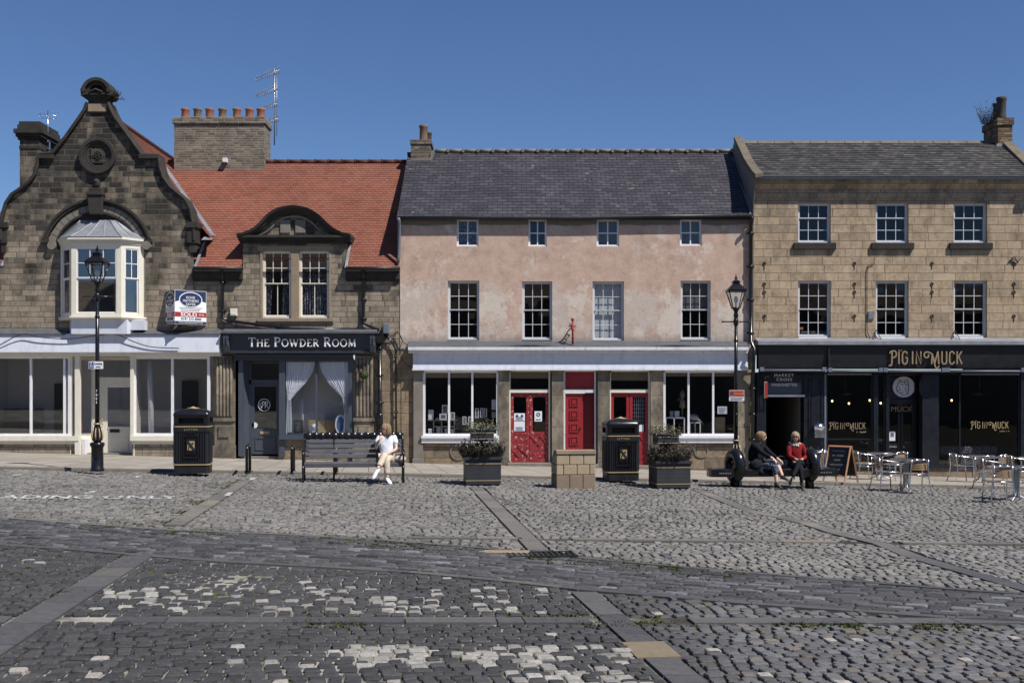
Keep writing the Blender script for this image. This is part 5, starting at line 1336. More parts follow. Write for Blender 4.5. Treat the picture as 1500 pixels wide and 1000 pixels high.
# doors
def frame_u(a, b, y=-.03, w=.05, ztop=None):
    mb = MB(); x0, x1 = fx(a), fx(b); mb.box(x0, x0+w, y, y+.12, -1.2, zt-.02); mb.box(x1-w, x1, y, y+.12, -1.2, zt-.02); mb.box(x0+w, x1-w, y, y+.12, fz(575), fz(570)); mb.box(x0+w, x1-w, y, y+.12, zt-.06, zt-.02)
    return mb
def panel(mb, x0, x1, z0, z1, y, f=.03, d=.018):
    mb.box(x0, x1, y-d, y, z1-f, z1); mb.box(x0, x1, y-d, y, z0, z0+f); mb.box(x0, x0+f, y-d, y, z0+f, z1-f); mb.box(x1-f, x1, y-d, y, z0+f, z1-f); mb.box(x0+f*1.9, x1-f*1.9, y-d*.7, y, z0+f*1.9, z1-f*1.9)
for a, b, kind in ((745.5,806,'pair'), (825.5,873,'single'), (892.5,952,'pair2')):
    case = build(frame_u(a, b), 'door_case', M['cream'] if kind != 'single' else M['old_white'], ph)
    x0, x1 = fx(a)+.05, fx(b)-.05; zb_ = PV(fx((a+b)/2), 0)+.12; zm = fz(632); z1 = fz(576); y = .03; xm = (x0+x1)/2
    if kind == 'single':
        mb = MB(); mb.box(x0, x1, y, y+.05, fz(570), zt-.06); panel(mb, x0+.06, x1-.06, fz(567), zt-.1, y, .02, .01); build(mb, 'over_panel', M['red'], ph)
        xm = fx(853); mb = MB(); mb.box(x0, xm, y, y+.06, zb_, z1)
        for k in range(5): z = z1-.12-k*.395; panel(mb, x0+.14, xm-.12, z-.27, z, y, .035, .03)
        dr = build(mb, 'door', M['red'], ph); mb = MB(); mb.box(xm, xm+.03, y+.06, .5, zb_, z1); mb.box(xm+.03, x1, .42, .5, zb_, z1); build(mb, 'door_leaf', M['red'], dr)
        mb = MB(); mb.ball((xm-.06, y-.04, fz(627)), .035); build(mb, 'door_handle', M['iron'], dr)
    else:
        pane(ph, x0, x1, fz(570), zt-.06, y+.04, 'glass', 'transom_pane')
        for s in (0, 1):
            a_, b_ = (x0, xm-.006) if s == 0 else (xm+.006, x1); mb = MB()
            st = .09
            mb.box(a_, a_+st, y, y+.05, zb_, z1); mb.box(b_-st, b_, y, y+.05, zb_, z1); mb.box(a_+st, b_-st, y, y+.05, z1-.11, z1); mb.box(a_+st, b_-st, y, y+.05, zm-.08, zm); mb.box(a_+st, b_-st, y+.012, y+.045, zb_, zm-.08)
            mb.box(a_+st, b_-st, y-.004, y+.02, zb_, zb_+.11)
            X = xm; cz_ = (zb_+.11+zm-.08)/2; hh = (zm-.08-zb_-.11)/2
            # half of the diamond on each leaf
            e = b_ if s == 0 else a_; f = a_+.02 if s == 0 else b_-.02; sg = 1 if s == 0 else -1
            c_ = e-sg*.28
            for p, q in (((e-sg*.02, cz_-hh*.8), (c_-sg*.05, cz_)), ((c_-sg*.05, cz_), (e-sg*.02, cz_+hh*.9))): mb.ribbon([p, q], .045, y-.014, y+.012)
            for p, q in (((c_-sg*.02, cz_+hh*.9), (f, cz_+hh*.2)), ((c_-sg*.02, cz_-hh*.9), (f, cz_-hh*.2))): mb.ribbon([p, q], .04, y-.012, y+.012)
            dr = build(mb, 'door', M['red_worn'] if kind == 'pair' else M['red'], ph)
            pane(dr, a_+st, b_-st, zm, z1-.11, y+.03, 'glass')
            if kind == 'pair2' and s == 1:
                mb = MB()
                for k in range(1, 6): xx = a_+st+(b_-a_-2*st)*k/6; mb.box(xx-.008, xx+.008, y+.06, y+.07, zm+.1, z1-.11)
                for k in range(1, 8): zz = zm+.1+(z1-.21-zm)*k/8; mb.box(a_+st, b_-st, y+.062, y+.072, zz-.008, zz+.008)
                build(mb, 'security_grille', M['dull_steel'], dr)
    mb = MB(); pz = PV(fx((a+b)/2), 0); mb.box(fx(a)-.05, fx(b)+.05, -.35, .5, pz-.5, pz+.11); build(mb, 'door_step', M['grey_stone'], ph, bevel=.015)
for k, (px0, px1, py0, py1, lb) in enumerate(((753,769,605,616,'white notice with two pictures on the upper left glass of the worn red door'), (753,769,617,631,'pale blue notice on the lower left glass of the worn red door'), (783,794,602,617,'white poster with a dark symbol on the right glass of the worn red door'), (931,943,622,632,'small pale card at the bottom of the gridded red door glass'))):
    mb = MB(); mb.box(fx(px0), fx(px1), .045, .052, fz(py1), fz(py0)); o = tag(build(mb, 'notice', M['paper']), lb, 'notice')
    if k < 3:
        mb = MB()
        if k == 2: mb.ring((fx(px0)+fx(px1))/2, fz(py0+5), .03, .06, .041, .045); mb.box(fx(px0)+.04, fx(px1)-.04, .041, .045, fz(py1-2), fz(py1-3.2))
        else:
            if k == 0:
                for q in (.27, .73): mb.disc(fx(px0)+(fx(px1)-fx(px0))*q, fz(py0+4), .04, .041, .045, 10)
            for q in range(4): mb.box(fx(px0)+.05, fx(px1)-.05-.03*(q % 2), .041, .045, fz(py1-1.6-q*1.4), fz(py1-1.1-q*1.4))
        build(mb, 'printed_marks', M['sign_blue'], o, local=True)
# rooms behind the shop fronts
room('shop_room', fx(608), fx(812), .35 if 0 else .26, 5.0, -.4, fz(540), M['room'], ph); room('shop_room', fx(872), fx(1084), .26, 5.0, -.6, fz(540), M['room'], ph)
mb = MB(); mb.box(fx(622), fx(728), .3, 1.1, fz(640), fz(636)); mb.box(fx(973), fx(1077), .3, 1.1, fz(640), fz(636)); build(mb, 'display_shelf', M['wood'], ph)
mb = MB(); mb.box(fx(621), fx(729), .02, .06, fz(553), zt-.08); mb.box(fx(748), fx(804), .1, .12, fz(554), zt-.06); mb.box(fx(895), fx(950), .1, .12, fz(557), zt-.06); mb.box(fx(973), fx(1077), .05, .09, fz(551), zt-.09); build(mb, 'shop_blind', M['trim_stone'], ph)
downpipe(ph, [(fx(1099),-.3,fz(320)), (fx(1099),-.09,fz(330)), (fx(1099),-.09,fz(500)), (fx(1099.5),-.5,fz(512)), (fx(1099.5),-.42,fz(530)), (fx(1100.5),-.25,fz(560)), (fx(1100.5),-.22,fz(690))], .06)
downpipe(ph, [(fx(585),-.28,fz(322)), (fx(585.5),-.14,fz(328)), (fx(585),-.14,fz(378)), (fx(583),-.16,fz(386))], .05, 'grey_plastic')

# ================================================================ 4 the town house with the pub
th = thing('town_house', 'square buff stone town house with low slate roof over a black pub front', 'house', (fx(1300), 0, G(fx(1300), 0)))
TX0, TX1 = fx(1104), fx(1523)
up = [(1169,1217,297,356), (1283,1331,297,356), (1397,1446,297,356)]; lo_ = [(1169,1217,411,494), (1283,1331,411,494), (1397,1446,411,494)]
mb = MB(); wall_grid(mb, TX0, TX1, fz(520), fz(272), [(fx(a), fx(b), fz(d), fz(c)) for a, b, c, d in up+lo_], depth=.25)
mb.quad((TX1,0,-1.5), (TX1,6,-1.5), (TX1,6,fz(262)), (TX1,0,fz(262)))
build(mb, 'wall', M['town_stone'], th)
for a, b, c, d in up: sash(th, fx(a), fx(b), fz(d), fz(c), .09, 3, 1, 2, 'shaded_sash_white', .045, .019, meet=fz(c)-(fz(c)-fz(d))*.375, glass='sky_glass')
for a, b, c, d in lo_: sash(th, fx(a), fx(b), fz(d), fz(c), .09, 3, 2, 2, 'shaded_sash_white', .045, .019, meet=fz(c+(d-c)*.5), glass='sky_glass')
for a, b, c, d in up:
    mb = MB(); mb.box(fx(a-7), fx(b+7), -.09, .2, fz(365.5), fz(356)); build(mb, 'window_sill', M['dark_stone'], th, bevel=.01)
for a, b, c, d in lo_:
    mb = MB(); mb.box(fx(a), fx(b-6), -.03, .15, fz(498), fz(494)); build(mb, 'window_sill', M['old_white'], th, bevel=.01)
room('upper_room', TX0+.2, TX1-.2, .5, 3.0, fz(500), fz(290), M['room'], th)
mb = MB(); mb.box(TX0+.2, TX1-.2, .26, 3.0, fz(375), fz(371)); mb.box(fx(1171), fx(1215), .3, .32, fz(494), fz(484)); build(mb, 'upper_floor', M['room_dim'], th)
mb = MB(); mb.box(fx(1171), fx(1179), .2, .22, fz(482), fz(478)); build(mb, 'orange_sticker', M['sign_orange'], th)
# cornice, gutter, roof
mb = MB(); mb.box(TX0, TX1+.12, -.26, .02, fz(267,-.26), fz(262.5,-.26)); mb.prismx([(0, fz(277)), (-.10, fz(277,-.1)), (-.14, fz(272,-.14)), (-.23, fz(268,-.2)), (-.23, fz(267,-.26)-.001), (0, fz(267,-.26)-.001)], TX0, TX1+.1); mb.box(TX0, TX1+.05, -.05, .02, fz(290), fz(277)-.001)
build(mb, 'cornice', M['town_stone'], th)
mb = MB(); mb.prismx([(-.2, fz(262,-.3)), (-.32, fz(261.7,-.32)), (-.34, fz(256.5,-.34)), (-.30, fz(256.5,-.34)), (-.29, fz(260.5,-.3)), (-.2, fz(260,-.2))], TX0, TX1+.15); build(mb, 'gutter', M['lead'], th)
ro = roof_slope(fx(1108), TX1+.02, -.34, fz(259,-.34), 2.9, fz(208.5,2.9), 19, 'roof', 'stone_slate', th, lip=.02, wob=.015, xr1=sx(1462,2.9))
roof_slope(fx(1108), TX1+.02, 6.1, fz(259,-.34), 2.9, fz(208.5,2.9), 5, 'rear_roof', 'stone_slate', th)
mb = MB(); x = sx(1086,2.9)
while x < sx(1442,2.9): l = rnd.uniform(.5,.62); mb.prismx([(2.72, fz(209.5,2.9)-.05), (2.9, fz(206,2.9)), (3.08, fz(209.5,2.9)-.05)], x+.008, x+l-.008); x += l
build(mb, 'ridge_stone', M['coping'], ro, bevel=.01)
# gable coping on the left with the party wall standing above the pink roof
eY, eZ = -.42, fz(265,-.42); rY, rZ = 2.9, fz(207,2.9)
def cz2(y, off): return eZ+(rZ-eZ)*(y-eY)/(rY-eY)+off
cw = .20
sag = [(-.42,.10), (.0,.02), (.6,-.03), (1.3,-.06), (2.0,-.02), (2.9,.04)]
mb = MB(); vs = []
for y, o in sag: z = cz2(y, o); vs += [(TX0-.05, y, z-.02), (TX0+cw, y, z+.02), (TX0+cw, y, z+.16), (TX0-.05, y, z+.12)]
mb.add(vs, [(4*i+k, 4*i+(k+1)%4, 4*i+4+(k+1)%4, 4*i+4+k) for i in range(5) for k in range(4)]+[(3,2,1,0),(20,21,22,23)])
build(mb, 'gable_coping', M['coping'], th, bevel=.02)
mb = MB(); mb.prismx([(-.30, fz(268,-.3)), (-.10, fz(300)), (-.02, fz(330)), (-.02, fz(700)), (6, fz(700)), (6, fz(262)), (2.9, cz2(2.9,0)), (2.0, cz2(2.0,-.05)), (1.3, cz2(1.3,-.09)), (.6, cz2(.6,-.06)), (-.30, cz2(-.3,.0))], TX0-.03, TX0+.0); build(mb, 'party_wall', M['grey_stone'], th)
mb = MB(); vs = []
for t in range(7):
    y = -.1+3.0*t/6; z = fz(318,-.22)+(fz(223,3.25)-fz(318,-.22))*(y+.22)/3.47; X = fx(1104)-.03; vs += [(X-.012, y, z+.16), (X-.012, y, z+.0), (X-.1, y-.01, z+.02)]
mb.add(vs, [(3*i+k, 3*i+3+k, 3*i+4+k, 3*i+1+k) for i in range(6) for k in range(2)]); build(mb, 'party_wall_lead', M['lead'], th)
mb = MB(); vs = []
for y, o in ((-.42,.08), (2.7,.04)):
    z = cz2(y, o); vs += [(TX1-.28, y, z-.08), (TX1+.05, y, z-.06), (TX1+.05, y, z+.10), (TX1-.28, y, z+.08)]
vs = [((v[0] if v[1] < 0 else v[0]-(TX1-sx(1478,2.7))), v[1], v[2]) for v in vs]
mb.add(vs, [(k, (k+1)%4, 4+(k+1)%4, 4+k) for k in range(4)]+[(3,2,1,0),(4,5,6,7)]); build(mb, 'verge_coping', M['coping'], th, bevel=.015)
cy = 2.5; mb = MB(); mb.box(sx(1462,cy), sx(1483,cy), cy, cy+1.15, fz(240,cy), fz(176,cy)); mb.box(sx(1461,cy)-.02, sx(1484,cy)+.02, cy-.04, cy+1.19, fz(183,cy), fz(173,cy)); chim = build(mb, 'chimney', M['brown_brick'], th)
mb = MB(); mb.box(sx(1461,cy)-.05, sx(1477,cy), cy-.06, cy+.3, fz(216,cy), fz(211,cy)); build(mb, 'mortar_skirt', M['lead'], chim)
mb = MB(); pot(mb, sx(1467,cy+.25), cy+.25, fz(173,cy), .165, .74); build(mb, 'chimney_pot', M['dark_pot'], chim); mb = MB(); pot(mb, sx(1461,cy+.8), cy+.8, fz(173,cy), .15, .68); build(mb, 'chimney_pot', M['dark_pot'], chim)
# tie-plate rust marks and a bracket on the wall
mb = MB()
for px in (1119.5, 1251.5, 1365, 1485):
    for py in (386, 416, 428, 463):
        mb.ring(fx(px), fz(py), .035, .052, -.02, .0, n=14); mb.box(fx(px)-.008, fx(px)+.008, -.018, 0, fz(py+8), fz(py+2))
build(mb, 'iron_ties', M['iron'], th)
mb = MB(); mb.tube([(fx(1280),-.03,fz(386)), (fx(1271),-.03,fz(389)), (fx(1269.5),-.03,fz(400)), (fx(1269.5),-.03,fz(485)), (fx(1275),-.04,fz(498))], .012, 6); mb.tube([(fx(1283),-.03,fz(483)), (fx(1277),-.1,fz(499))], .012, 6); mb.tube([(fx(1283),-.03,fz(483)), (fx(1291),-.1,fz(500))], .012, 6)
mb.tube([(fx(1398),-.03,fz(484)), (fx(1391),-.1,fz(500))], .012, 6); mb.tube([(fx(1398),-.03,fz(484)), (fx(1407),-.1,fz(502))], .012, 6); build(mb, 'wall_cable', M['cable'], th)
mb = MB(); mb.box(fx(1271.5), fx(1280), -.05, 0, fz(467), fz(456)); build(mb, 'wall_plate', M['dull_steel'], th)
mb = MB(); mb.tube([(fx(1478),-.03,fz(383)), (fx(1485),-.06,fz(376)), (fx(1490),-.03,fz(385)), (fx(1494),-.05,fz(378))], .02, 6); mb.tube([(fx(1480),-.05,fz(378)), (fx(1490),-.05,fz(383))], .015, 6); build(mb, 'iron_bracket', M['iron'], th)
# pub front
FY = -.34
mb = MB(); mb.prismx([(0, fz(495)), (-.08, fz(497)), (FY-.12, fz(500,FY)), (FY-.12, fz(505,FY)), (0, fz(505))], fx(1106), TX1); build(mb, 'cornice_lead', M['lead'], th)
mb = MB(); mb.prismx([(0, fz(505)), (FY-.06, fz(505.5,FY)), (FY-.06, fz(508,FY)), (FY-.02, fz(508,FY)), (FY+.06, fz(539,FY)), (0, fz(540,FY))], fx(1108), TX1); mb.box(fx(1208), fx(1210), FY-.07, 0, fz(541,FY), fz(505.5,FY)); build(mb, 'fascia', M['black_matt'], th)
pub_line('fascia_lettering', fx(1303,FY), fx(1409,FY), fz(533,FY), FY-.03, 'gold_dull', th, thick=.02, wt=.11)
for a, b, py in ((1113,1209,540.5), (1213,1292,541.5), (1294,1384,541.5), (1385,1500,541.5)):
    mb = MB(); mb.box(fx(a,-.4), fx(b,-.4), -.42, -.2, fz(py+4.5,-.4), fz(py,-.4)); o = build(mb, 'awning_case', M['black_matt'], th)
    mb = MB(); mb.tube([(fx(a+2,-.4), -.44, fz(py+2,-.4)), (fx(b-2,-.4), -.44, fz(py+2,-.4))], .028, 8)
    for q in (a+2, b-3): mb.box(fx(q,-.4)-.05, fx(q,-.4)+.07, -.48, -.38, fz(py+3,-.4), fz(py-3,-.4))
    build(mb, 'awning_bar', M['grey_plastic'], o)
zt = fz(545); gzp = PV(fx(1300), 0)
mb = MB()
for a, b in ((1107,1121), (1176,1209), (1278,1283.5), (1296,1301), (1349,1372), (1493,1523)): mb.box(fx(a), fx(b), -.12, .2, -1.6, zt-.0)
mb.box(fx(1121), fx(1176), -.08, .2, fz(578), zt); mb.box(fx(1301), fx(1349), .3, .4, fz(588), fz(585)); mb.box(fx(1283.5), fx(1372), .0, .35, fz(549), zt)
build(mb, 'pub_front', M['black_blue'], th, bevel=.01)
mb = MB(); panel(mb, fx(1183), fx(1203), fz(642), fz(550), -.12, .04, .03); panel(mb, fx(1183), fx(1203), -1.0, fz(648), -.12, .04, .03); mb.box(fx(1178), fx(1208), -.18, -.1, fz(547), fz(545)); panel(mb, fx(1109), fx(1119), fz(600), fz(552), -.12, .03, .03); build(mb, 'pilaster_panel', M['black_blue'], th)
mb = MB(); mb.box(fx(1123), fx(1172), -.10, -.08, fz(579), fz(560.5)); o = build(mb, 'name_panel', M['navy'], th)
text_mesh('panel_lettering', 'MARKET', fx(1133.5), fx(1161.5), fz(551.6), fz(547.4), -.085, 'white_print', th, spacing=1.25); text_mesh('panel_lettering', 'CROSS', fx(1136.5), fx(1159), fz(557.8), fz(553.6), -.085, 'white_print', th, spacing=1.25)
text_mesh('panel_lettering', 'MAISONETTES', fx(1129.5), fx(1166.5), fz(565.5), fz(561.5), -.101, 'white_print', o)
mb = MB(); mb.box(fx(1121), fx(1177), -.16, .02, fz(581), fz(578)); build(mb, 'lintel_ledge', M['dull_steel'], th)
# open passage
mb = MB(); a0, a1 = fx(1121), fx(1175); zc = fz(579); y1 = 7
mb.quad((a0,.0,-1.2), (a0,y1,-1.2), (a0,y1,zc), (a0,.0,zc)); mb.quad((a1,.2,-1.2), (a1,y1,-1.2), (a1,y1,zc), (a1,.2,zc)); mb.quad((a0,0,zc), (a1,0,zc), (a1,y1,zc), (a0,y1,zc)); mb.quad((a0,y1,-1.2), (a1,y1,-1.2), (a1,y1,zc), (a0,y1,zc)); build(mb, 'passage', M['passage'], th)
mb = MB(); mb.box(fx(1206)-.0, fx(1208.5), -.14, -.12, -1.0, zt); build(mb, 'awning_pole', M['grey_plastic'], th)
def pubwin(a, b, py0, py1, **k): return framed(th, fx(a), fx(b), fz(py1), fz(py0), -.06, 'black_blue', .05, glass='pub_glass', **k)
w1 = pubwin(1209, 1278, 546, 690, mull=(), trans=((fz(643), .04),)); pubwin(1283.5, 1296, 546, 690, trans=((fz(643), .04),)); w3 = pubwin(1372, 1493, 546, 683, mull=((fx(1405), .05),))
mb = MB(); mb.box(fx(1210), fx(1274), -.16, -.07, fz(549), fz(547)); mb.box(fx(1406), fx(1490), -.16, -.07, fz(549), fz(547)); build(mb, 'light_rail', M['dull_steel'], th)
pub_line('window_lettering', fx(1214), fx(1267), fz(628), -.064, 'gold_dull', w1, .004, .09); pub_line('window_lettering', fx(1421), fx(1476), fz(627), -.064, 'gold', w3, .004, .09)
scribble('small_lettering', fx(1254), fx(1268), fz(634), fz(630.5), -.065, 'gold_dull', w1, seed=3); scribble('small_lettering', fx(1463), fx(1477), fz(632.5), fz(629.5), -.065, 'gold_dull', w3, seed=4)
mb = MB(); mb.box(fx(1358), fx(1523), -.15, .2, -1.8, fz(685.2)); mb.box(fx(1209), fx(1278), -.1, .2, -1.8, fz(690)); build(mb, 'stall_riser', M['base_stone'], th)
mb = MB(); mb.box(fx(1358), fx(1500), -.2, .0, fz(685), fz(680)); build(mb, 'window_sill', M['black_blue'], th)
# recessed door
dy = .35; dbz = PV(fx(1325), 0)+.06
mb = MB(); mb.box(fx(1301), fx(1305), dy, dy+.08, -1.2, fz(549)); mb.box(fx(1345), fx(1349), dy, dy+.08, -1.2, fz(549)); mb.box(fx(1305), fx(1345), dy+.02, dy+.06, fz(587), fz(549)); o = build(mb, 'door_case', M['black_blue'], th)
mb = MB(); lx, lz = fx(1324,dy), fz(566.5,dy); mb.disc(lx, lz, .32, dy-.0, dy+.02, 40, rx=.34); bd = build(mb, 'emblem_disc', M['paper'], o)
mb = MB()   # line drawing of an animal head with a pricked ear and snout
for pts, w_ in (([(-.2,.02),(-.18,.12),(-.1,.17),(0,.16),(.06,.19),(.13,.22),(.12,.13),(.15,.04),(.15,-.1),(.1,-.2)], .022), ([(-.2,.02),(-.24,-.03),(-.22,-.1),(-.14,-.11),(-.1,-.07)], .02), ([(-.22,-.1),(-.19,-.17),(-.1,-.19),(-.02,-.16)], .018), ([(-.1,-.19),(-.06,-.26),(.06,-.24),(.16,-.2)], .018),
    ([(-.1,.07),(-.05,.09),(-.02,.06)], .022), ([(.02,.16),(.05,.06),(.12,.05)], .02), ([(-.16,-.03),(-.13,-.01)], .02), ([(.02,-.02),(.08,-.08),(.04,-.14)], .016), ([(-.12,.17),(-.16,.22),(-.08,.21)], .018)):
    mb.ribbon([(lx+p[0]*.98, lz+p[1]*.98) for p in pts], w_, dy-.006, dy+.0)
build(mb, 'emblem_drawing', M['iron'], bd)
for s, (a, b) in enumerate(((1305, 1324.5), (1325.5, 1345))):
    mb = MB(); x0, x1 = fx(a), fx(b); mb.box(x0, x0+.07, dy+.01, dy+.06, dbz, fz(588)); mb.box(x1-.07, x1, dy+.01, dy+.06, dbz, fz(588)); mb.box(x0+.07, x1-.07, dy+.01, dy+.06, fz(592), fz(588)); mb.box(x0+.07, x1-.07, dy+.01, dy+.06, dbz, fz(650)); panel(mb, x0+.08, x1-.08, dbz+.1, fz(656), dy+.01, .03, .02)
    dr = build(mb, 'door', M['black_blue'], th); pane(dr, x0+.07, x1-.07, fz(650), fz(592), dy+.03, 'pub_glass')
    if s == 0:
        mb = MB(); mb.box(fx(1308), fx(1317), dy, dy+.012, fz(646), fz(632)); n_ = tag(build(mb, 'notice', M['paper']), 'white notice with a grey square on the black pub door', 'notice'); mb = MB(); mb.box(fx(1310), fx(1315), dy-.004, dy, fz(640), fz(634)); build(mb, 'printed_marks', M['grey_plastic'], n_, local=True)
        mb = MB(); mb.box(fx(1307), fx(1319), dy-.01, dy+.01, fz(657), fz(653.5)); build(mb, 'letter_box', M['steel'], dr)
    else:
        mb = MB(); mb.ball((fx(1329), dy-.03, fz(655)), .035); mb.ball((fx(1328), dy-.03, fz(671)), .03); build(mb, 'door_handle', M['gold'], dr)
text_mesh('door_lettering', 'MUCK', fx(1311), fx(1343), fz(603), fz(595), dy+.012, 'gold_dull', o)
mb = MB(); mb.box(fx(1295), fx(1372), .0, .6, -1.5, dbz-.03); build(mb, 'door_step', M['grey_stone'], th)
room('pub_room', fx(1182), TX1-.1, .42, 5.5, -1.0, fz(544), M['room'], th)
mb = MB(); mb.box(fx(1211), fx(1276), 1.0, 1.04, fz(646), fz(643)); mb.box(fx(1211), fx(1276), 1.0, 1.04, fz(668), fz(663)); mb.box(fx(1241), fx(1243), 1.0, 1.04, fz(690), fz(643)); mb.box(fx(1374), fx(1490), .25, .5, fz(690), fz(684)); build(mb, 'window_bench', M['iron'], th)
lamp_em = S('warm_bulb'); lamp_em.b.inputs['Emission Color'].default_value = (1, .62, .28, 1); lamp_em.b.inputs['Emission Strength'].default_value = 5
for k, (px, py) in enumerate(((1219,587), (1243.5,590.5), (1278 if 0 else 1274,586), (1394,586), (1290,590))):
    mb = MB(); Y = 1.6; X, Z = sx(px,Y), fz(py,Y); mb.tube([(X, Y, Z+.05), (X, Y, fz(547,Y))], .006, 6); mb.lathe([(.02,.0),(.03,.05),(.015,.1)], (X, Y, Z+.02), 8)
    t_ = tag(build(mb, 'pendant_lamp', M['iron']), ['lit pendant bulb behind the left pub window, leftmost one', 'lit pendant bulb behind the left pub window, second from the left', 'lit pendant bulb just inside the right edge of the left pub window', 'lit pendant bulb behind the right pub window', 'lit pendant bulb in the narrow pane beside the pub door'][k], 'lamp', 'lit bulbs inside the pub')
    mb = MB(); mb.ball((X, Y, Z), .028, .028, .04); build(mb, 'bulb', lamp_em.m, t_, local=True)
for k, (px, py) in enumerate(((1238,578), (1435,578))):
    mb = MB(); Y = 2.2; mb.lathe([(.22,0),(.2,.03),(.05,.09),(.03,.14)], (sx(px,Y), Y, fz(py,Y)), 20); mb.tube([(sx(px,Y), Y, fz(py,Y)+.1), (sx(px,Y), Y, fz(547,Y))], .008, 6)
    tag(build(mb, 'hanging_light', M['dull_steel']), ['flat metal lamp shade hanging inside the left pub window', 'flat metal lamp shade hanging inside the right pub window'][k], 'lamp')
mb = MB(); mb.box(fx(1189), fx(1204), -.34, -.14, fz(640), fz(628)); mb.tube([(fx(1189), -.26, fz(625)), (fx(1204), -.26, fz(625))], .11, 16); mb.box(fx(1191), fx(1202), -.35, -.33, fz(638), fz(630)); tag(build(mb, 'ash_bin', M['steel']), 'polished metal cigarette bin fixed to the black pub pilaster', 'ash bin')

# ================================================================ houses across the square (behind the camera, seen only in the window glass)
ob = MB()
for x0, x1, h in ((-60,-34,9.0), (-34,-14,12.5), (-14,8,9.5), (8,22,11.5), (22,60,9.0)):
    ob.box(x0, x1-.3, -74, -64, -1, h); ob.prismx([(-64.0,h), (-69,h+3), (-74,h)], x0, x1-.3)
    k = x0+2
    while k < x1-2.5:
        for zz in (1.2, 4.6, 7.2): ob.box(k, k+1.1, -64.02, -63.96, zz, zz+1.7)
        k += 3.1
tag(build(ob, 'opposite_terrace', M['trim_stone']), kind='structure')
# ================================================================ street furniture
def lamp_post():
    t = thing('lamp_post', '', 'lamp post')
    mb = MB(); mb.lathe([(.145,0),(.145,.05),(.13,.07),(.125,.5),(.14,.53),(.155,.56),(.155,.6),(.12,.62)], n=20); build(mb, 'base', M['black'], t, True)
    mb = MB(); mb.lathe([(.075,.62),(.10,.68),(.11,.78),(.085,.9),(.06,.98),(.075,1.02),(.05,1.05)], n=16); o = build(mb, 'cast_collar', M['black'], t, True)
    mb = MB()
    for k in range(8):
        a = k*math.pi/4; mb.tube([(math.cos(a)*r, math.sin(a)*r, z) for r, z in ((.098,.66),(.117,.75),(.108,.84),(.078,.93))], [.012,.018,.014,.006], 6)
    mb.lathe([(.078,1.0),(.08,1.02),(.06,1.035)], n=14); build(mb, 'gilded_leaf', M['gold'], o, True)
    mb = MB(); mb.tube([(0,0,1.04),(0,0,2.4),(0,0,3.72)], [.05,.045,.036], 14); mb.lathe([(.05,3.3),(.055,3.33),(.038,3.36)], n=12); mb.lathe([(.05,3.68),(.06,3.72),(.06,3.8),(.04,3.84)], n=12); mb.lathe([(.05,1.6),(.056,1.62),(.05,1.64)], n=12); build(mb, 'shaft', M['black'], t, True)
    mb = MB(); mb.tube([(-.3,0,3.76),(.3,0,3.76)], .014, 8)
    for s in (-1, 1): mb.ball((s*.31,0,3.76), .025); mb.ball((s*.1,0,3.76), .024)
    build(mb, 'ladder_bar', M['black'], t, True)
    mb = MB(); mb.lathe([(.035,3.82),(.06,3.9),(.04,3.98),(.07,4.04),(.10,4.08)], n=12)
    for k in range(4):
        a = math.pi/4+k*math.pi/2; mb.tube([(math.cos(a)*.11, math.sin(a)*.11, 4.07), (math.cos(a)*.27, math.sin(a)*.27, 4.47)], .013, 6)
        b = a+math.pi/2; mb.tube([(math.cos(a)*.27, math.sin(a)*.27, 4.47), (math.cos(b)*.27, math.sin(b)*.27, 4.47)], .016, 6); mb.tube([(math.cos(a)*.11, math.sin(a)*.11, 4.08), (math.cos(b)*.11, math.sin(b)*.11, 4.08)], .012, 6)
    build(mb, 'lantern_frame', M['black'], t, True)
    mb = MB(); mb.lathe([(.30,4.47),(.31,4.49),(.2,4.57),(.11,4.63),(.11,4.67),(.14,4.68),(.06,4.72),(.03,4.75),(.045,4.78),(.02,4.80),(.008,4.86)], n=4, smooth=False); build(mb, 'lantern_roof', M['black'], t, True)
    g = MB()
    for k in range(4):
        a = math.pi/4+k*math.pi/2; b = a+math.pi/2
        g.quad((math.cos(a)*.108, math.sin(a)*.108, 4.08), (math.cos(b)*.108, math.sin(b)*.108, 4.08), (math.cos(b)*.262, math.sin(b)*.262, 4.47), (math.cos(a)*.262, math.sin(a)*.262, 4.47))
    build(g, 'lantern_glass', M['lantern_glass'], t, True)
    mb = MB(); mb.tube([(0,0,4.08),(0,0,4.2)], .02, 8); mb.ball((0,0,4.27), .05, .05, .08); build(mb, 'lamp_bulb', M['white_print'], t, True)
    return t
p1 = gpos(142.5, 689.5, True); lp1 = lamp_post(); lp1.location = p1; WM[lp1.name] = Matrix.Translation(p1); lp1['label'] = 'black Victorian lamp post with gilded collar standing before the empty white shop'; lp1['group'] = 'cast iron lamp posts'
p2 = gpos(1078, 709.0, False); lp2 = dup(lp1, p2, 0, 'black Victorian lamp post standing behind the ring ended bench, with an orange notice')
mb = MB(); mb.box(-.16, .15, -.075, -.06, 2.20, 2.36); s1 = build(mb, 'parking_sign', M['white_print'], None); s1.location = p1; tag(s1, 'small white sign with blue badge on the lamp post by the empty shop', 'sign')
mb = MB(); mb.box(-.148, -.05, -.079, -.075, 2.215, 2.345); build(mb, 'badge', M['bright_blue'], s1, True)
mb = MB(); mb.ring(-.1, 2.262, .018, .028, -.083, -.079, n=14); mb.ribbon([(-.105,2.325),(-.105,2.28),(-.08,2.28),(-.07,2.25)], .012, -.083, -.079); mb.disc(-.105, 2.332, .01, -.083, -.079, 10); build(mb, 'wheelchair_symbol', M['white_print'], s1, True)
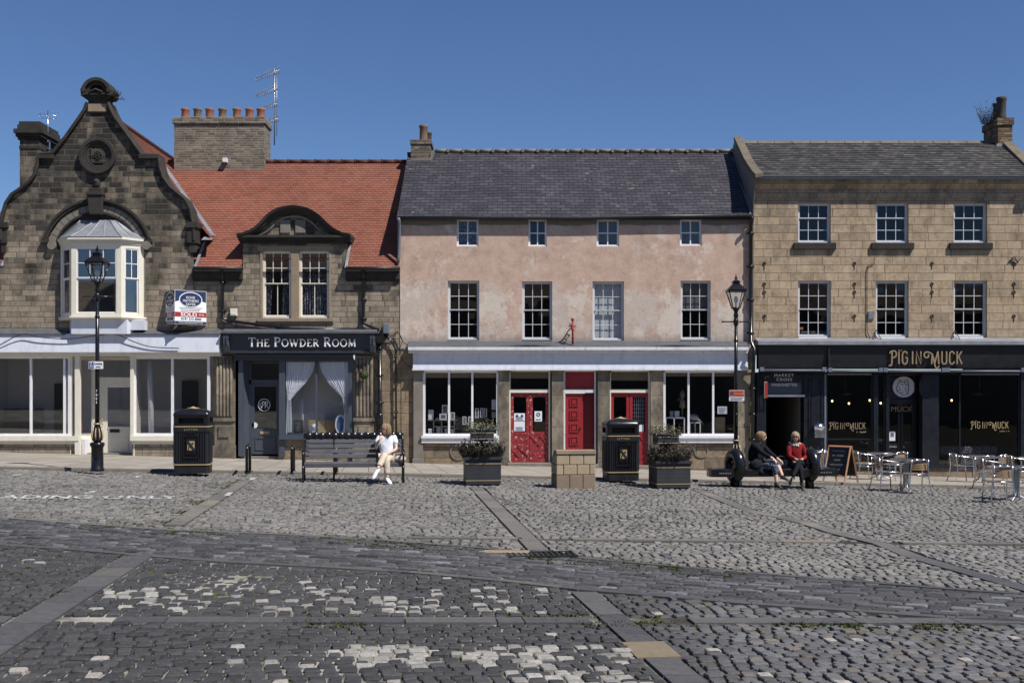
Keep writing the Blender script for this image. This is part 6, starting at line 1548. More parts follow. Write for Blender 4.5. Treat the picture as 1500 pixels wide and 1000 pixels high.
text_mesh('sign_lettering', 'Loading', -.035, .135, 2.29, 2.33, -.0755, 'sign_blue', s1, True); text_mesh('sign_lettering', 'only', -.0, .1, 2.225, 2.26, -.0755, 'sign_blue', s1, True)
text_mesh('post_number', '7\n0\n0\n4', -.014, .014, 1.45, 1.75, -.052, 'white_print', lp1, True)
p2v = Vector(p2)
mb = MB(); mb.box(-.17, .18, -.075, -.06, 1.93, 2.18); s2 = build(mb, 'no_parking_notice', M['paper'], None); s2.location = p2; tag(s2, 'orange and white notice strapped to the lamp post behind the ring ended bench', 'sign')
mb = MB(); mb.box(-.165, .175, -.08, -.075, 2.03, 2.175); build(mb, 'orange_panel', M['sign_orange'], s2, True)
mb = MB(); mb.ring(-.105, 2.105, .028, .045, -.084, -.08, n=16); mb.ribbon([(-.135,2.135),(-.075,2.075)], .012, -.084, -.08); mb.box(-.14, .15, -.079, -.075, 1.985, 1.998); mb.box(-.14, .12, -.079, -.075, 1.955, 1.967); build(mb, 'prohibition_mark', M['sign_blue'], s2, True)
scribble('sign_lettering', -.045, .15, 2.115, 2.155, -.0805, 'sign_red', s2, True, 8, 5); scribble('sign_lettering', -.045, .16, 2.05, 2.09, -.0805, 'sign_red', s2, True, 10, 6)

def litter_bin():
    t = thing('litter_bin', '', 'litter bin'); w, d = .385, .30
    def rr(w, d, r=.07, n=4): return [(sx_*(w-r)+r*math.cos(a), sy_*(d-r)+r*math.sin(a)) for sx_, sy_, a0 in ((1,1,0),(-1,1,90),(-1,-1,180),(1,-1,270)) for a in [R(a0+90*i/n) for i in range(n+1)]]
    mb = MB(); mb.prismz(rr(w-.012, d-.012), .0, .17); mb.prismz(rr(w-.02, d-.02), .17, .96)
    for s in (-1, 1):
        for k in range(13):
            x = -.30+.6*k/12
            if abs(x) > .19 or 1: mb.box(x-.008, x+.008, s*d-.004 if s > 0 else -d-.002, s*d+.002 if s > 0 else -d+.02, .22, .9)
        for k in range(9): y = -.2+.4*k/8; mb.box(s*w-.02 if s > 0 else -w-.002, s*w+.002 if s > 0 else -w+.02, y-.008, y+.008, .22, .9)
    mb.prismz(rr(w, d), .9, 1.0)
    build(mb, 'body', M['black_matt'], t, True, .008)
    mb = MB()
    for z in (.18, 1.0): mb.prismz(rr(w+.006, d+.006), z, z+.022)
    build(mb, 'gold_band', M['gold'], t, True)
    # hood with openings on all sides
    mb = MB()
    for sx_, sy_ in ((1,1),(-1,1),(-1,-1),(1,-1)): 
        mb.prismz([(sx_*(w-.005-a), sy_*(d-.005-b)) for a, b in ((0,.07),(.02,.02),(.07,0),(.12,0),(.12,.12),(0,.12))][::sx_*sy_], 1.02, 1.24)
    mb.prismz(rr(w-.004, d-.004), 1.02, 1.08); mb.prismz(rr(w-.004, d-.004), 1.2, 1.25)
    n = 10; vs = []; base = rr(w+.004, d+.004); m = len(base)
    prof = [(1.0,1.25),(1.0,1.27),(.94,1.315),(.8,1.355),(.6,1.38),(.3,1.395),(.12,1.4)]
    for s, z in prof: vs += [(x*s, y*s, z) for x, y in base]
    mb.add(vs, [(i*m+k, i*m+(k+1)%m, (i+1)*m+(k+1)%m, (i+1)*m+k) for i in range(len(prof)-1) for k in range(m)]+[tuple(range((len(prof)-1)*m, len(prof)*m))], True)
    build(mb, 'hood', M['black'], t, True)
    mb = MB(); mb.prismz(rr(w-.09, d-.09), 1.03, 1.22); build(mb, 'liner', M['iron'], t, True)
    mb = MB(); mb.lathe([(.13,1.395),(.13,1.41),(.05,1.42),(.02,1.44)], n=18); build(mb, 'cap', M['gold'], t, True)
    mb = MB(); panel(mb, -.17, .17, .33, .83, -d, .035, .02); mb.box(-.1, .1, -d-.03, -d, .43, .45); mb.box(-.09, .09, -d-.02, -d+.0, .865, .89); build(mb, 'door_panel', M['black'], t, True)
    mb = MB(); mb.box(-.075, .075, -d-.032, -d-.012, .5, .7); e = build(mb, 'emblem_plate', M['gold'], t, True)
    mb = MB(); mb.ribbon([(-.07,.695),(.07,.505)], .05, -d-.04, -d-.03); mb.disc(.035, .65, .022, -d-.039, -d-.03, 10); mb.ribbon([(-.045,.5),(-.045,.58),(-.01,.58)], .02, -d-.038, -d-.03); build(mb, 'tidy_figure', M['iron'], e, True)
    text_mesh('bin_lettering', 'LITTER', -.14, .14, .925, .965, -d-.003, 'gold', t, True, spacing=1.3)
    return t
A_ = A
b1 = litter_bin(); b1.location = gpos(283, 692, True); b1.rotation_euler = (0,0,A_); b1['label'] = 'black and gold litter bin at the kerb before the empty white shop window'; b1['group'] = 'black litter bins'
b2 = dup(b1, gpos(909, 702.5, True), A_, 'black and gold litter bin at the kerb before the rightmost red door')

# ornate cast bench with a woman on it
bp = gpos(518, 705.5)
bench = thing('park_bench', 'long grey slatted bench with black cast iron ends and dark scalloped crest rail', 'bench', bp, A_)
L = 1.03
for k, y in enumerate((-.21, -.11, -.01, .09)):
    mb = MB(); mb.box(-L, L, y, y+.085, .385+.004*k, .415+.004*k)
    if k == 0: mb.box(-L, L, y-.022, y, .325, .412)
    build(mb, 'seat_slat', M['bench_grey'], bench, True, .008)
for k in range(4):
    z = .50+k*.105; y = .21+.03*k; mb = MB(); mb.prismx([(y, z), (y+.022, z+.082), (y+.045, z+.078), (y+.022, z-.004)], -L+.02, L-.02); build(mb, 'back_slat', M['bench_grey'], bench, True, .006)
mb = MB()
for k in range(15):
    x = -L+.07+k*(2*L-.14)/14; mb.ball((x, .35, .955+.01*(k%2)), .095, .05, .085, 12, 8)
mb.box(-L, L, .33, .37, .90, 1.01); mb.tube([(-L,.35,1.0)]+[(-L+2*L*k/28, .35, 1.012+.012*math.cos(k*math.pi)) for k in range(29)]+[(L,.35,1.0)], .022, 8); build(mb, 'crest_rail', M['black'], bench, True)
for s in (-1, 1):
    mb = MB(); x = s*(L+.015); q = .022
    mb.tube([(x,-.30,0),(x,-.24,.12),(x,-.27,.25),(x,-.25,.38),(x,.1,.36),(x,.2,.4)], [.03,.022,.024,.024,.022,.022], 8)
    mb.tube([(x,.36,0),(x,.26,.15),(x,.2,.36),(x,.24,.6),(x,.34,.85),(x,.37,1.02)], [.03,.022,.026,.024,.022,.026], 8)
    mb.tube([(x,-.25,.38),(x,-.29,.5),(x,-.3,.6),(x,-.24,.66),(x,-.1,.65),(x,.06,.62),(x,.24,.63)], [.022,.022,.028,.032,.024,.022,.022], 8)
    mb.tube([(x,-.24,.12),(x,0,.2),(x,.26,.15)], .016, 6)
    for c_ in ((-.2,.5),(.0,.5),(.1,.28),(-.12,.27)): mb.tube([(x, c_[0]+.06*math.cos(R(a)), c_[1]+.06*math.sin(R(a))) for a in range(0, 360, 30)], .011, 6, closed=True)
    for z in (.52,.62,.72,.82): mb.tube([(x, .24+.3*(z-.52), z+.03), (x-s*.1, .22+.3*(z-.52), z+.03)], .014, 6)
    build(mb, 'bench_end', M['black'], bench, True)
mb = MB()
for x in (-.42,): mb.tube([(x,.24,.0),(x,.2,.36)], .022, 6); mb.tube([(x,.0,.36),(x,.22,.4),(x,.32,.9)], .018, 6)
build(mb, 'middle_support', M['black'], bench, True)

# cycle hoops seen end on
hoop = thing('cycle_hoop', '', 'cycle hoop', group='black hoops along the kerb')
mb = MB(); mb.tube([(0,-.33,-.02),(0,-.33,.5)]+[(0, -.23-.1*math.cos(R(a)), .5+.1*math.sin(R(a))) for a in (20,45,70,90)]+[(0, .23+.1*math.cos(R(a)), .5+.1*math.sin(R(a))) for a in (90,70,45,20)]+[(0,.33,.5),(0,.33,-.02)], .032, 12); build(mb, 'hoop_tube', M['black'], hoop, True)
mb = MB(); mb.lathe([(.06,0),(.055,.012),(.035,.015)], (0,-.33,0), 14); build(mb, 'foot_plate', M['black'], hoop, True); mb = MB(); mb.lathe([(.06,0),(.055,.012),(.035,.015)], (0,.33,0), 14); build(mb, 'foot_plate', M['black'], hoop, True)
def gput(o, px, py, pave=True, rz=A, back=0.0):
    p = gpos(px, py, pave); o.location = (p.x-SA*back, p.y+CA*back, (PV if pave else G)(p.x-SA*back, p.y+CA*back)); o.rotation_euler = (0,0,rz); return o
gput(hoop, 361.5, 693, back=.33); hoop['label'] = 'black hoop at the kerb before the blue shop door, leftmost of the three'
h2 = dup(hoop, (0,0,0), A, 'black hoop at the kerb just left of the long grey bench, middle one'); gput(h2, 427.5, 693, back=.33)
h3 = dup(hoop, (0,0,0), A, 'black hoop standing behind the long grey bench'); gput(h3, 492, 693.5, back=.33)

# planters
def leaves(mb, n, cx, cy, cz, rx, ry, h, size, spike=True, seed=1):
    r = random.Random(seed)
    for _ in range(n):
        a, q = r.uniform(0, 6.28), math.sqrt(r.random()); x, y = cx+math.cos(a)*q*rx, cy+math.sin(a)*q*ry
        hh = h*r.uniform(.4, 1.1)*(1-.35*q*q); lean = r.uniform(0, .45)+q*.35
        dx, dy = math.cos(a)*lean*hh, math.sin(a)*lean*hh
        if spike:
            top = Vector((x+dx, y+dy, cz+hh))
            for k in range(5):
                t = .25+.18*k; b = Vector((x, y, cz)).lerp(top, t); g = r.uniform(0, 6.28); e = b+Vector((math.cos(g)*size, math.sin(g)*size, size*r.uniform(.2, 1.2))); w_ = Vector((-math.sin(g), math.cos(g), 0))*size*.28
                m_ = (b+e)/2; mb.add([b, m_+w_, e, m_-w_], [(0,1,2,3)])
            s = size*.1; mb.add([(x-s, y, cz), (x+s, y, cz), tuple(top)], [(0,1,2)])
        else:
            c_ = Vector((x+dx, y+dy, cz+hh*r.uniform(.1, 1))); u_ = Vector((r.uniform(-1,1), r.uniform(-1,1), r.uniform(-.4,1))).normalized()*size; v_ = u_.cross(Vector((r.uniform(-1,1), r.uniform(-1,1), r.uniform(-1,1)))).normalized()*size*.45
            mb.add([c_-u_, c_+v_, c_+u_, c_-v_], [(0,1,2,3)])
def planter(label, px, py, seed, dx=0.0, round_up=False):
    t = thing('planter', label, 'planter', gpos(px, py)+Vector((0,0,0)), A, 'tiered black planters')
    t.location = Vector(t.location)+Vector((-SA*.37, CA*.37, 0)); h = .37; H = .60
    mb = MB(); mb.box(-h, h, -h, h, .03, H-.09); mb.box(-h+.03, h-.03, -h+.03, h-.03, 0, .03); mb.box(-h-.012, h+.012, -h-.012, h+.012, H-.09, H-.055); mb.box(-h-.03, h+.03, -h-.03, h+.03, H-.055, H)
    for k in range(1, 5): mb.box(-h-.001, h+.001, -h-.001, h+.001, .1+k*.088, .1+k*.088+.004)
    build(mb, 'box', M['planter'], t, True, .01)
    for z in (.10, H-.145):
        mb = MB(); mb.box(-h-.008, h+.008, -h-.008, h+.008, z, z+.016); build(mb, 'gold_band', M['gold'], t, True)
    mb = MB(); mb.tube([(dx,0,H-.05),(dx,0,.98)], .035, 10); build(mb, 'post', M['black'], t, True)
    mb = MB(); u = .235; mb.box(dx-u, dx+u, -u, u, .95, 1.15); mb.box(dx-u-.015, dx+u+.015, -u-.015, u+.015, 1.15, 1.19); mb.box(dx-.12, dx+.12, -.12, .12, .92, .95)
    up = build(mb, 'upper_box', M['planter'], t, True, .008)
    mb = MB()
    for z in (.975, 1.105): mb.box(dx-u-.006, dx+u+.006, -u-.006, u+.006, z, z+.014)
    build(mb, 'upper_gold_band', M['gold'], up, True)
    mb = MB(); mb.box(-h+.02, h-.02, -h+.02, h-.02, H-.06, H+.01); build(mb, 'soil', M['iron'], t, True)
    mb = MB(); leaves(mb, 420, 0, 0, H-.02, .42, .42, .40, .055, True, seed); build(mb, 'heather', M['heather'], t, True)
    mb = MB(); leaves(mb, 420, dx, 0, 1.14, .30, .27, .26, .028, False, seed+5); leaves(mb, 26, dx, 0, 1.14, .34, .26, .28, .03, True, seed+9); build(mb, 'foliage', M['upper_leaves'], t, True)
    return t
planter('two tier black planter with gold bands and heather left of the worn red door', 708.5, 711, 3)
planter('two tier black planter with gold bands and reddish plants before the right shop window', 987, 716, 8, dx=-.08)

# stone block ramped at the back
t = thing('stone_block', 'low squared block of buff stone courses standing between planter and bin', 'stone plinth', gpos(844, 715.5), A)
t.location = Vector(t.location)+Vector((-SA*.36, CA*.36, 0))
W_, Dp = .42, .36
def course(z0, z1, xs, yb=Dp, g=.004):
    for a, b in zip(xs[:-1], xs[1:]):
        mb = MB(); mb.box(a+g, b-g, -Dp+rnd.uniform(0,.006), yb, z0+g, z1-g); build(mb, 'stone', M['trim_stone'] if z0 > .2 else M['block_stone'], t, True, .012)
M['block_stone'] = plain('weathered_block_stone', (.23,.18,.13), .85, .12, var=.3, sc=3, bump=.4); M['pale_block'] = plain('pale_buff_block', (.36,.29,.2), .85, .12, var=.2, sc=4, bump=.4)
course(-.05, .29, [-W_, -.14, .145, W_]); 
for z0, z1, xs in ((.29,.50,[-W_,-.27,.02,.29,W_]), (.50,.72,[-W_,-.14,.16,W_])):
    for a, b in zip(xs[:-1], xs[1:]): mb = MB(); mb.prismx([(-Dp+rnd.uniform(.0,.012), z0+.004), (Dp, z0+.004), (Dp if z0 < .4 else Dp-.02, min(z1, .54)-.004) , (Dp-.0 if z0 < .4 else Dp-.35, z1-.004), (-Dp+rnd.uniform(.0,.012), z1-.004)], a+.005, b-.005); build(mb, 'stone', M['pale_block'], t, True, .014)
mb = MB(); mb.prismx([(-Dp-.012, .72), (-Dp-.012, .81), (-Dp+.3, .81), (Dp+.01, .52), (Dp+.01, .48), (-Dp+.3, .72)], -W_-.005, W_+.005); build(mb, 'cap_stone', M['trim_stone'], t, True, .012)

# sculpted bench with ring ends
rp = gpos(1131, 713.5)
rb = thing('ring_bench', 'heavy black metal bench whose seat passes through an upright ring at each end', 'bench', rp, A)
LX = .87
mb = MB()
seat = [(-LX-.62,-.05),(-LX-.6,-.2),(-LX-.3,-.27),(LX+.3,-.27),(LX+.6,-.2),(LX+.62,-.05),(LX+.6,.18),(LX+.3,.25),(-LX-.3,.25),(-LX-.6,.18)]
mb.prismz(seat, .26, .42); mb.prismz([(x*.985, y*.93) for x, y in seat], .42, .435); build(mb, 'seat', M['black'], rb, True, .03, 3)
for s in (-1, 1):
    mb = MB(); mb.M = Matrix.Translation((s*LX, 0, 0)) @ Matrix.Rotation(R(9), 4, 'Z')
    mb.tube([(0, .25*math.cos(R(a)), .50+.27*math.sin(R(a))) for a in range(0, 360, 12)], .125, 16, closed=True); build(mb, 'ring', M['black'], rb, True)
    mb = MB(); mb.lathe([(.10,-.03),(.10,.2),(.13,.3)], (s*LX, -.02, 0), 18); build(mb, 'leg', M['black'], rb, True)
    mb = MB()
    for k in range(7): mb.box(s*(LX+.3)-.14+k*.04, s*(LX+.3)-.118+k*.04, -.276, -.268, .33, .36)
    build(mb, 'cast_lettering', M['dull_steel'], rb, True)

# folding chalk board
ab = thing('a_board', 'wooden framed folding chalkboard standing at the kerb beside the ring ended bench', 'sandwich board', (0,0,0), R(-52)); gput(ab, 1231, 706, True, R(-52))
hh, sp, w_ = .88, .27, .31
def lean(mb, s):
    for x in (-w_, w_): mb.tube([(x, s*sp, 0), (x, s*.02, hh)], .026, 4, smooth=False)
    mb.tube([(-w_, s*.02, hh-.01), (w_, s*.02, hh-.01)], .026, 4, smooth=False); mb.tube([(-w_, s*(sp-.045), .17), (w_, s*(sp-.045), .17)], .02, 4, smooth=False)
for s in (-1, 1):
    mb = MB(); lean(mb, s); o = build(mb, 'frame', M['orange_wood'], ab, True)
    mb = MB(); y0_, y1_ = s*(sp-.045), s*.03; mb.add([(-w_+.02, y0_, .17), (w_-.02, y0_, .17), (w_-.02, y1_, hh-.03), (-w_+.02, y1_, hh-.03), (-w_+.02, y0_-s*.012, .17), (w_-.02, y0_-s*.012, .17), (w_-.02, y1_-s*.012, hh-.03), (-w_+.02, y1_-s*.012, hh-.03)], [(0,1,2,3),(7,6,5,4),(0,4,5,1),(1,5,6,2),(2,6,7,3),(3,7,4,0)]); bo = build(mb, 'board', M['board'], o, True)
    if s < 0:
        for k, wd in enumerate((.40, .34, .16, .38, .22)):
            z0_ = .74-k*.11; q = scribble('chalk_writing', -wd/2, wd/2, 0, .055, 0, 'chalk', ab, True, 7, 20+k)
            q.parent = o; t0 = (z0_-.17)/(hh-.2); q.location = (0, -(sp-.045)+t0*((sp-.045)-.03)-.006, z0_); q.rotation_euler = (math.atan2(-(sp-.075), hh-.2), 0, 0)

# cafe furniture
def cafe_chair():
    t = thing('cafe_chair', '', 'chair', group='aluminium cafe chairs outside the pub')
    r = .0135
    for s in (-1, 1):
        mb = MB(); mb.tube([(s*.245,-.25,0),(s*.235,-.22,.35),(s*.235,-.21,.60),(s*.24,-.17,.655),(s*.25,-.05,.67),(s*.25,.08,.685),(s*.22,.19,.72),(s*.12,.245,.755),(0,.262,.765)], r, 8); build(mb, 'arm_tube', M['steel'], t, True)
        mb = MB(); mb.tube([(s*.255,.30,0),(s*.22,.24,.22),(s*.20,.22,.44),(s*.185,.24,.60),(s*.18,.262,.755)], r, 8); build(mb, 'rear_leg', M['steel'], t, True)
    mb = MB(); mb.tube([(-.2,.2,.435),(-.225,-.18,.435),(-.18,-.23,.435),(.18,-.23,.435),(.225,-.18,.435),(.2,.2,.435)], r, 8, closed=True); 
    for s in (-1, 1): mb.tube([(s*.235,-.22,.36),(s*.215,.22,.36)], .008, 6)
    build(mb, 'seat_frame', M['steel'], t, True)
    mb = MB()
    for k in range(7): y = -.20+k*.058; mb.box(-.205, .205, y, y+.045, .44, .452)
    build(mb, 'seat', M['wood'], t, True)
    mb = MB()
    for k in range(4):
        z = .53+k*.052; vs = []
        for i in range(9):
            q = -1+i/4; x = q*.185; y = .255-.05*q*q+.0; vs += [(x, y-.03, z), (x, y-.03, z+.04), (x, y-.018, z+.04), (x, y-.018, z)]
        mb.add(vs, [(4*i+a, 4*i+4+a, 4*i+4+(a+1)%4, 4*i+(a+1)%4) for i in range(8) for a in range(4)]+[(0,1,2,3),(35,34,33,32)])
    build(mb, 'back_slats', M['wood'], t, True)
    return t
def cafe_table():
    t = thing('cafe_table', '', 'table', group='round aluminium tables outside the pub')
    mb = MB(); mb.lathe([(.05,.685),(.33,.695),(.345,.70),(.35,.712),(.35,.722),(.343,.728),(.05,.728)], n=40); build(mb, 'table_top', M['steel'], t, True)
    for k in range(4):
        a = math.pi/4+k*math.pi/2; c_, s_ = math.cos(a), math.sin(a)
        mb = MB(); mb.tube([(c_*.27,s_*.27,0),(c_*.24,s_*.24,.03),(c_*.07,s_*.07,.10),(c_*.05,s_*.05,.2),(c_*.05,s_*.05,.62),(c_*.18,s_*.18,.69)], .016, 8); build(mb, 'leg', M['dull_steel'], t, True)
    return t
ch0, tb0 = cafe_chair(), cafe_table()
tabs = [(1207, 697.5, 'round metal table behind the chalkboard, leftmost of the pub tables'), (1289, 702, 'round metal table close to the pub door with chairs either side'), (1327, 719.5, 'round metal table on the setts left of the kerbside chair with its back to us'), (1437, 706, 'round metal table close to the right pub window'), (1489, 733, 'nearest round metal table on the setts at the right edge'), (1513, 708, 'round metal table by the pub wall cut by the right edge of the photo')]
for k, (px, py, lb) in enumerate(tabs):
    o = tb0 if k == 0 else dup(tb0, (0,0,0), 0); pv_ = py < 712; gput(o, px, py, pv_, R(k*23)); o['label'] = lb
chs = [(1192, 698.5, -95, 'metal chair with wooden slats half hidden behind the ring ended bench and chalkboard'),
       (1266, 702, 97, 'metal chair just right of the chalkboard, facing right to a table near the pub door'),
       (1311, 704, 205, 'metal chair before the pub door, showing its slatted back'),
       (1298, 719, 100, 'metal chair on the setts facing right, left of the kerbside table'),
       (1341, 723, 182, 'metal chair on the setts with its back to us, left of the pub window'),
       (1409, 705, 95, 'metal chair under the right pub window, facing right'),
       (1459, 707, 215, 'metal chair at the far side of the table under the right pub window'),
       (1449, 717, 96, 'metal chair facing right behind the nearest table at the right edge'),
       (1463, 736, 176, 'nearest metal chair, with its slatted back to us, near the right edge'),
       (1491, 710, 93, 'metal chair by the pub wall facing the table cut by the right edge'),
       (1512, 728, -85, 'metal chair cut by the right edge, facing left to the nearest table')]
for k, (px, py, ang, lb) in enumerate(chs):
    o = ch0 if k == 0 else dup(ch0, (0,0,0), 0); pv_ = py < 712; gput(o, px, py, pv_, R(ang)); o['label'] = lb

# ================================================================ signs, aerials and wall things
ap = Vector((sx(256,-.6), -.6, 0)); wl, wr_ = Vector((fx(243), -.02, 0)), Vector((fx(302.5), -.02, 0))
sd = thing('sale_board', 'blue and white sold board jutting in a V from the stone wall beside the bay', 'sign', (ap.x, ap.y, 0), 0)
zt_, zb_ = fz(427), fz(476)
def board(a, b, full):
    l = (b-a).length; ang = math.atan2((b-a).y, (b-a).x); e = bpy.data.objects.new
    mb = MB(); mb.box(0, l, 0, .02, zb_, zt_); o = build(mb, 'panel', M['white_print'], sd, True); 
    o.location = (a.x-ap.x, a.y-ap.y, 0); o.rotation_euler = (0,0,ang)
    H_ = zt_-zb_
    def part(n, mbx, m): return build(mbx, n, M[m], o, True)
    mb = MB(); mb.prism([(.01, zt_-.01), (.01, zt_-.34*H_)]+[(.01+(l-.02)*q, zt_-(.34+.09*math.sin(math.pi*q)*-1+.0)*H_-.0) for q in (.2,.4,.6,.8)]+[(l-.01, zt_-.34*H_), (l-.01, zt_-.01)], -.003, .001); part('blue_field', mb, 'sign_blue')
    mb = MB(); mb.ring(l/2, zt_-.27*H_, .245, .265, -.006, -.002, n=36) if 0 else mb.disc(l/2, zt_-.27*H_, .235, -.006, -.002, 36, rx=.36); part('oval_rim', mb, 'white_print')
    mb = MB(); mb.disc(l/2, zt_-.27*H_, .21, -.009, -.005, 36, rx=.335); part('oval', mb, 'sign_blue')
    for k, tx in enumerate(('ROOK', 'MATTHEWS', 'SAYER')): hw = (.14,.24,.15)[k]; text_mesh('board_lettering', tx, l/2-hw, l/2+hw, zt_-(.17+.10*k)*H_-.075, zt_-(.17+.10*k)*H_, -.009, 'white_print', o, True)
    for k in range(3): mb = MB(); hw = .36-.03*k; mb.box(l/2-hw, l/2+hw*(.9 if k else 1), -.004, 0, zt_-(.52+.045*k)*H_, zt_-(.505+.045*k)*H_); part('small_print', mb, 'grey_plastic')
    mb = MB(); mb.box(.005, l-.005, -.004, .0, zt_-.78*H_, zt_-.64*H_); part('red_band', mb, 'sign_red')
    text_mesh('board_lettering', 'SOLD', l*.18, l*.70, zt_-.765*H_, zt_-.655*H_, -.005, 'white_print', o, True, bold=.02); scribble('board_lettering', l*.77, l*.93, zt_-.74*H_, zt_-.68*H_, -.005, 'paper', o, True, 6, 9)
    text_mesh('board_lettering', '0191 212 0000', l*.2, l*.84, zt_-.875*H_, zt_-.80*H_, -.002, 'sign_blue', o, True, bold=.02)
    mb = MB(); mb.box(.005, l-.005, -.004, .0, zb_+.01, zb_+.09*H_); part('blue_strip', mb, 'sign_blue')
    text_mesh('board_lettering', 'www.rookmatthewssayer.co.uk', l*.12, l*.88, zb_+.025*H_, zb_+.075*H_, -.005, 'white_print', o, True)
board(ap, wr_, True); board(wl, ap, False)
mb = MB(); mb.add([(0,0,zt_), (wr_.x-ap.x, wr_.y-ap.y, zt_), (wl.x-ap.x, wl.y-ap.y, zt_)], [(0,1,2)]); mb.box(-.02, .02, -.01, .6, zb_-.03, zb_); mb.tube([(.05,.1,zb_-.02),(-.3,.58,zb_-.25)], .02, 6); mb.tube([(.3,.3,zb_-.02),(.55,.55,zb_-.02)], .02, 6); build(mb, 'board_bracket', M['dull_steel'], sd, True)

def yagi(mb, p, q, n, size, up=Vector((0,0,1))):
    p, q = Vector(p), Vector(q); mb.tube([p, q], .012, 6); d_ = (q-p).normalized(); s_ = d_.cross(up).normalized()
    for k in range(n):
        c_ = p.lerp(q, k/(n-1)); sz = size*(1-.3*k/n)
        for v in ((s_*.7+up*.7), (s_*.7-up*.7)): mb.tube([c_-v*sz*.5, c_+v*sz*.5], .006, 4)
Y = 4.3; t = thing('aerial_mast', 'mast with four spiky television aerials behind the long brick chimney', 'aerial', (sx(402,Y), Y, fz(200,Y)))
mb = MB(); mb.tube([(0,0,-.3),(0,0,fz(101,Y)-fz(200,Y))], .02, 8); mb.tube([(.08,0,.0),(.08,0,fz(110,Y)-fz(200,Y))], .01, 6); build(mb, 'mast', M['dull_steel'], t, True)
for k, (a, b) in enumerate((((410,103),(376,116)), ((407,129),(375,141)), ((407,152),(388,158)), ((408,174),(392,178)))):
    mb = MB(); f_ = lambda p: (sx(p[0],Y)-sx(402,Y), -.05, fz(p[1],Y)-fz(200,Y)); yagi(mb, f_(a), f_(b), 14 if k < 2 else 8, .30); build(mb, 'aerial', M['dull_steel'], t, True)
Y = 3.2; t = thing('small_aerial', 'thin white aerial fixed to the side of the stone chimney', 'aerial', (sx(72,Y), Y-.1, fz(222,Y)))
mb = MB(); mb.tube([(0,0,0),(0,0,fz(163,Y)-fz(222,Y))], .018, 8); mb.box(-.06, .06, -.05, .05, .05, .3); build(mb, 'mast', M['steel'], t, True)
mb = MB(); zz = fz(170,Y)-fz(222,Y); mb.tube([(-.3,0,zz+.02),(.34,0,zz-.04)], .009, 6)
for k in range(6): x = -.28+k*.12; mb.tube([(x,-.1,zz-.12+.02*k),(x,.1,zz+.12)], .006, 4)
mb.tube([(-.25,0,zz-.09),(.3,0,zz-.13)], .007, 4); build(mb, 'aerial', M['steel'], t, True)
# fern growing on the gable scroll, shrub growing from the chimney
mb = MB(); leaves(mb, 60, fx(166), .0, fz(143), .16, .1, .22, .045, True, 4); mb.tube([(fx(160),0,fz(143)),(fx(183),.0,fz(146))], .008, 4); leaves(mb, 10, fx(178), .0, fz(147), .1, .05, .1, .03, True, 6); tag(build(mb, 'weed', M['heather']), 'wispy weed sprouting from the right of the gable scroll', 'plant')
mb = MB(); Y = 3.0; leaves(mb, 120, sx(1448,Y), Y, fz(182,Y), .22, .2, .75, .05, True, 14); tag(build(mb, 'weed', M['heather']), 'bushy weed growing against the brick chimney at the right end', 'plant')
# red iron bracket of a lost hanging sign
t = thing('hanging_sign_bracket', 'ornate red and black iron scroll bracket above the white fascia', 'bracket', (fx(838), -.3, fz(505)))
mb = MB(); mb.tube([(0,-.05,0),(0,-.05,.72)], .03, 8); mb.ball((0,-.05,.75), .05); mb.ball((0,-.05,.2), .045); mb.ball((0,-.05,.45), .045); mb.tube([(-.12,-.05,.55),(.1,-.05,.55)], .022, 6); mb.tube([(-.1,-.05,.62),(0,-.05,.57)], .02, 6); build(mb, 'red_post', M['red_iron'], t, True)
mb = MB(); mb.tube([(-.0,-.05,.55),(-.14,.0,.4),(-.26,.1,.2),(-.44,.2,.0)], .016, 6)
for c_ in ((-.15,.25),(-.24,.12)): mb.tube([(c_[0]+.07*math.cos(R(a))*(1-a/900), 0, c_[1]+.07*math.sin(R(a))*(1-a/900)) for a in range(0, 500, 30)], .012, 6)
build(mb, 'iron_scroll', M['iron'], t, True)
# little red hanging sign at the passage and flowers ball
mb = MB(); mb.box(fx(1115), fx(1119.5), -.42, -.38, fz(583), fz(559)); t = tag(build(mb, 'hanging_sign', M['gold_dull'], bevel=.01), 'narrow red and tan hanging sign left of the open passage', 'sign'); mb = MB(); mb.box(fx(1117), fx(1120), -.43, -.375, fz(582), fz(560)); build(mb, 'red_edge', M['sign_red'], t, True); mb = MB(); mb.tube([(fx(1113),-.1,fz(552)),(fx(1118),-.4,fz(552)),(fx(1121),-.45,fz(552))], .014, 6); mb.tube([(fx(1117),-.4,fz(552)),(fx(1117),-.4,fz(559))], .008, 6); build(mb, 'arm', M['iron'], t, True)
t = thing('hanging_plant', 'round topiary ball hanging from a chain on the right fluted pilaster', 'plant', (fx(533,-.35), -.35, fz(549,-.35)))
mb = MB(); r_ = random.Random(5)
for _ in range(500):
    u_ = Vector((r_.gauss(0,1), r_.gauss(0,1), r_.gauss(0,1))).normalized(); c_ = u_*r_.uniform(.11,.155); a_ = u_.orthogonal().normalized()*.022; b_ = u_.cross(a_).normalized()*.014; mb.add([c_-a_, c_+b_, c_+a_, c_-b_], [(0,1,2,3)])
build(mb, 'leaf_ball', M['ball_leaves'], t, True)
mb = MB(); mb.tube([(0,0,.14),(.02,.0,.5)], .008, 6); mb.tube([(.02,0,.5),(.02,.3,.55)], .012, 6); build(mb, 'chain', M['iron'], t, True)
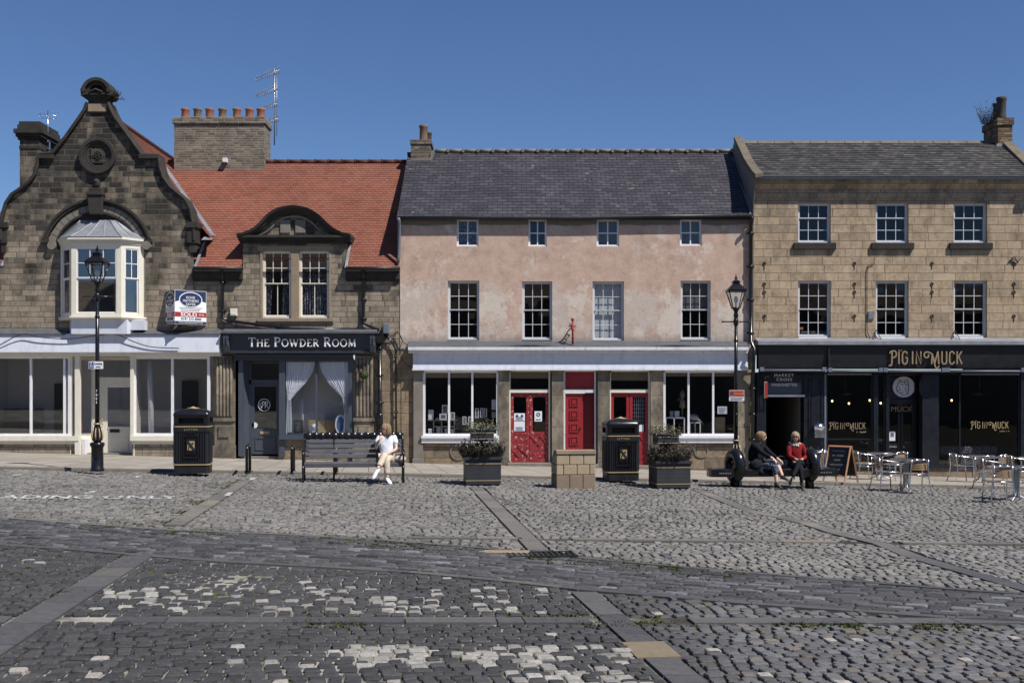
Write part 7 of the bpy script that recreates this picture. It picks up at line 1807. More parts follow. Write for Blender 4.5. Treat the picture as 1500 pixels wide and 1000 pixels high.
# slack cables
def cable(name, label, pts, r=.014):
    mb = MB(); mb.tube(pts, r, 6); tag(build(mb, name, M['cable']), label, 'cable')
def crv(P, y, k=5): return [(fx(p[0],y), y, fz(p[1],y)) for p in smooth_pts(P, k)]
cable('cable', 'dark cable sagging across the pale fascia of the empty shop', crv([(-20,513),(0,505),(20,494),(37,489),(60,494),(100,496),(135,492),(168,489),(195,500),(222,508),(262,510)], -.40), .016)
cable('cable', 'dark cable looping from the junction box onto the pink house', crv([(563,490),(575,492),(582,485),(590,500),(597,505)], -.10)); cable('cable', 'thin cable hanging in loops between the hopper and the white fascia', crv([(576,494),(583,487),(589,498),(586,512),(592,530),(603,538)], -.12), .012)

# ================================================================ things inside the shop windows
mb = MB(); curtain(mb, [(fz(529), fx(419), fx(462)), (fz(545), fx(419), fx(458)), (fz(560), fx(419), fx(448)), (fz(575), fx(420), fx(434)), (fz(585), fx(420), fx(426)), (fz(610), fx(419), fx(427)), (fz(633), fx(419), fx(427))], .03, 9, .02); tag(build(mb, 'curtain', M['net']), 'white curtain tied back at the left of the blue shop window', 'curtain')
mb = MB(); curtain(mb, [(fz(529), fx(467), fx(510)), (fz(545), fx(471), fx(510)), (fz(560), fx(481), fx(510)), (fz(575), fx(494), fx(510)), (fz(583), fx(501), fx(509)), (fz(605), fx(504), fx(510)), (fz(633), fx(503), fx(510))], .03, 9, .02); tag(build(mb, 'curtain', M['net']), 'white curtain tied back at the right of the blue shop window', 'curtain')
mb = MB(); mb.tube([(fx(438),.5,fz(637)),(fx(438),.5,fz(574))], .05, 12); tag(build(mb, 'white_tube', M['white']), 'white upright tube standing inside the blue shop window', 'post')
mb = MB(); mb.box(fx(429), fx(443), .12, .14, fz(636), fz(615)); o = tag(build(mb, 'menu_board', M['board']), 'small black price board inside the blue shop window', 'notice board')
for k, hw in enumerate((4.2, 3, 4.2, 4, 2.4)): scribble('board_lettering', fx(435.8-hw), fx(435.8+hw), fz(620+k*2.7), fz(618.2+k*2.7), .118, 'chalk', o, True, 7, 30+k)
mb = MB(); mb.box(fx(448), fx(487), .45, .6, fz(637), fz(615)); tag(build(mb, 'woven_box', M['card']), 'tan patterned box on the shelf of the blue shop window', 'box')
mb = MB(); mb.lathe([(.05,0),(.10,.06),(.09,.16),(.13,.26),(.07,.3)], (fx(455), .3, fz(637)), 14); mb.ball((fx(459), .28, fz(626)), .11); tag(build(mb, 'white_ornament', M['net']), 'cream china ornament beside the black price board', 'ornament')
mb = MB(); mb.disc(fx(498), fz(621.5), .30, .13, .15, 32, rx=.17); o = tag(build(mb, 'oval_plate', M['net']), 'tall oval plate with a blue pattern at the right of the blue shop window', 'plate'); mb = MB(); mb.disc(fx(498), fz(621), .23, .12, .131, 28, rx=.115); build(mb, 'blue_pattern', M['lace_blue'], o, True)
lab = []
def pframe(px0, px1, py0, py1, y, label, m='white', inner='room_dim'):
    mb = MB(); x0, x1, z0, z1 = fx(px0), fx(px1), fz(py1), fz(py0); f = min(x1-x0, z1-z0)*.18
    mb.box(x0, x1, y, y+.02, z1-f, z1); mb.box(x0, x1, y, y+.02, z0, z0+f); mb.box(x0, x0+f, y, y+.02, z0+f, z1-f); mb.box(x1-f, x1, y, y+.02, z0+f, z1-f)
    o = tag(build(mb, 'picture_frame', M[m]), label, 'picture frame', 'frames in the left shop window'); mb = MB(); mb.box(x0+f, x1-f, y+.008, y+.015, z0+f, z1-f); build(mb, 'picture', M[inner], o, True)
pframe(646.5, 655.5, 593, 606, .3, 'white frame standing highest beside the left glazing bar'); pframe(643, 653.5, 606, 615, .25, 'wide white frame directly below the highest frame', inner='grey_plastic'); pframe(659, 665.5, 604, 615, .25, 'white frame just right of the left glazing bar')
pframe(695.5, 701, 598, 612, .25, 'tall narrow white frame beside the right glazing bar, first of the three in a row'); pframe(703, 707.5, 597.5, 611, .25, 'tall narrow white frame in the middle of the three in a row'); pframe(708.5, 713, 598, 611, .25, 'tall narrow white frame, last of the three in a row'); pframe(677, 682.5, 610, 622, .25, 'small white frame low in the middle pane of the left shop window'); pframe(685.5, 691.5, 610, 623, .25, 'small white frame low beside the planter leaves')
mb = MB(); mb.box(fx(625), fx(668), .32, .55, fz(616.5), fz(615)); mb.box(fx(634), fx(665), .32, .55, fz(626), fz(624.5))
for px in (634, 646, 665): mb.box(fx(px)-.02, fx(px)+.02, .32, .36, fz(637), fz(615))
tag(build(mb, 'display_stand', M['dull_steel']), 'low metal display stand at the left of the left shop window', 'shelf')
for k, (px0, px1, py0, py1, m) in enumerate(((626,634,600,615,'net'), (637,642,612,616,'gold_dull'), (638,644,627,637,'dull_steel'), (650,656,628,637,'grey_plastic'), (659,664,629,637,'gold_dull'), (676,686,625,637,'board'), (720,727,585,600,'paper'), (720,727,603,612,'dull_steel'), (722,728,622,636,'bright_blue'), (626,632,628,637,'paper'))):
    mb = MB(); mb.box(fx(px0), fx(px1), .30, .42, fz(py1), fz(py0)); tag(build(mb, 'gift_box', M[m], bevel=.012), ['pale box leaning at the far left of the left shop window','tiny tan box on the metal stand','grey box on the lower left of the metal stand','blue grey box under the middle of the metal stand','tan box under the right end of the metal stand','black box low in the middle pane','white package high at the right of the left shop window','grey package halfway up the right of the left shop window','blue package at the bottom right of the left shop window','white box at the bottom left corner of the left shop window'][k], 'box', 'goods in the left shop window')
mb = MB(); mb.box(fx(977), fx(1006), .35, .6, fz(613), fz(611)); 
for px in (978, 1005, 990): mb.box(fx(px)-.015, fx(px)+.015, .35, .38, fz(637), fz(611))
tag(build(mb, 'side_table', M['net']), 'thin legged pale table at the left of the right shop window', 'table')
mb = MB(); mb.box(fx(984), fx(989), .4, .45, fz(611), fz(602)); tag(build(mb, 'grey_jar', M['dull_steel']), 'small grey jar on the thin legged table', 'jar'); mb = MB(); mb.box(fx(991), fx(998), .4, .42, fz(611), fz(602)); tag(build(mb, 'photo_card', M['paper']), 'pale photo card on the thin legged table', 'card')
mb = MB(); mb.lathe([(.02,0),(.02,.25),(.1,.3),(.08,.5),(.03,.55),(.09,.68),(.05,.78),(.01,.85)], (fx(1003), .5, fz(611)), 12); mb.tube([(fx(1003),.5,fz(590)),(fx(998),.45,fz(583)),(fx(996),.45,fz(587))], .02, 6); tag(build(mb, 'bronze_figure', M['gold_dull']), 'slender bronze figure standing behind the thin legged table', 'figurine')
mb = MB(); mb.ball((fx(1019), .4, fz(611)), .17, .08, .11); mb.tube([(fx(1020),.4,fz(611)),(fx(1028),.4,fz(616)),(fx(1034),.4,fz(622))], [.08,.04,.01], 8); mb.tube([(fx(1014),.4,fz(609)),(fx(1011),.4,fz(604))], [.06,.03], 8); mb.tube([(fx(1018),.4,fz(613)),(fx(1017),.4,fz(619))], .012, 6); tag(build(mb, 'bird_figure', M['dull_steel']), 'grey carved pheasant with a long tail in the right shop window', 'figurine')
mb = MB(); mb.box(fx(1012), fx(1029), .35, .55, fz(620), fz(618.5)); 
for px in (1013, 1021, 1028.5): mb.box(fx(px)-.015, fx(px)+.015, .35, .37, fz(637), fz(619))
tag(build(mb, 'plant_stand', M['net']), 'small pale stand carrying the carved pheasant', 'stand')
mb = MB(); mb.box(fx(1051), fx(1065), .3, .5, fz(637), fz(611)); tag(build(mb, 'card_box', M['card'], bevel=.01), 'upright brown card box in the right shop window', 'box'); mb = MB(); mb.box(fx(1051), fx(1065), .0, .01, fz(606), fz(595)); o = tag(build(mb, 'notice', M['paper']), 'white notice on the glass above the brown card box', 'notice'); mb = MB()
for k in range(4): mb.box(fx(1053), fx(1063-k), -.004, 0, fz(598.2+k*2.1), fz(597.4+k*2.1))
build(mb, 'printed_marks', M['grey_plastic'], o, True)
mb = MB(); mb.box(fx(1392), fx(1477), .75, 1.1, fz(668), fz(655)); mb.box(fx(1400), fx(1470), .6, .75, fz(684), fz(668)); o = tag(build(mb, 'upholstered_bench', M['bag_pattern'], bevel=.04), 'patterned grey upholstered bench inside the right pub window', 'bench')
# signs on the kerb: bay markings in white paint
mb = MB()
for p, q in (((16,697),(30,694.5)), ((196,699.5),(205,697)), ((368,703),(371,699.5)), ((126,723.5),(139,719)), ((332,726),(338,721.5))): quadline(mb, p, q, .10)
tag(build(mb, 'bay_ticks', M['line_paint']), kind='structure')
def ground_text(txt, px0, px1, py, hgt):
    cu = bpy.data.curves.new('t', 'FONT'); cu.body = txt; cu.resolution_u = 2; cu.offset = .02; o = bpy.data.objects.new('t', cu); COL.objects.link(o); me = bpy.data.meshes.new_from_object(o.evaluated_get(bpy.context.evaluated_depsgraph_get())); bpy.data.objects.remove(o)
    co = [v.co.copy() for v in me.vertices]; x0 = min(c.x for c in co); x1 = max(c.x for c in co); z0 = min(c.y for c in co); z1 = max(c.y for c in co)
    a, b = gpos(px0, py), gpos(px1, py+.8); ax = (b-a); ax.z = 0; n = Vector((-ax.y, ax.x, 0)).normalized()
    for v, c in zip(me.vertices, co):
        p = a+ax*((c.x-x0)/(x1-x0))+n*hgt*((c.y-z0)/(z1-z0)); v.co = (p.x, p.y, G(p.x, p.y)+.007)
    me.materials.append(M['line_paint']); me.name = 'bay_lettering'; return build(me, 'bay_lettering', None)
tag(ground_text('LOADING ONLY', -62, 262, 730, .6), kind='structure')
# drain grate at the foot of the middle flag course
gp_ = gpos(793, 812); t = thing('drain_grate', 'dark iron drain grate sunk where the middle flag course ends', 'drain', gp_, A)
mb = MB(); mb.box(-.42, .42, -.2, .2, -.03, .002)
for k in range(13): x = -.40+k*.0665; mb.box(x-.014, x+.014, -.19, .19, -.012, .016)
mb.box(-.42, .42, -.2, -.18, -.012, .018); mb.box(-.42, .42, .18, .2, -.012, .018); build(mb, 'grate_bars', M['iron'], t, True)
q_ = gpos(740, 807.5); mb = MB(); mb.box(-.33, .3, -.1, .1, -.03, .008); o = build(mb, 'pale_kerb_slab', M['trim_stone'], None, bevel=.01); o.location = q_; o.rotation_euler = (0,0,R(-3)); tag(o, kind='structure')
q_ = gpos(953, 951); mb = MB(); mb.box(-.17, .17, -.27, .27, -.03, .006); o = build(mb, 'tan_flag', M['tan_flag'], None); o.location = q_; o.rotation_euler = (0,0,A); tag(o, kind='structure')
r_b = random.Random(11)
# ================================================================ people
def skin_mesh(chains, root_first=True, sub=2):
    """chains: list of [(point, radius), ...]; chains share points by equal coordinates -> one smooth surface"""
    import bmesh
    bm = bmesh.new(); ly = bm.verts.layers.skin.verify(); idx = {}
    def vert(p, r):
        k = tuple(round(c, 4) for c in p)
        if k not in idx:
            v = bm.verts.new(p); rr_ = r if isinstance(r, tuple) else (r, r); v[ly].radius = rr_; idx[k] = v
            if len(idx) == 1: v[ly].use_root = True
        return idx[k]
    for ch in chains:
        prev = None
        for p, r in ch:
            v = vert(p, r)
            if prev is not None and prev != v and bm.edges.get((prev, v)) is None: bm.edges.new((prev, v))
            prev = v
    me = bpy.data.meshes.new('sk'); bm.to_mesh(me); bm.free()
    o = bpy.data.objects.new('sk', me); COL.objects.link(o)
    o.modifiers.new('s', 'SKIN').use_smooth_shade = True; m = o.modifiers.new('d', 'SUBSURF'); m.levels = sub; m.render_levels = sub
    dg = bpy.context.evaluated_depsgraph_get(); out = bpy.data.meshes.new_from_object(o.evaluated_get(dg))
    bpy.data.objects.remove(o); return out
def mesh_to_mb(mb, me):
    mb.add([tuple(v.co) for v in me.vertices], [tuple(p.vertices) for p in me.polygons], True)
def head_mb(mb, c, yaw, tilt=0.0, s=1.0):
    """head about .23 m high, face towards local -y turned by yaw"""
    T = Matrix.Translation(c) @ Matrix.Rotation(yaw, 4, 'Z') @ Matrix.Rotation(tilt, 4, 'X')
    n, m = 20, 16; vs = []
    for i in range(m+1):
        t = math.pi*i/m; z = -math.cos(t)
        for k in range(n):
            q = 2*math.pi*k/n; x, y = math.sin(t)*math.cos(q), math.sin(t)*math.sin(q)
            X, Y_, Z = x*.074, y*.092, z*.115
            if z < -.1: X *= 1-.32*(-z-.1); Y_ = Y_*(1-.10*(-z)) - (.012*(-z) if y < 0 else -.02*(-z))   # jaw
            f = max(0, -y)
            Y_ -= .020*math.exp(-((z+.10)**2)/.012-(x/.16)**2)*f + .010*math.exp(-((z+.02)**2)/.03-(x/.12)**2)*f      # nose
            Y_ += .009*math.exp(-((z-.06)**2)/.006-((abs(x)-.36)/.16)**2)*f                                            # eye sockets
            Y_ -= .006*math.exp(-((z+.42)**2)/.006-(x/.25)**2)*f                                                       # lips
            Y_ -= .008*math.exp(-((z+.78)**2)/.02-(x/.3)**2)*f                                                         # chin
            vs.append(T @ Vector((X*s, Y_*s, Z*s)))
    fs = [(i*n+k, i*n+(k+1)%n, (i+1)*n+(k+1)%n, (i+1)*n+k) for i in range(m) for k in range(n)]
    mb.add(vs, fs, True)
    for sx_ in (-1, 1):
        mb2 = MB(); mb2.ball((0,0,0), .010, .020, .03, 8, 6); mb.add([T @ (Vector(v)+Vector((sx_*.075, .012, -.008))) for v in mb2.v], mb2.f, True)
    return T
def hair_mb(T, length=.12, vol=1.12, fringe=.35, seed=1, back=.02):
    r = random.Random(seed); n, m = 26, 14; vs = []; mb = MB()
    for i in range(m+1):
        for k in range(n):
            q = 2*math.pi*k/n; x, y = math.cos(q), math.sin(q)
            front = max(0, -y)
            tmax = 1.0 - front*.62 + 0.0
            t = i/m
            # from crown down to hairline/length
            ang = math.pi*.5*min(1, t*1.5*(1.0-.45*front)) if front > fringe else math.pi*.5*min(1, t*1.8)
            z = math.cos(ang)*.125; rad = math.sin(ang)
            drop = 0 if front > fringe else max(0, t*1.8-1)/.8*length
            w_ = vol*(1+.03*math.sin(k*2.1+i)+.02*r.random())
            X, Y_ = x*.078*rad*w_, y*.096*rad*w_+back*(1 if y > 0 else .3)*rad
            if drop: X *= 1-.12*drop/max(.01,length); Y_ = Y_*(1-.1*drop/max(.01,length))
            vs.append(T @ Vector((X, Y_, z*1.0-drop+.004)))
    mb.add(vs, [(i*n+k, i*n+(k+1)%n, (i+1)*n+(k+1)%n, (i+1)*n+k) for i in range(m) for k in range(n)], True)
    for _ in range(260):
        q = r.uniform(0, 6.283); x, y = math.cos(q), math.sin(q)
        if y < -.45: continue
        a = r.uniform(.15, .6); pts = []
        for j in range(5):
            t = a+(1.25-a)*j/4; ang = math.pi*.5*min(1, t); drop = max(0, t-.95)/.3*length*r.uniform(.8, 1.25); rad = math.sin(ang)*(1+.03*r.random())
            pts.append(T @ Vector((x*.080*rad*vol*(1-.1*(drop/length)), y*.098*rad*vol+back*(1 if y > 0 else .3)*rad, math.cos(ang)*.128-drop+.006)))
        mb.tube(pts, [.004,.006,.006,.005,.002], 4)
    return mb
def hand_chains(w, d, side, curl=.35, s=1.0, up=Vector((0,0,1))):
    """wrist point w, direction d; palm and five separate fingers"""
    d = d.normalized(); sd_ = d.cross(up); sd_ = sd_.normalized() if sd_.length > .01 else Vector((1,0,0)); dn = sd_.cross(d).normalized()*-1
    if dn.z > 0: dn = -dn
    palm = w+d*.045*s; out = [[(w, .024*s), (palm, (.034*s, .018*s)), (w+d*.085*s, (.036*s, .015*s))]]
    kn = w+d*.085*s
    for k, (o_, ln) in enumerate(((-.027,.062),(-.009,.072),(.009,.068),(.026,.052))):
        b = kn+sd_*o_*side*s; p1 = b+(d+dn*curl*.5).normalized()*ln*.45*s; p2 = p1+(d*(1-curl)+dn*curl*1.4).normalized()*ln*.32*s; p3 = p2+(d*(1-curl*1.6)+dn*curl*2).normalized()*ln*.23*s
        out.append([(kn, (.036*s, .015*s)), (b, .010*s), (p1, .0095*s), (p2, .0085*s), (p3, .007*s)])
    t0 = w+d*.03*s-sd_*.02*side*s; t1 = t0+(d*.6-sd_*.9*side).normalized()*.035*s; t2 = t1+(d*.9-sd_*.4*side+dn*.3).normalized()*.028*s
    out.append([(palm, (.034*s, .018*s)), (t0, .014*s), (t1, .0115*s), (t2, .009*s)])
    return out
def shoe_mb(mb, ankle, toe, w=.045, h=.07):
    a, t = Vector(ankle), Vector(toe); d = (t-a); d.z = 0; l = d.length; d.normalize(); s_ = Vector((-d.y, d.x, 0)); zb_ = min(a.z, t.z)
    P_ = [(-.05,.035,.07),(-.03,.04,.085),(.04,.043,.075),(l*.6,.05,.055),(l*.85,.048,.045),(l,.035,.03),(l+.015,.012,.02)]
    drop = t.z-a.z; vs = []; n = 10
    for q, ww, hh in P_:
        c = a+d*q; z0 = a.z-.06 + drop*max(0, q)/l
        for k in range(n):
            g = 2*math.pi*k/n; vs.append(Vector((c.x, c.y, 0))+s_*ww*math.cos(g)+Vector((0,0, z0+hh*.5+hh*.5*math.sin(g))))
    fs = [(i*n+k, i*n+(k+1)%n, (i+1)*n+(k+1)%n, (i+1)*n+k) for i in range(len(P_)-1) for k in range(n)]+[tuple(range(n))[::-1], tuple(range((len(P_)-1)*n, len(P_)*n))]
    mb.add(vs, fs, True)
def glasses(T, name, parent, s=1.0, mat='sunglasses'):
    mb = MB(); mb.M = T
    for sx_ in (-1, 1): mb.ball((sx_*.033, -.094, .012), .027, .008, .019, 12, 8); mb.tube([(sx_*.058,-.085,.016),(sx_*.074,-.02,.014),(sx_*.076,.02,.008)], .003, 6)
    mb.tube([(-.01,-.1,.016),(.01,-.1,.016)], .003, 6); return build(mb, name, M[mat], parent, True)
class Fig:
    def __init__(s, base, d0, rt): s.d0 = d0; s.base = base; s.rt = rt
    def p(s, px, py, near=0.0):
        d = s.d0-near; return Vector(((px-750)/F*d, d-D, E+(577-py)/F*d)) - s.base

# ---- 1: woman in white top on the long bench
def seat_pt(bx, by, bz, base, rz):  # point given in the bench's own frame -> world
    return base + Matrix.Rotation(rz, 3, 'Z') @ Vector((bx, by, bz))
def person(name_label, base): return thing('person', name_label, 'person', base)
base = Vector(bp); B = lambda x, y, z: Matrix.Rotation(A, 3, 'Z') @ Vector((x, y, z))
bx = (565-518)/67.0
t = person('woman in white top and sand trousers, cross-legged on the long bench, smoking', base)
pel = B(bx, .06, .50); sp1 = B(bx+.01, .10, .64); ch_ = B(bx+.0, .12, .82); nk = B(bx-.005, .09, .985); hd = B(bx-.025, .05, 1.115)
sL, sR = B(bx-.165, .08, .93), B(bx+.165, .10, .93)
eL, eR = B(bx-.24, -.05, .70), B(bx+.20, -.02, .69)
wL, wR = B(bx-.15, -.16, .90), B(bx+.02, -.22, .61)
hL, hR = B(bx-.08, .08, .49), B(bx+.09, .08, .49)
kL, kR = B(bx-.05, -.36, .58), B(bx-.01, -.34, .50)       # crossing leg, standing leg
aL, aR = B(bx-.20, -.56, .30), B(bx-.0, -.36, .10)
tL, tR = B(bx-.29, -.70, .17), B(bx+.07, -.50, .045)
skinc = [[(pel,.11),(sp1,(.115,.09)),(ch_,(.125,.09)),(nk,.045),(hd-B(0,0,.09),.042)], [(ch_,(.125,.09)),(sL,.05),(eL,.036),(wL,.024)], [(ch_,(.125,.09)),(sR,.05),(eR,.036),(wR,.024)],
         [(pel,.11),(hL,.085),(kL,.055),(aL.lerp(kL,.6),.048),(aL,.032)], [(pel,.11),(hR,.085),(kR,.055),(aR.lerp(kR,.6),.048),(aR,.032)]]
skinc += hand_chains(wL, B(.05, .10, .13), -1, .5) + hand_chains(wR, B(-.2, -.06, -.05), 1, .35)
mb = MB(); mesh_to_mb(mb, skin_mesh(skinc)); T = head_mb(mb, hd, A+R(-42), R(4)); build(mb, 'person_body', M['skin_pale'], t, True).name = 'body'
build(hair_mb(T, .17, 1.16, .3, 3), 'hair', M['hair_blond'], t, True)
mb = MB(); mb.M = T; mb.ball((-.03,-.088,.008), .008, .004, .005, 8, 6); mb.ball((.03,-.088,.008), .008, .004, .005, 8, 6); build(mb, 'eyes', M['eye'], t, True)
mb = MB(); mb.M = T; mb.ball((0,-.096,-.05), .02, .006, .007, 10, 6); build(mb, 'lips', M['lips'], t, True)
def garment(name, chains, mat, parent): me = skin_mesh(chains); me.materials.clear(); me.materials.append(M[mat]); me.name = name; o = bpy.data.objects.new(name, me); link(o, parent, True); return o
shm = lambda a, b, q: a.lerp(b, q)
garment('top', [[(B(bx,.06,.53),(.16,.125)),(sp1,(.155,.125)),(ch_,(.165,.12)),(shm(ch_,nk,.75),(.075,.065))], [(ch_,(.165,.12)),(sL,.075),(shm(sL,eL,.62),.066)], [(ch_,(.165,.12)),(sR,.075),(shm(sR,eR,.62),.066)]], 'tshirt', t)
garment('trousers', [[(pel,(.15,.12)),(hL,.105),(kL,.078),(shm(kL,aL,.74),.064),(shm(kL,aL,.80),.067)], [(pel,(.15,.12)),(hR,.105),(kR,.08),(shm(kR,aR,.72),.066),(shm(kR,aR,.78),.069)]], 'khaki', t)
for a_, t_ in ((aL, tL), (aR, tR)): mb = MB(); shoe_mb(mb, a_, t_); build(mb, 'shoe', M['shoe_white'], t, True)
mb = MB(); h0 = wL+B(.035,.02,.12); mb.tube([h0, h0+B(-.03,-.06,.005)], .005, 6); build(mb, 'cigarette', M['white_print'], t, True)
mb = MB(); mb.M = Matrix.Translation(B(bx+.28, -.02, .415)); mb.ball((0,0,.07), .13, .09, .075, 14, 8); mb.tube([(-.1,0,.1),(-.05,0,.19),(.05,0,.19),(.1,0,.1)], .008, 6); o = build(mb, 'handbag', M['khaki'], None); o.location = base; tag(o, 'soft sand coloured bag lying on the long bench beside the woman', 'handbag')

# ---- the two women on the ring bench
base = Vector(rp); S0 = .44
def Bx(px): return (px-1131)/66.0
# 2: black jumper, looking right
t = person('woman in black jumper and spotted trousers sitting left on the ring bench', base)
x = Bx(1107)
pel = B(x, .02, S0+.08); sp1 = B(x+.0, .05, S0+.24); ch_ = B(x+.03, .04, S0+.44); nk = B(x+.07, .0, S0+.585); hd = B(x+.11, -.03, S0+.70)
sL, sR = B(x-.10, -.10, S0+.52), B(x+.15, .10, S0+.52)
eL, eR = B(x+.08, -.26, S0+.33), B(x+.30, -.02, S0+.34)
wL, wR = B(x+.24, -.38, S0+.24), B(x+.44, -.22, S0+.20)
hL, hR = B(x-.02, -.06, S0+.06), B(x+.05, .10, S0+.06)
kL, kR = B(x+.28, -.42, S0+.07), B(x+.34, -.30, S0+.16)
aL, aR = B(x+.30, -.46, .13), B(x+.44, -.46, S0-.16)
tL, tR = B(x+.42, -.54, .05), B(x+.56, -.58, S0-.22)
skinc = [[(pel,.13),(sp1,(.13,.11)),(ch_,(.13,.1)),(nk,.05),(hd-B(0,0,.09),.045)], [(ch_,(.13,.1)),(sL,.055),(eL,.04),(wL,.026)], [(ch_,(.13,.1)),(sR,.055),(eR,.04),(wR,.026)],
         [(pel,.13),(hL,.09),(kL,.06),(aL.lerp(kL,.6),.055),(aL,.036)], [(pel,.13),(hR,.09),(kR,.06),(aR.lerp(kR,.6),.055),(aR,.036)]]
skinc += hand_chains(wL, B(.1,-.1,-.12), -1, .4) + hand_chains(wR, B(.14,-.06,-.12), 1, .45)
mb = MB(); mesh_to_mb(mb, skin_mesh(skinc)); T = head_mb(mb, hd, A+R(62), R(-2)); build(mb, 'body', M['skin_pale'], t, True)
build(hair_mb(T, .12, 1.2, .3, 5), 'hair', M['hair_blond'], t, True); glasses(T, 'sunglasses', t)
mb = MB(); mb.M = T; mb.ball((0,-.096,-.05), .02, .006, .007, 10, 6); build(mb, 'lips', M['lips'], t, True)
garment('jumper', [[(pel,(.19,.16)),(sp1,(.19,.16)),(ch_,(.175,.14)),(shm(ch_,nk,.8),(.075,.07))], [(ch_,(.175,.14)),(sL,.085),(eL,.06),(shm(eL,wL,.85),.042)], [(ch_,(.175,.14)),(sR,.085),(eR,.06),(shm(eR,wR,.85),.042)]], 'knit_black', t)
garment('trousers', [[(pel,(.17,.15)),(hL,.12),(kL,.085),(shm(kL,aL,.55),.075)], [(pel,(.17,.15)),(hR,.12),(kR,.085),(shm(kR,aR,.42),.075)]], 'spotted', t)
for a_, t_ in ((aL, tL), (aR, tR)): mb = MB(); shoe_mb(mb, a_, t_); build(mb, 'shoe', M['shoe_black'], t, True)
mb = MB(); c_ = B(x-.02, -.20, S0-.03); mb.ball(c_+Vector((.0,.0,.1)), .20, .10, .16, 14, 10); mb.ball(c_+Vector((.08,-.04,-.02)), .13, .07, .11, 12, 8); mb.v = [tuple(Vector(v)+Vector((r_b.gauss(0,.012), r_b.gauss(0,.012), r_b.gauss(0,.012)))) for v in mb.v]; o = build(mb, 'shoulder_bag', M['bag_black'], None); o.location = base; tag(o, 'shiny black nylon bag and coat bundled on the bench beside the woman in black', 'bag')
# 3: red coat, cross-legged
t = person('woman in red coat and black leggings sitting right on the ring bench', base)
x = Bx(1171)
pel = B(x, .04, S0+.08); sp1 = B(x-.02, .05, S0+.22); ch_ = B(x-.04, .05, S0+.42); nk = B(x-.06, .01, S0+.57); hd = B(x-.07, -.03, S0+.69)
sL, sR = B(x-.20, .02, S0+.50), B(x+.12, .04, S0+.50)
eL, eR = B(x-.25, -.12, S0+.27), B(x+.17, -.08, S0+.25)
wL, wR = B(x-.13, -.26, S0+.20), B(x-.02, -.28, S0+.20)
hL, hR = B(x-.07, -.02, S0+.06), B(x+.09, -.02, S0+.06)
kR, kL = B(x-.10, -.38, S0+.17), B(x-.10, -.42, S0+.04)   # right leg crosses over
aR, aL = B(x-.32, -.52, S0-.17), B(x-.08, -.44, .12)
tR, tL = B(x-.42, -.62, S0-.28), B(x-.10, -.60, .045)
skinc = [[(pel,.12),(sp1,(.12,.1)),(ch_,(.125,.1)),(nk,.048),(hd-B(0,0,.09),.043)], [(ch_,(.125,.1)),(sL,.052),(eL,.038),(wL,.025)], [(ch_,(.125,.1)),(sR,.052),(eR,.038),(wR,.025)],
         [(pel,.12),(hL,.085),(kL,.055),(aL.lerp(kL,.6),.05),(aL,.034)], [(pel,.12),(hR,.085),(kR,.055),(aR.lerp(kR,.6),.05),(aR,.034)]]
skinc += hand_chains(wL, B(.12,-.06,-.02), -1, .5) + hand_chains(wR, B(-.12,-.06,.0), 1, .5)
mb = MB(); mesh_to_mb(mb, skin_mesh(skinc)); T = head_mb(mb, hd, A+R(-20), R(0)); build(mb, 'body', M['skin'], t, True)
build(hair_mb(T, .10, 1.12, .3, 9), 'hair', M['hair_grey'], t, True); glasses(T, 'sunglasses', t)
mb = MB(); mb.M = T; mb.ball((0,-.096,-.05), .02, .006, .007, 10, 6); build(mb, 'lips', M['lips'], t, True)
garment('coat', [[(pel,(.17,.15)),(sp1,(.155,.13)),(ch_,(.15,.12)),(shm(ch_,nk,.8),(.08,.075))], [(ch_,(.165,.135)),(sL,.068),(eL,.055),(shm(eL,wL,.85),.044)], [(ch_,(.165,.135)),(sR,.068),(eR,.055),(shm(eR,wR,.85),.044)]], 'red_coat', t)
mb = MB(); r_ = random.Random(2)
for k in range(90):
    q = R(k*4-20); c_ = nk+B(math.cos(q)*.10, math.sin(q)*.08+.015, -.035+.02*math.sin(q)); c_ += Vector((r_.gauss(0,.012), r_.gauss(0,.012), r_.gauss(0,.012))); mb.ball(c_, .022, .022, .022, 6, 4)
build(mb, 'fur_collar', M['fur'], t, True)
garment('leggings', [[(pel,(.14,.13)),(hL,.10),(kL,.068),(shm(kL,aL,.5),.056),(aL,.04)], [(pel,(.14,.13)),(hR,.10),(kR,.068),(shm(kR,aR,.5),.056),(aR,.04)]], 'leggings', t)
for a_, t_ in ((aL, tL), (aR, tR)): mb = MB(); shoe_mb(mb, a_, t_); build(mb, 'shoe', M['shoe_black'], t, True)
mb = MB(); c_ = B(Bx(1146), .02, S0); mb.M = Matrix.Translation(c_); mb.box(-.12, .12, -.06, .06, 0, .17); mb.tube([(-.08,0,.17),(-.06,0,.26),(.06,0,.26),(.08,0,.17)], .01, 6); o = build(mb, 'handbag', M['bag_pattern'], None, bevel=.03); o.location = base; tag(o, 'small patterned handbag standing on the ring bench between the two women', 'handbag')
mb = MB(); c_ = B(Bx(1189), -.10, S0-.02); mb.ball(c_+Vector((0,0,.18)), .13, .10, .22, 14, 10); mb.tube([c_+Vector((-.05,0,.36)), c_+Vector((0,0,.5)), c_+Vector((.06,0,.36))], .012, 6); o = build(mb, 'rucksack', M['bag_pattern'], None); o.location = base; tag(o, 'grey patterned rucksack propped against the right ring of the bench', 'bag')
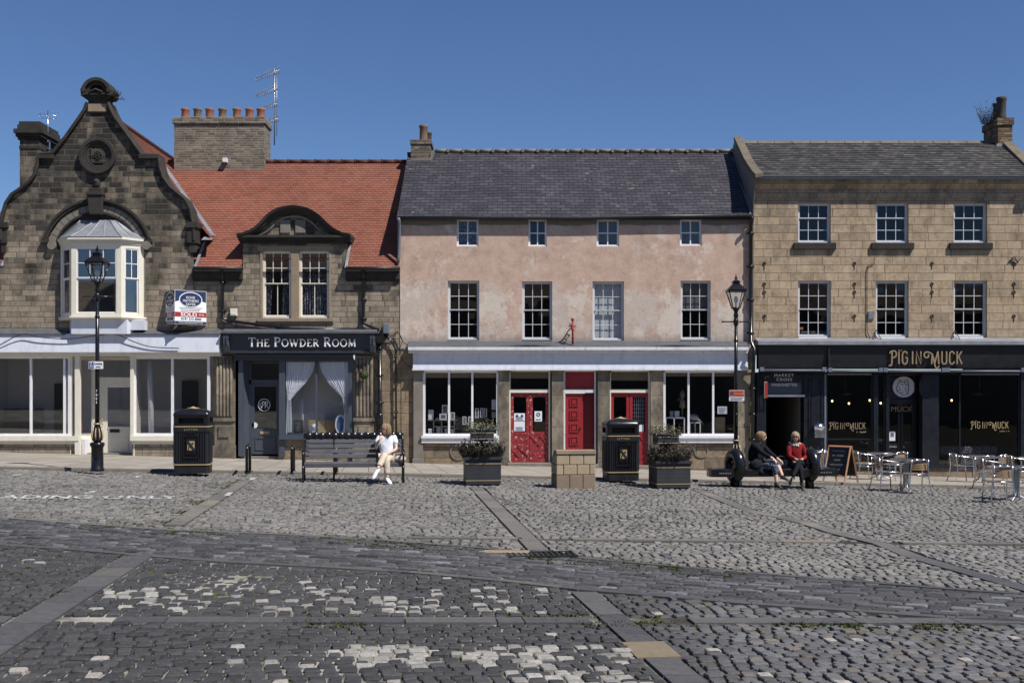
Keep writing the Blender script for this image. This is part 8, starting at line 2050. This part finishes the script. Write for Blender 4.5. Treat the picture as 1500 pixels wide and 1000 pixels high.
# ---------------------------------------------------------------- give every separate piece of a repeated part its own object
def split_pieces(o, tol=.015):
    me = o.data; n = len(me.vertices); par = list(range(n))
    def find(a):
        while par[a] != a: par[a] = par[par[a]]; a = par[a]
        return a
    for p in me.polygons:
        vs = p.vertices; r0 = find(vs[0])
        for v in vs[1:]: par[find(v)] = r0
    comp = {}
    for i in range(n): comp.setdefault(find(i), []).append(i)
    boxes = []
    for k, ids in comp.items():
        c = np.array([me.vertices[i].co[:] for i in ids]); boxes.append([c.min(0)-tol, c.max(0)+tol, [k]])
    merged = True
    while merged:
        merged = False; out = []
        for b in boxes:
            for c in out:
                if (b[0] <= c[1]).all() and (c[0] <= b[1]).all():
                    c[0] = np.minimum(b[0], c[0]); c[1] = np.maximum(b[1], c[1]); c[2] += b[2]; merged = True; break
            else: out.append(b)
        boxes = out
    if len(boxes) < 2: return
    group = {}
    for gi, b in enumerate(boxes):
        for k in b[2]: group[k] = gi
    polys = [[] for _ in boxes]
    for p in me.polygons: polys[group[find(p.vertices[0])]].append(p)
    for gi, ps in enumerate(polys):
        if not ps: continue
        used = sorted({v for p in ps for v in p.vertices}); mp = {v: i for i, v in enumerate(used)}
        m2 = bpy.data.meshes.new(me.name); m2.from_pydata([tuple(me.vertices[v].co) for v in used], [], [tuple(mp[v] for v in p.vertices) for p in ps])
        m2.polygons.foreach_set('use_smooth', [p.use_smooth for p in ps])
        for m_ in me.materials: m2.materials.append(m_)
        m2.update()
        if gi == 0: first = m2
        else:
            c = o.copy(); c.data = m2; COL.objects.link(c)
    o.data = first
SPLIT = {'pub_front','stall_riser','fascia_flashing','eaves_cornice','iron_ties','window_sill','stone_sill','arch_bracket','white_post','gutter','pilaster_panel','light_rail','valley_lead','ground_floor_wall','ceiling_beam','display_shelf','shop_blind','wall_cable','carved_panel','window_surround','gold_band','upper_gold_band','door_case','window_bed','lead_flashing','keystone','window_bench','lace_curtain','dark_shape'}
for o in list(scene.objects):
    if o.type == 'MESH' and o.name.split('.')[0] in SPLIT and not o.children and o.data.users == 1 and o.parent is not None and 'label' not in o.keys(): split_pieces(o)
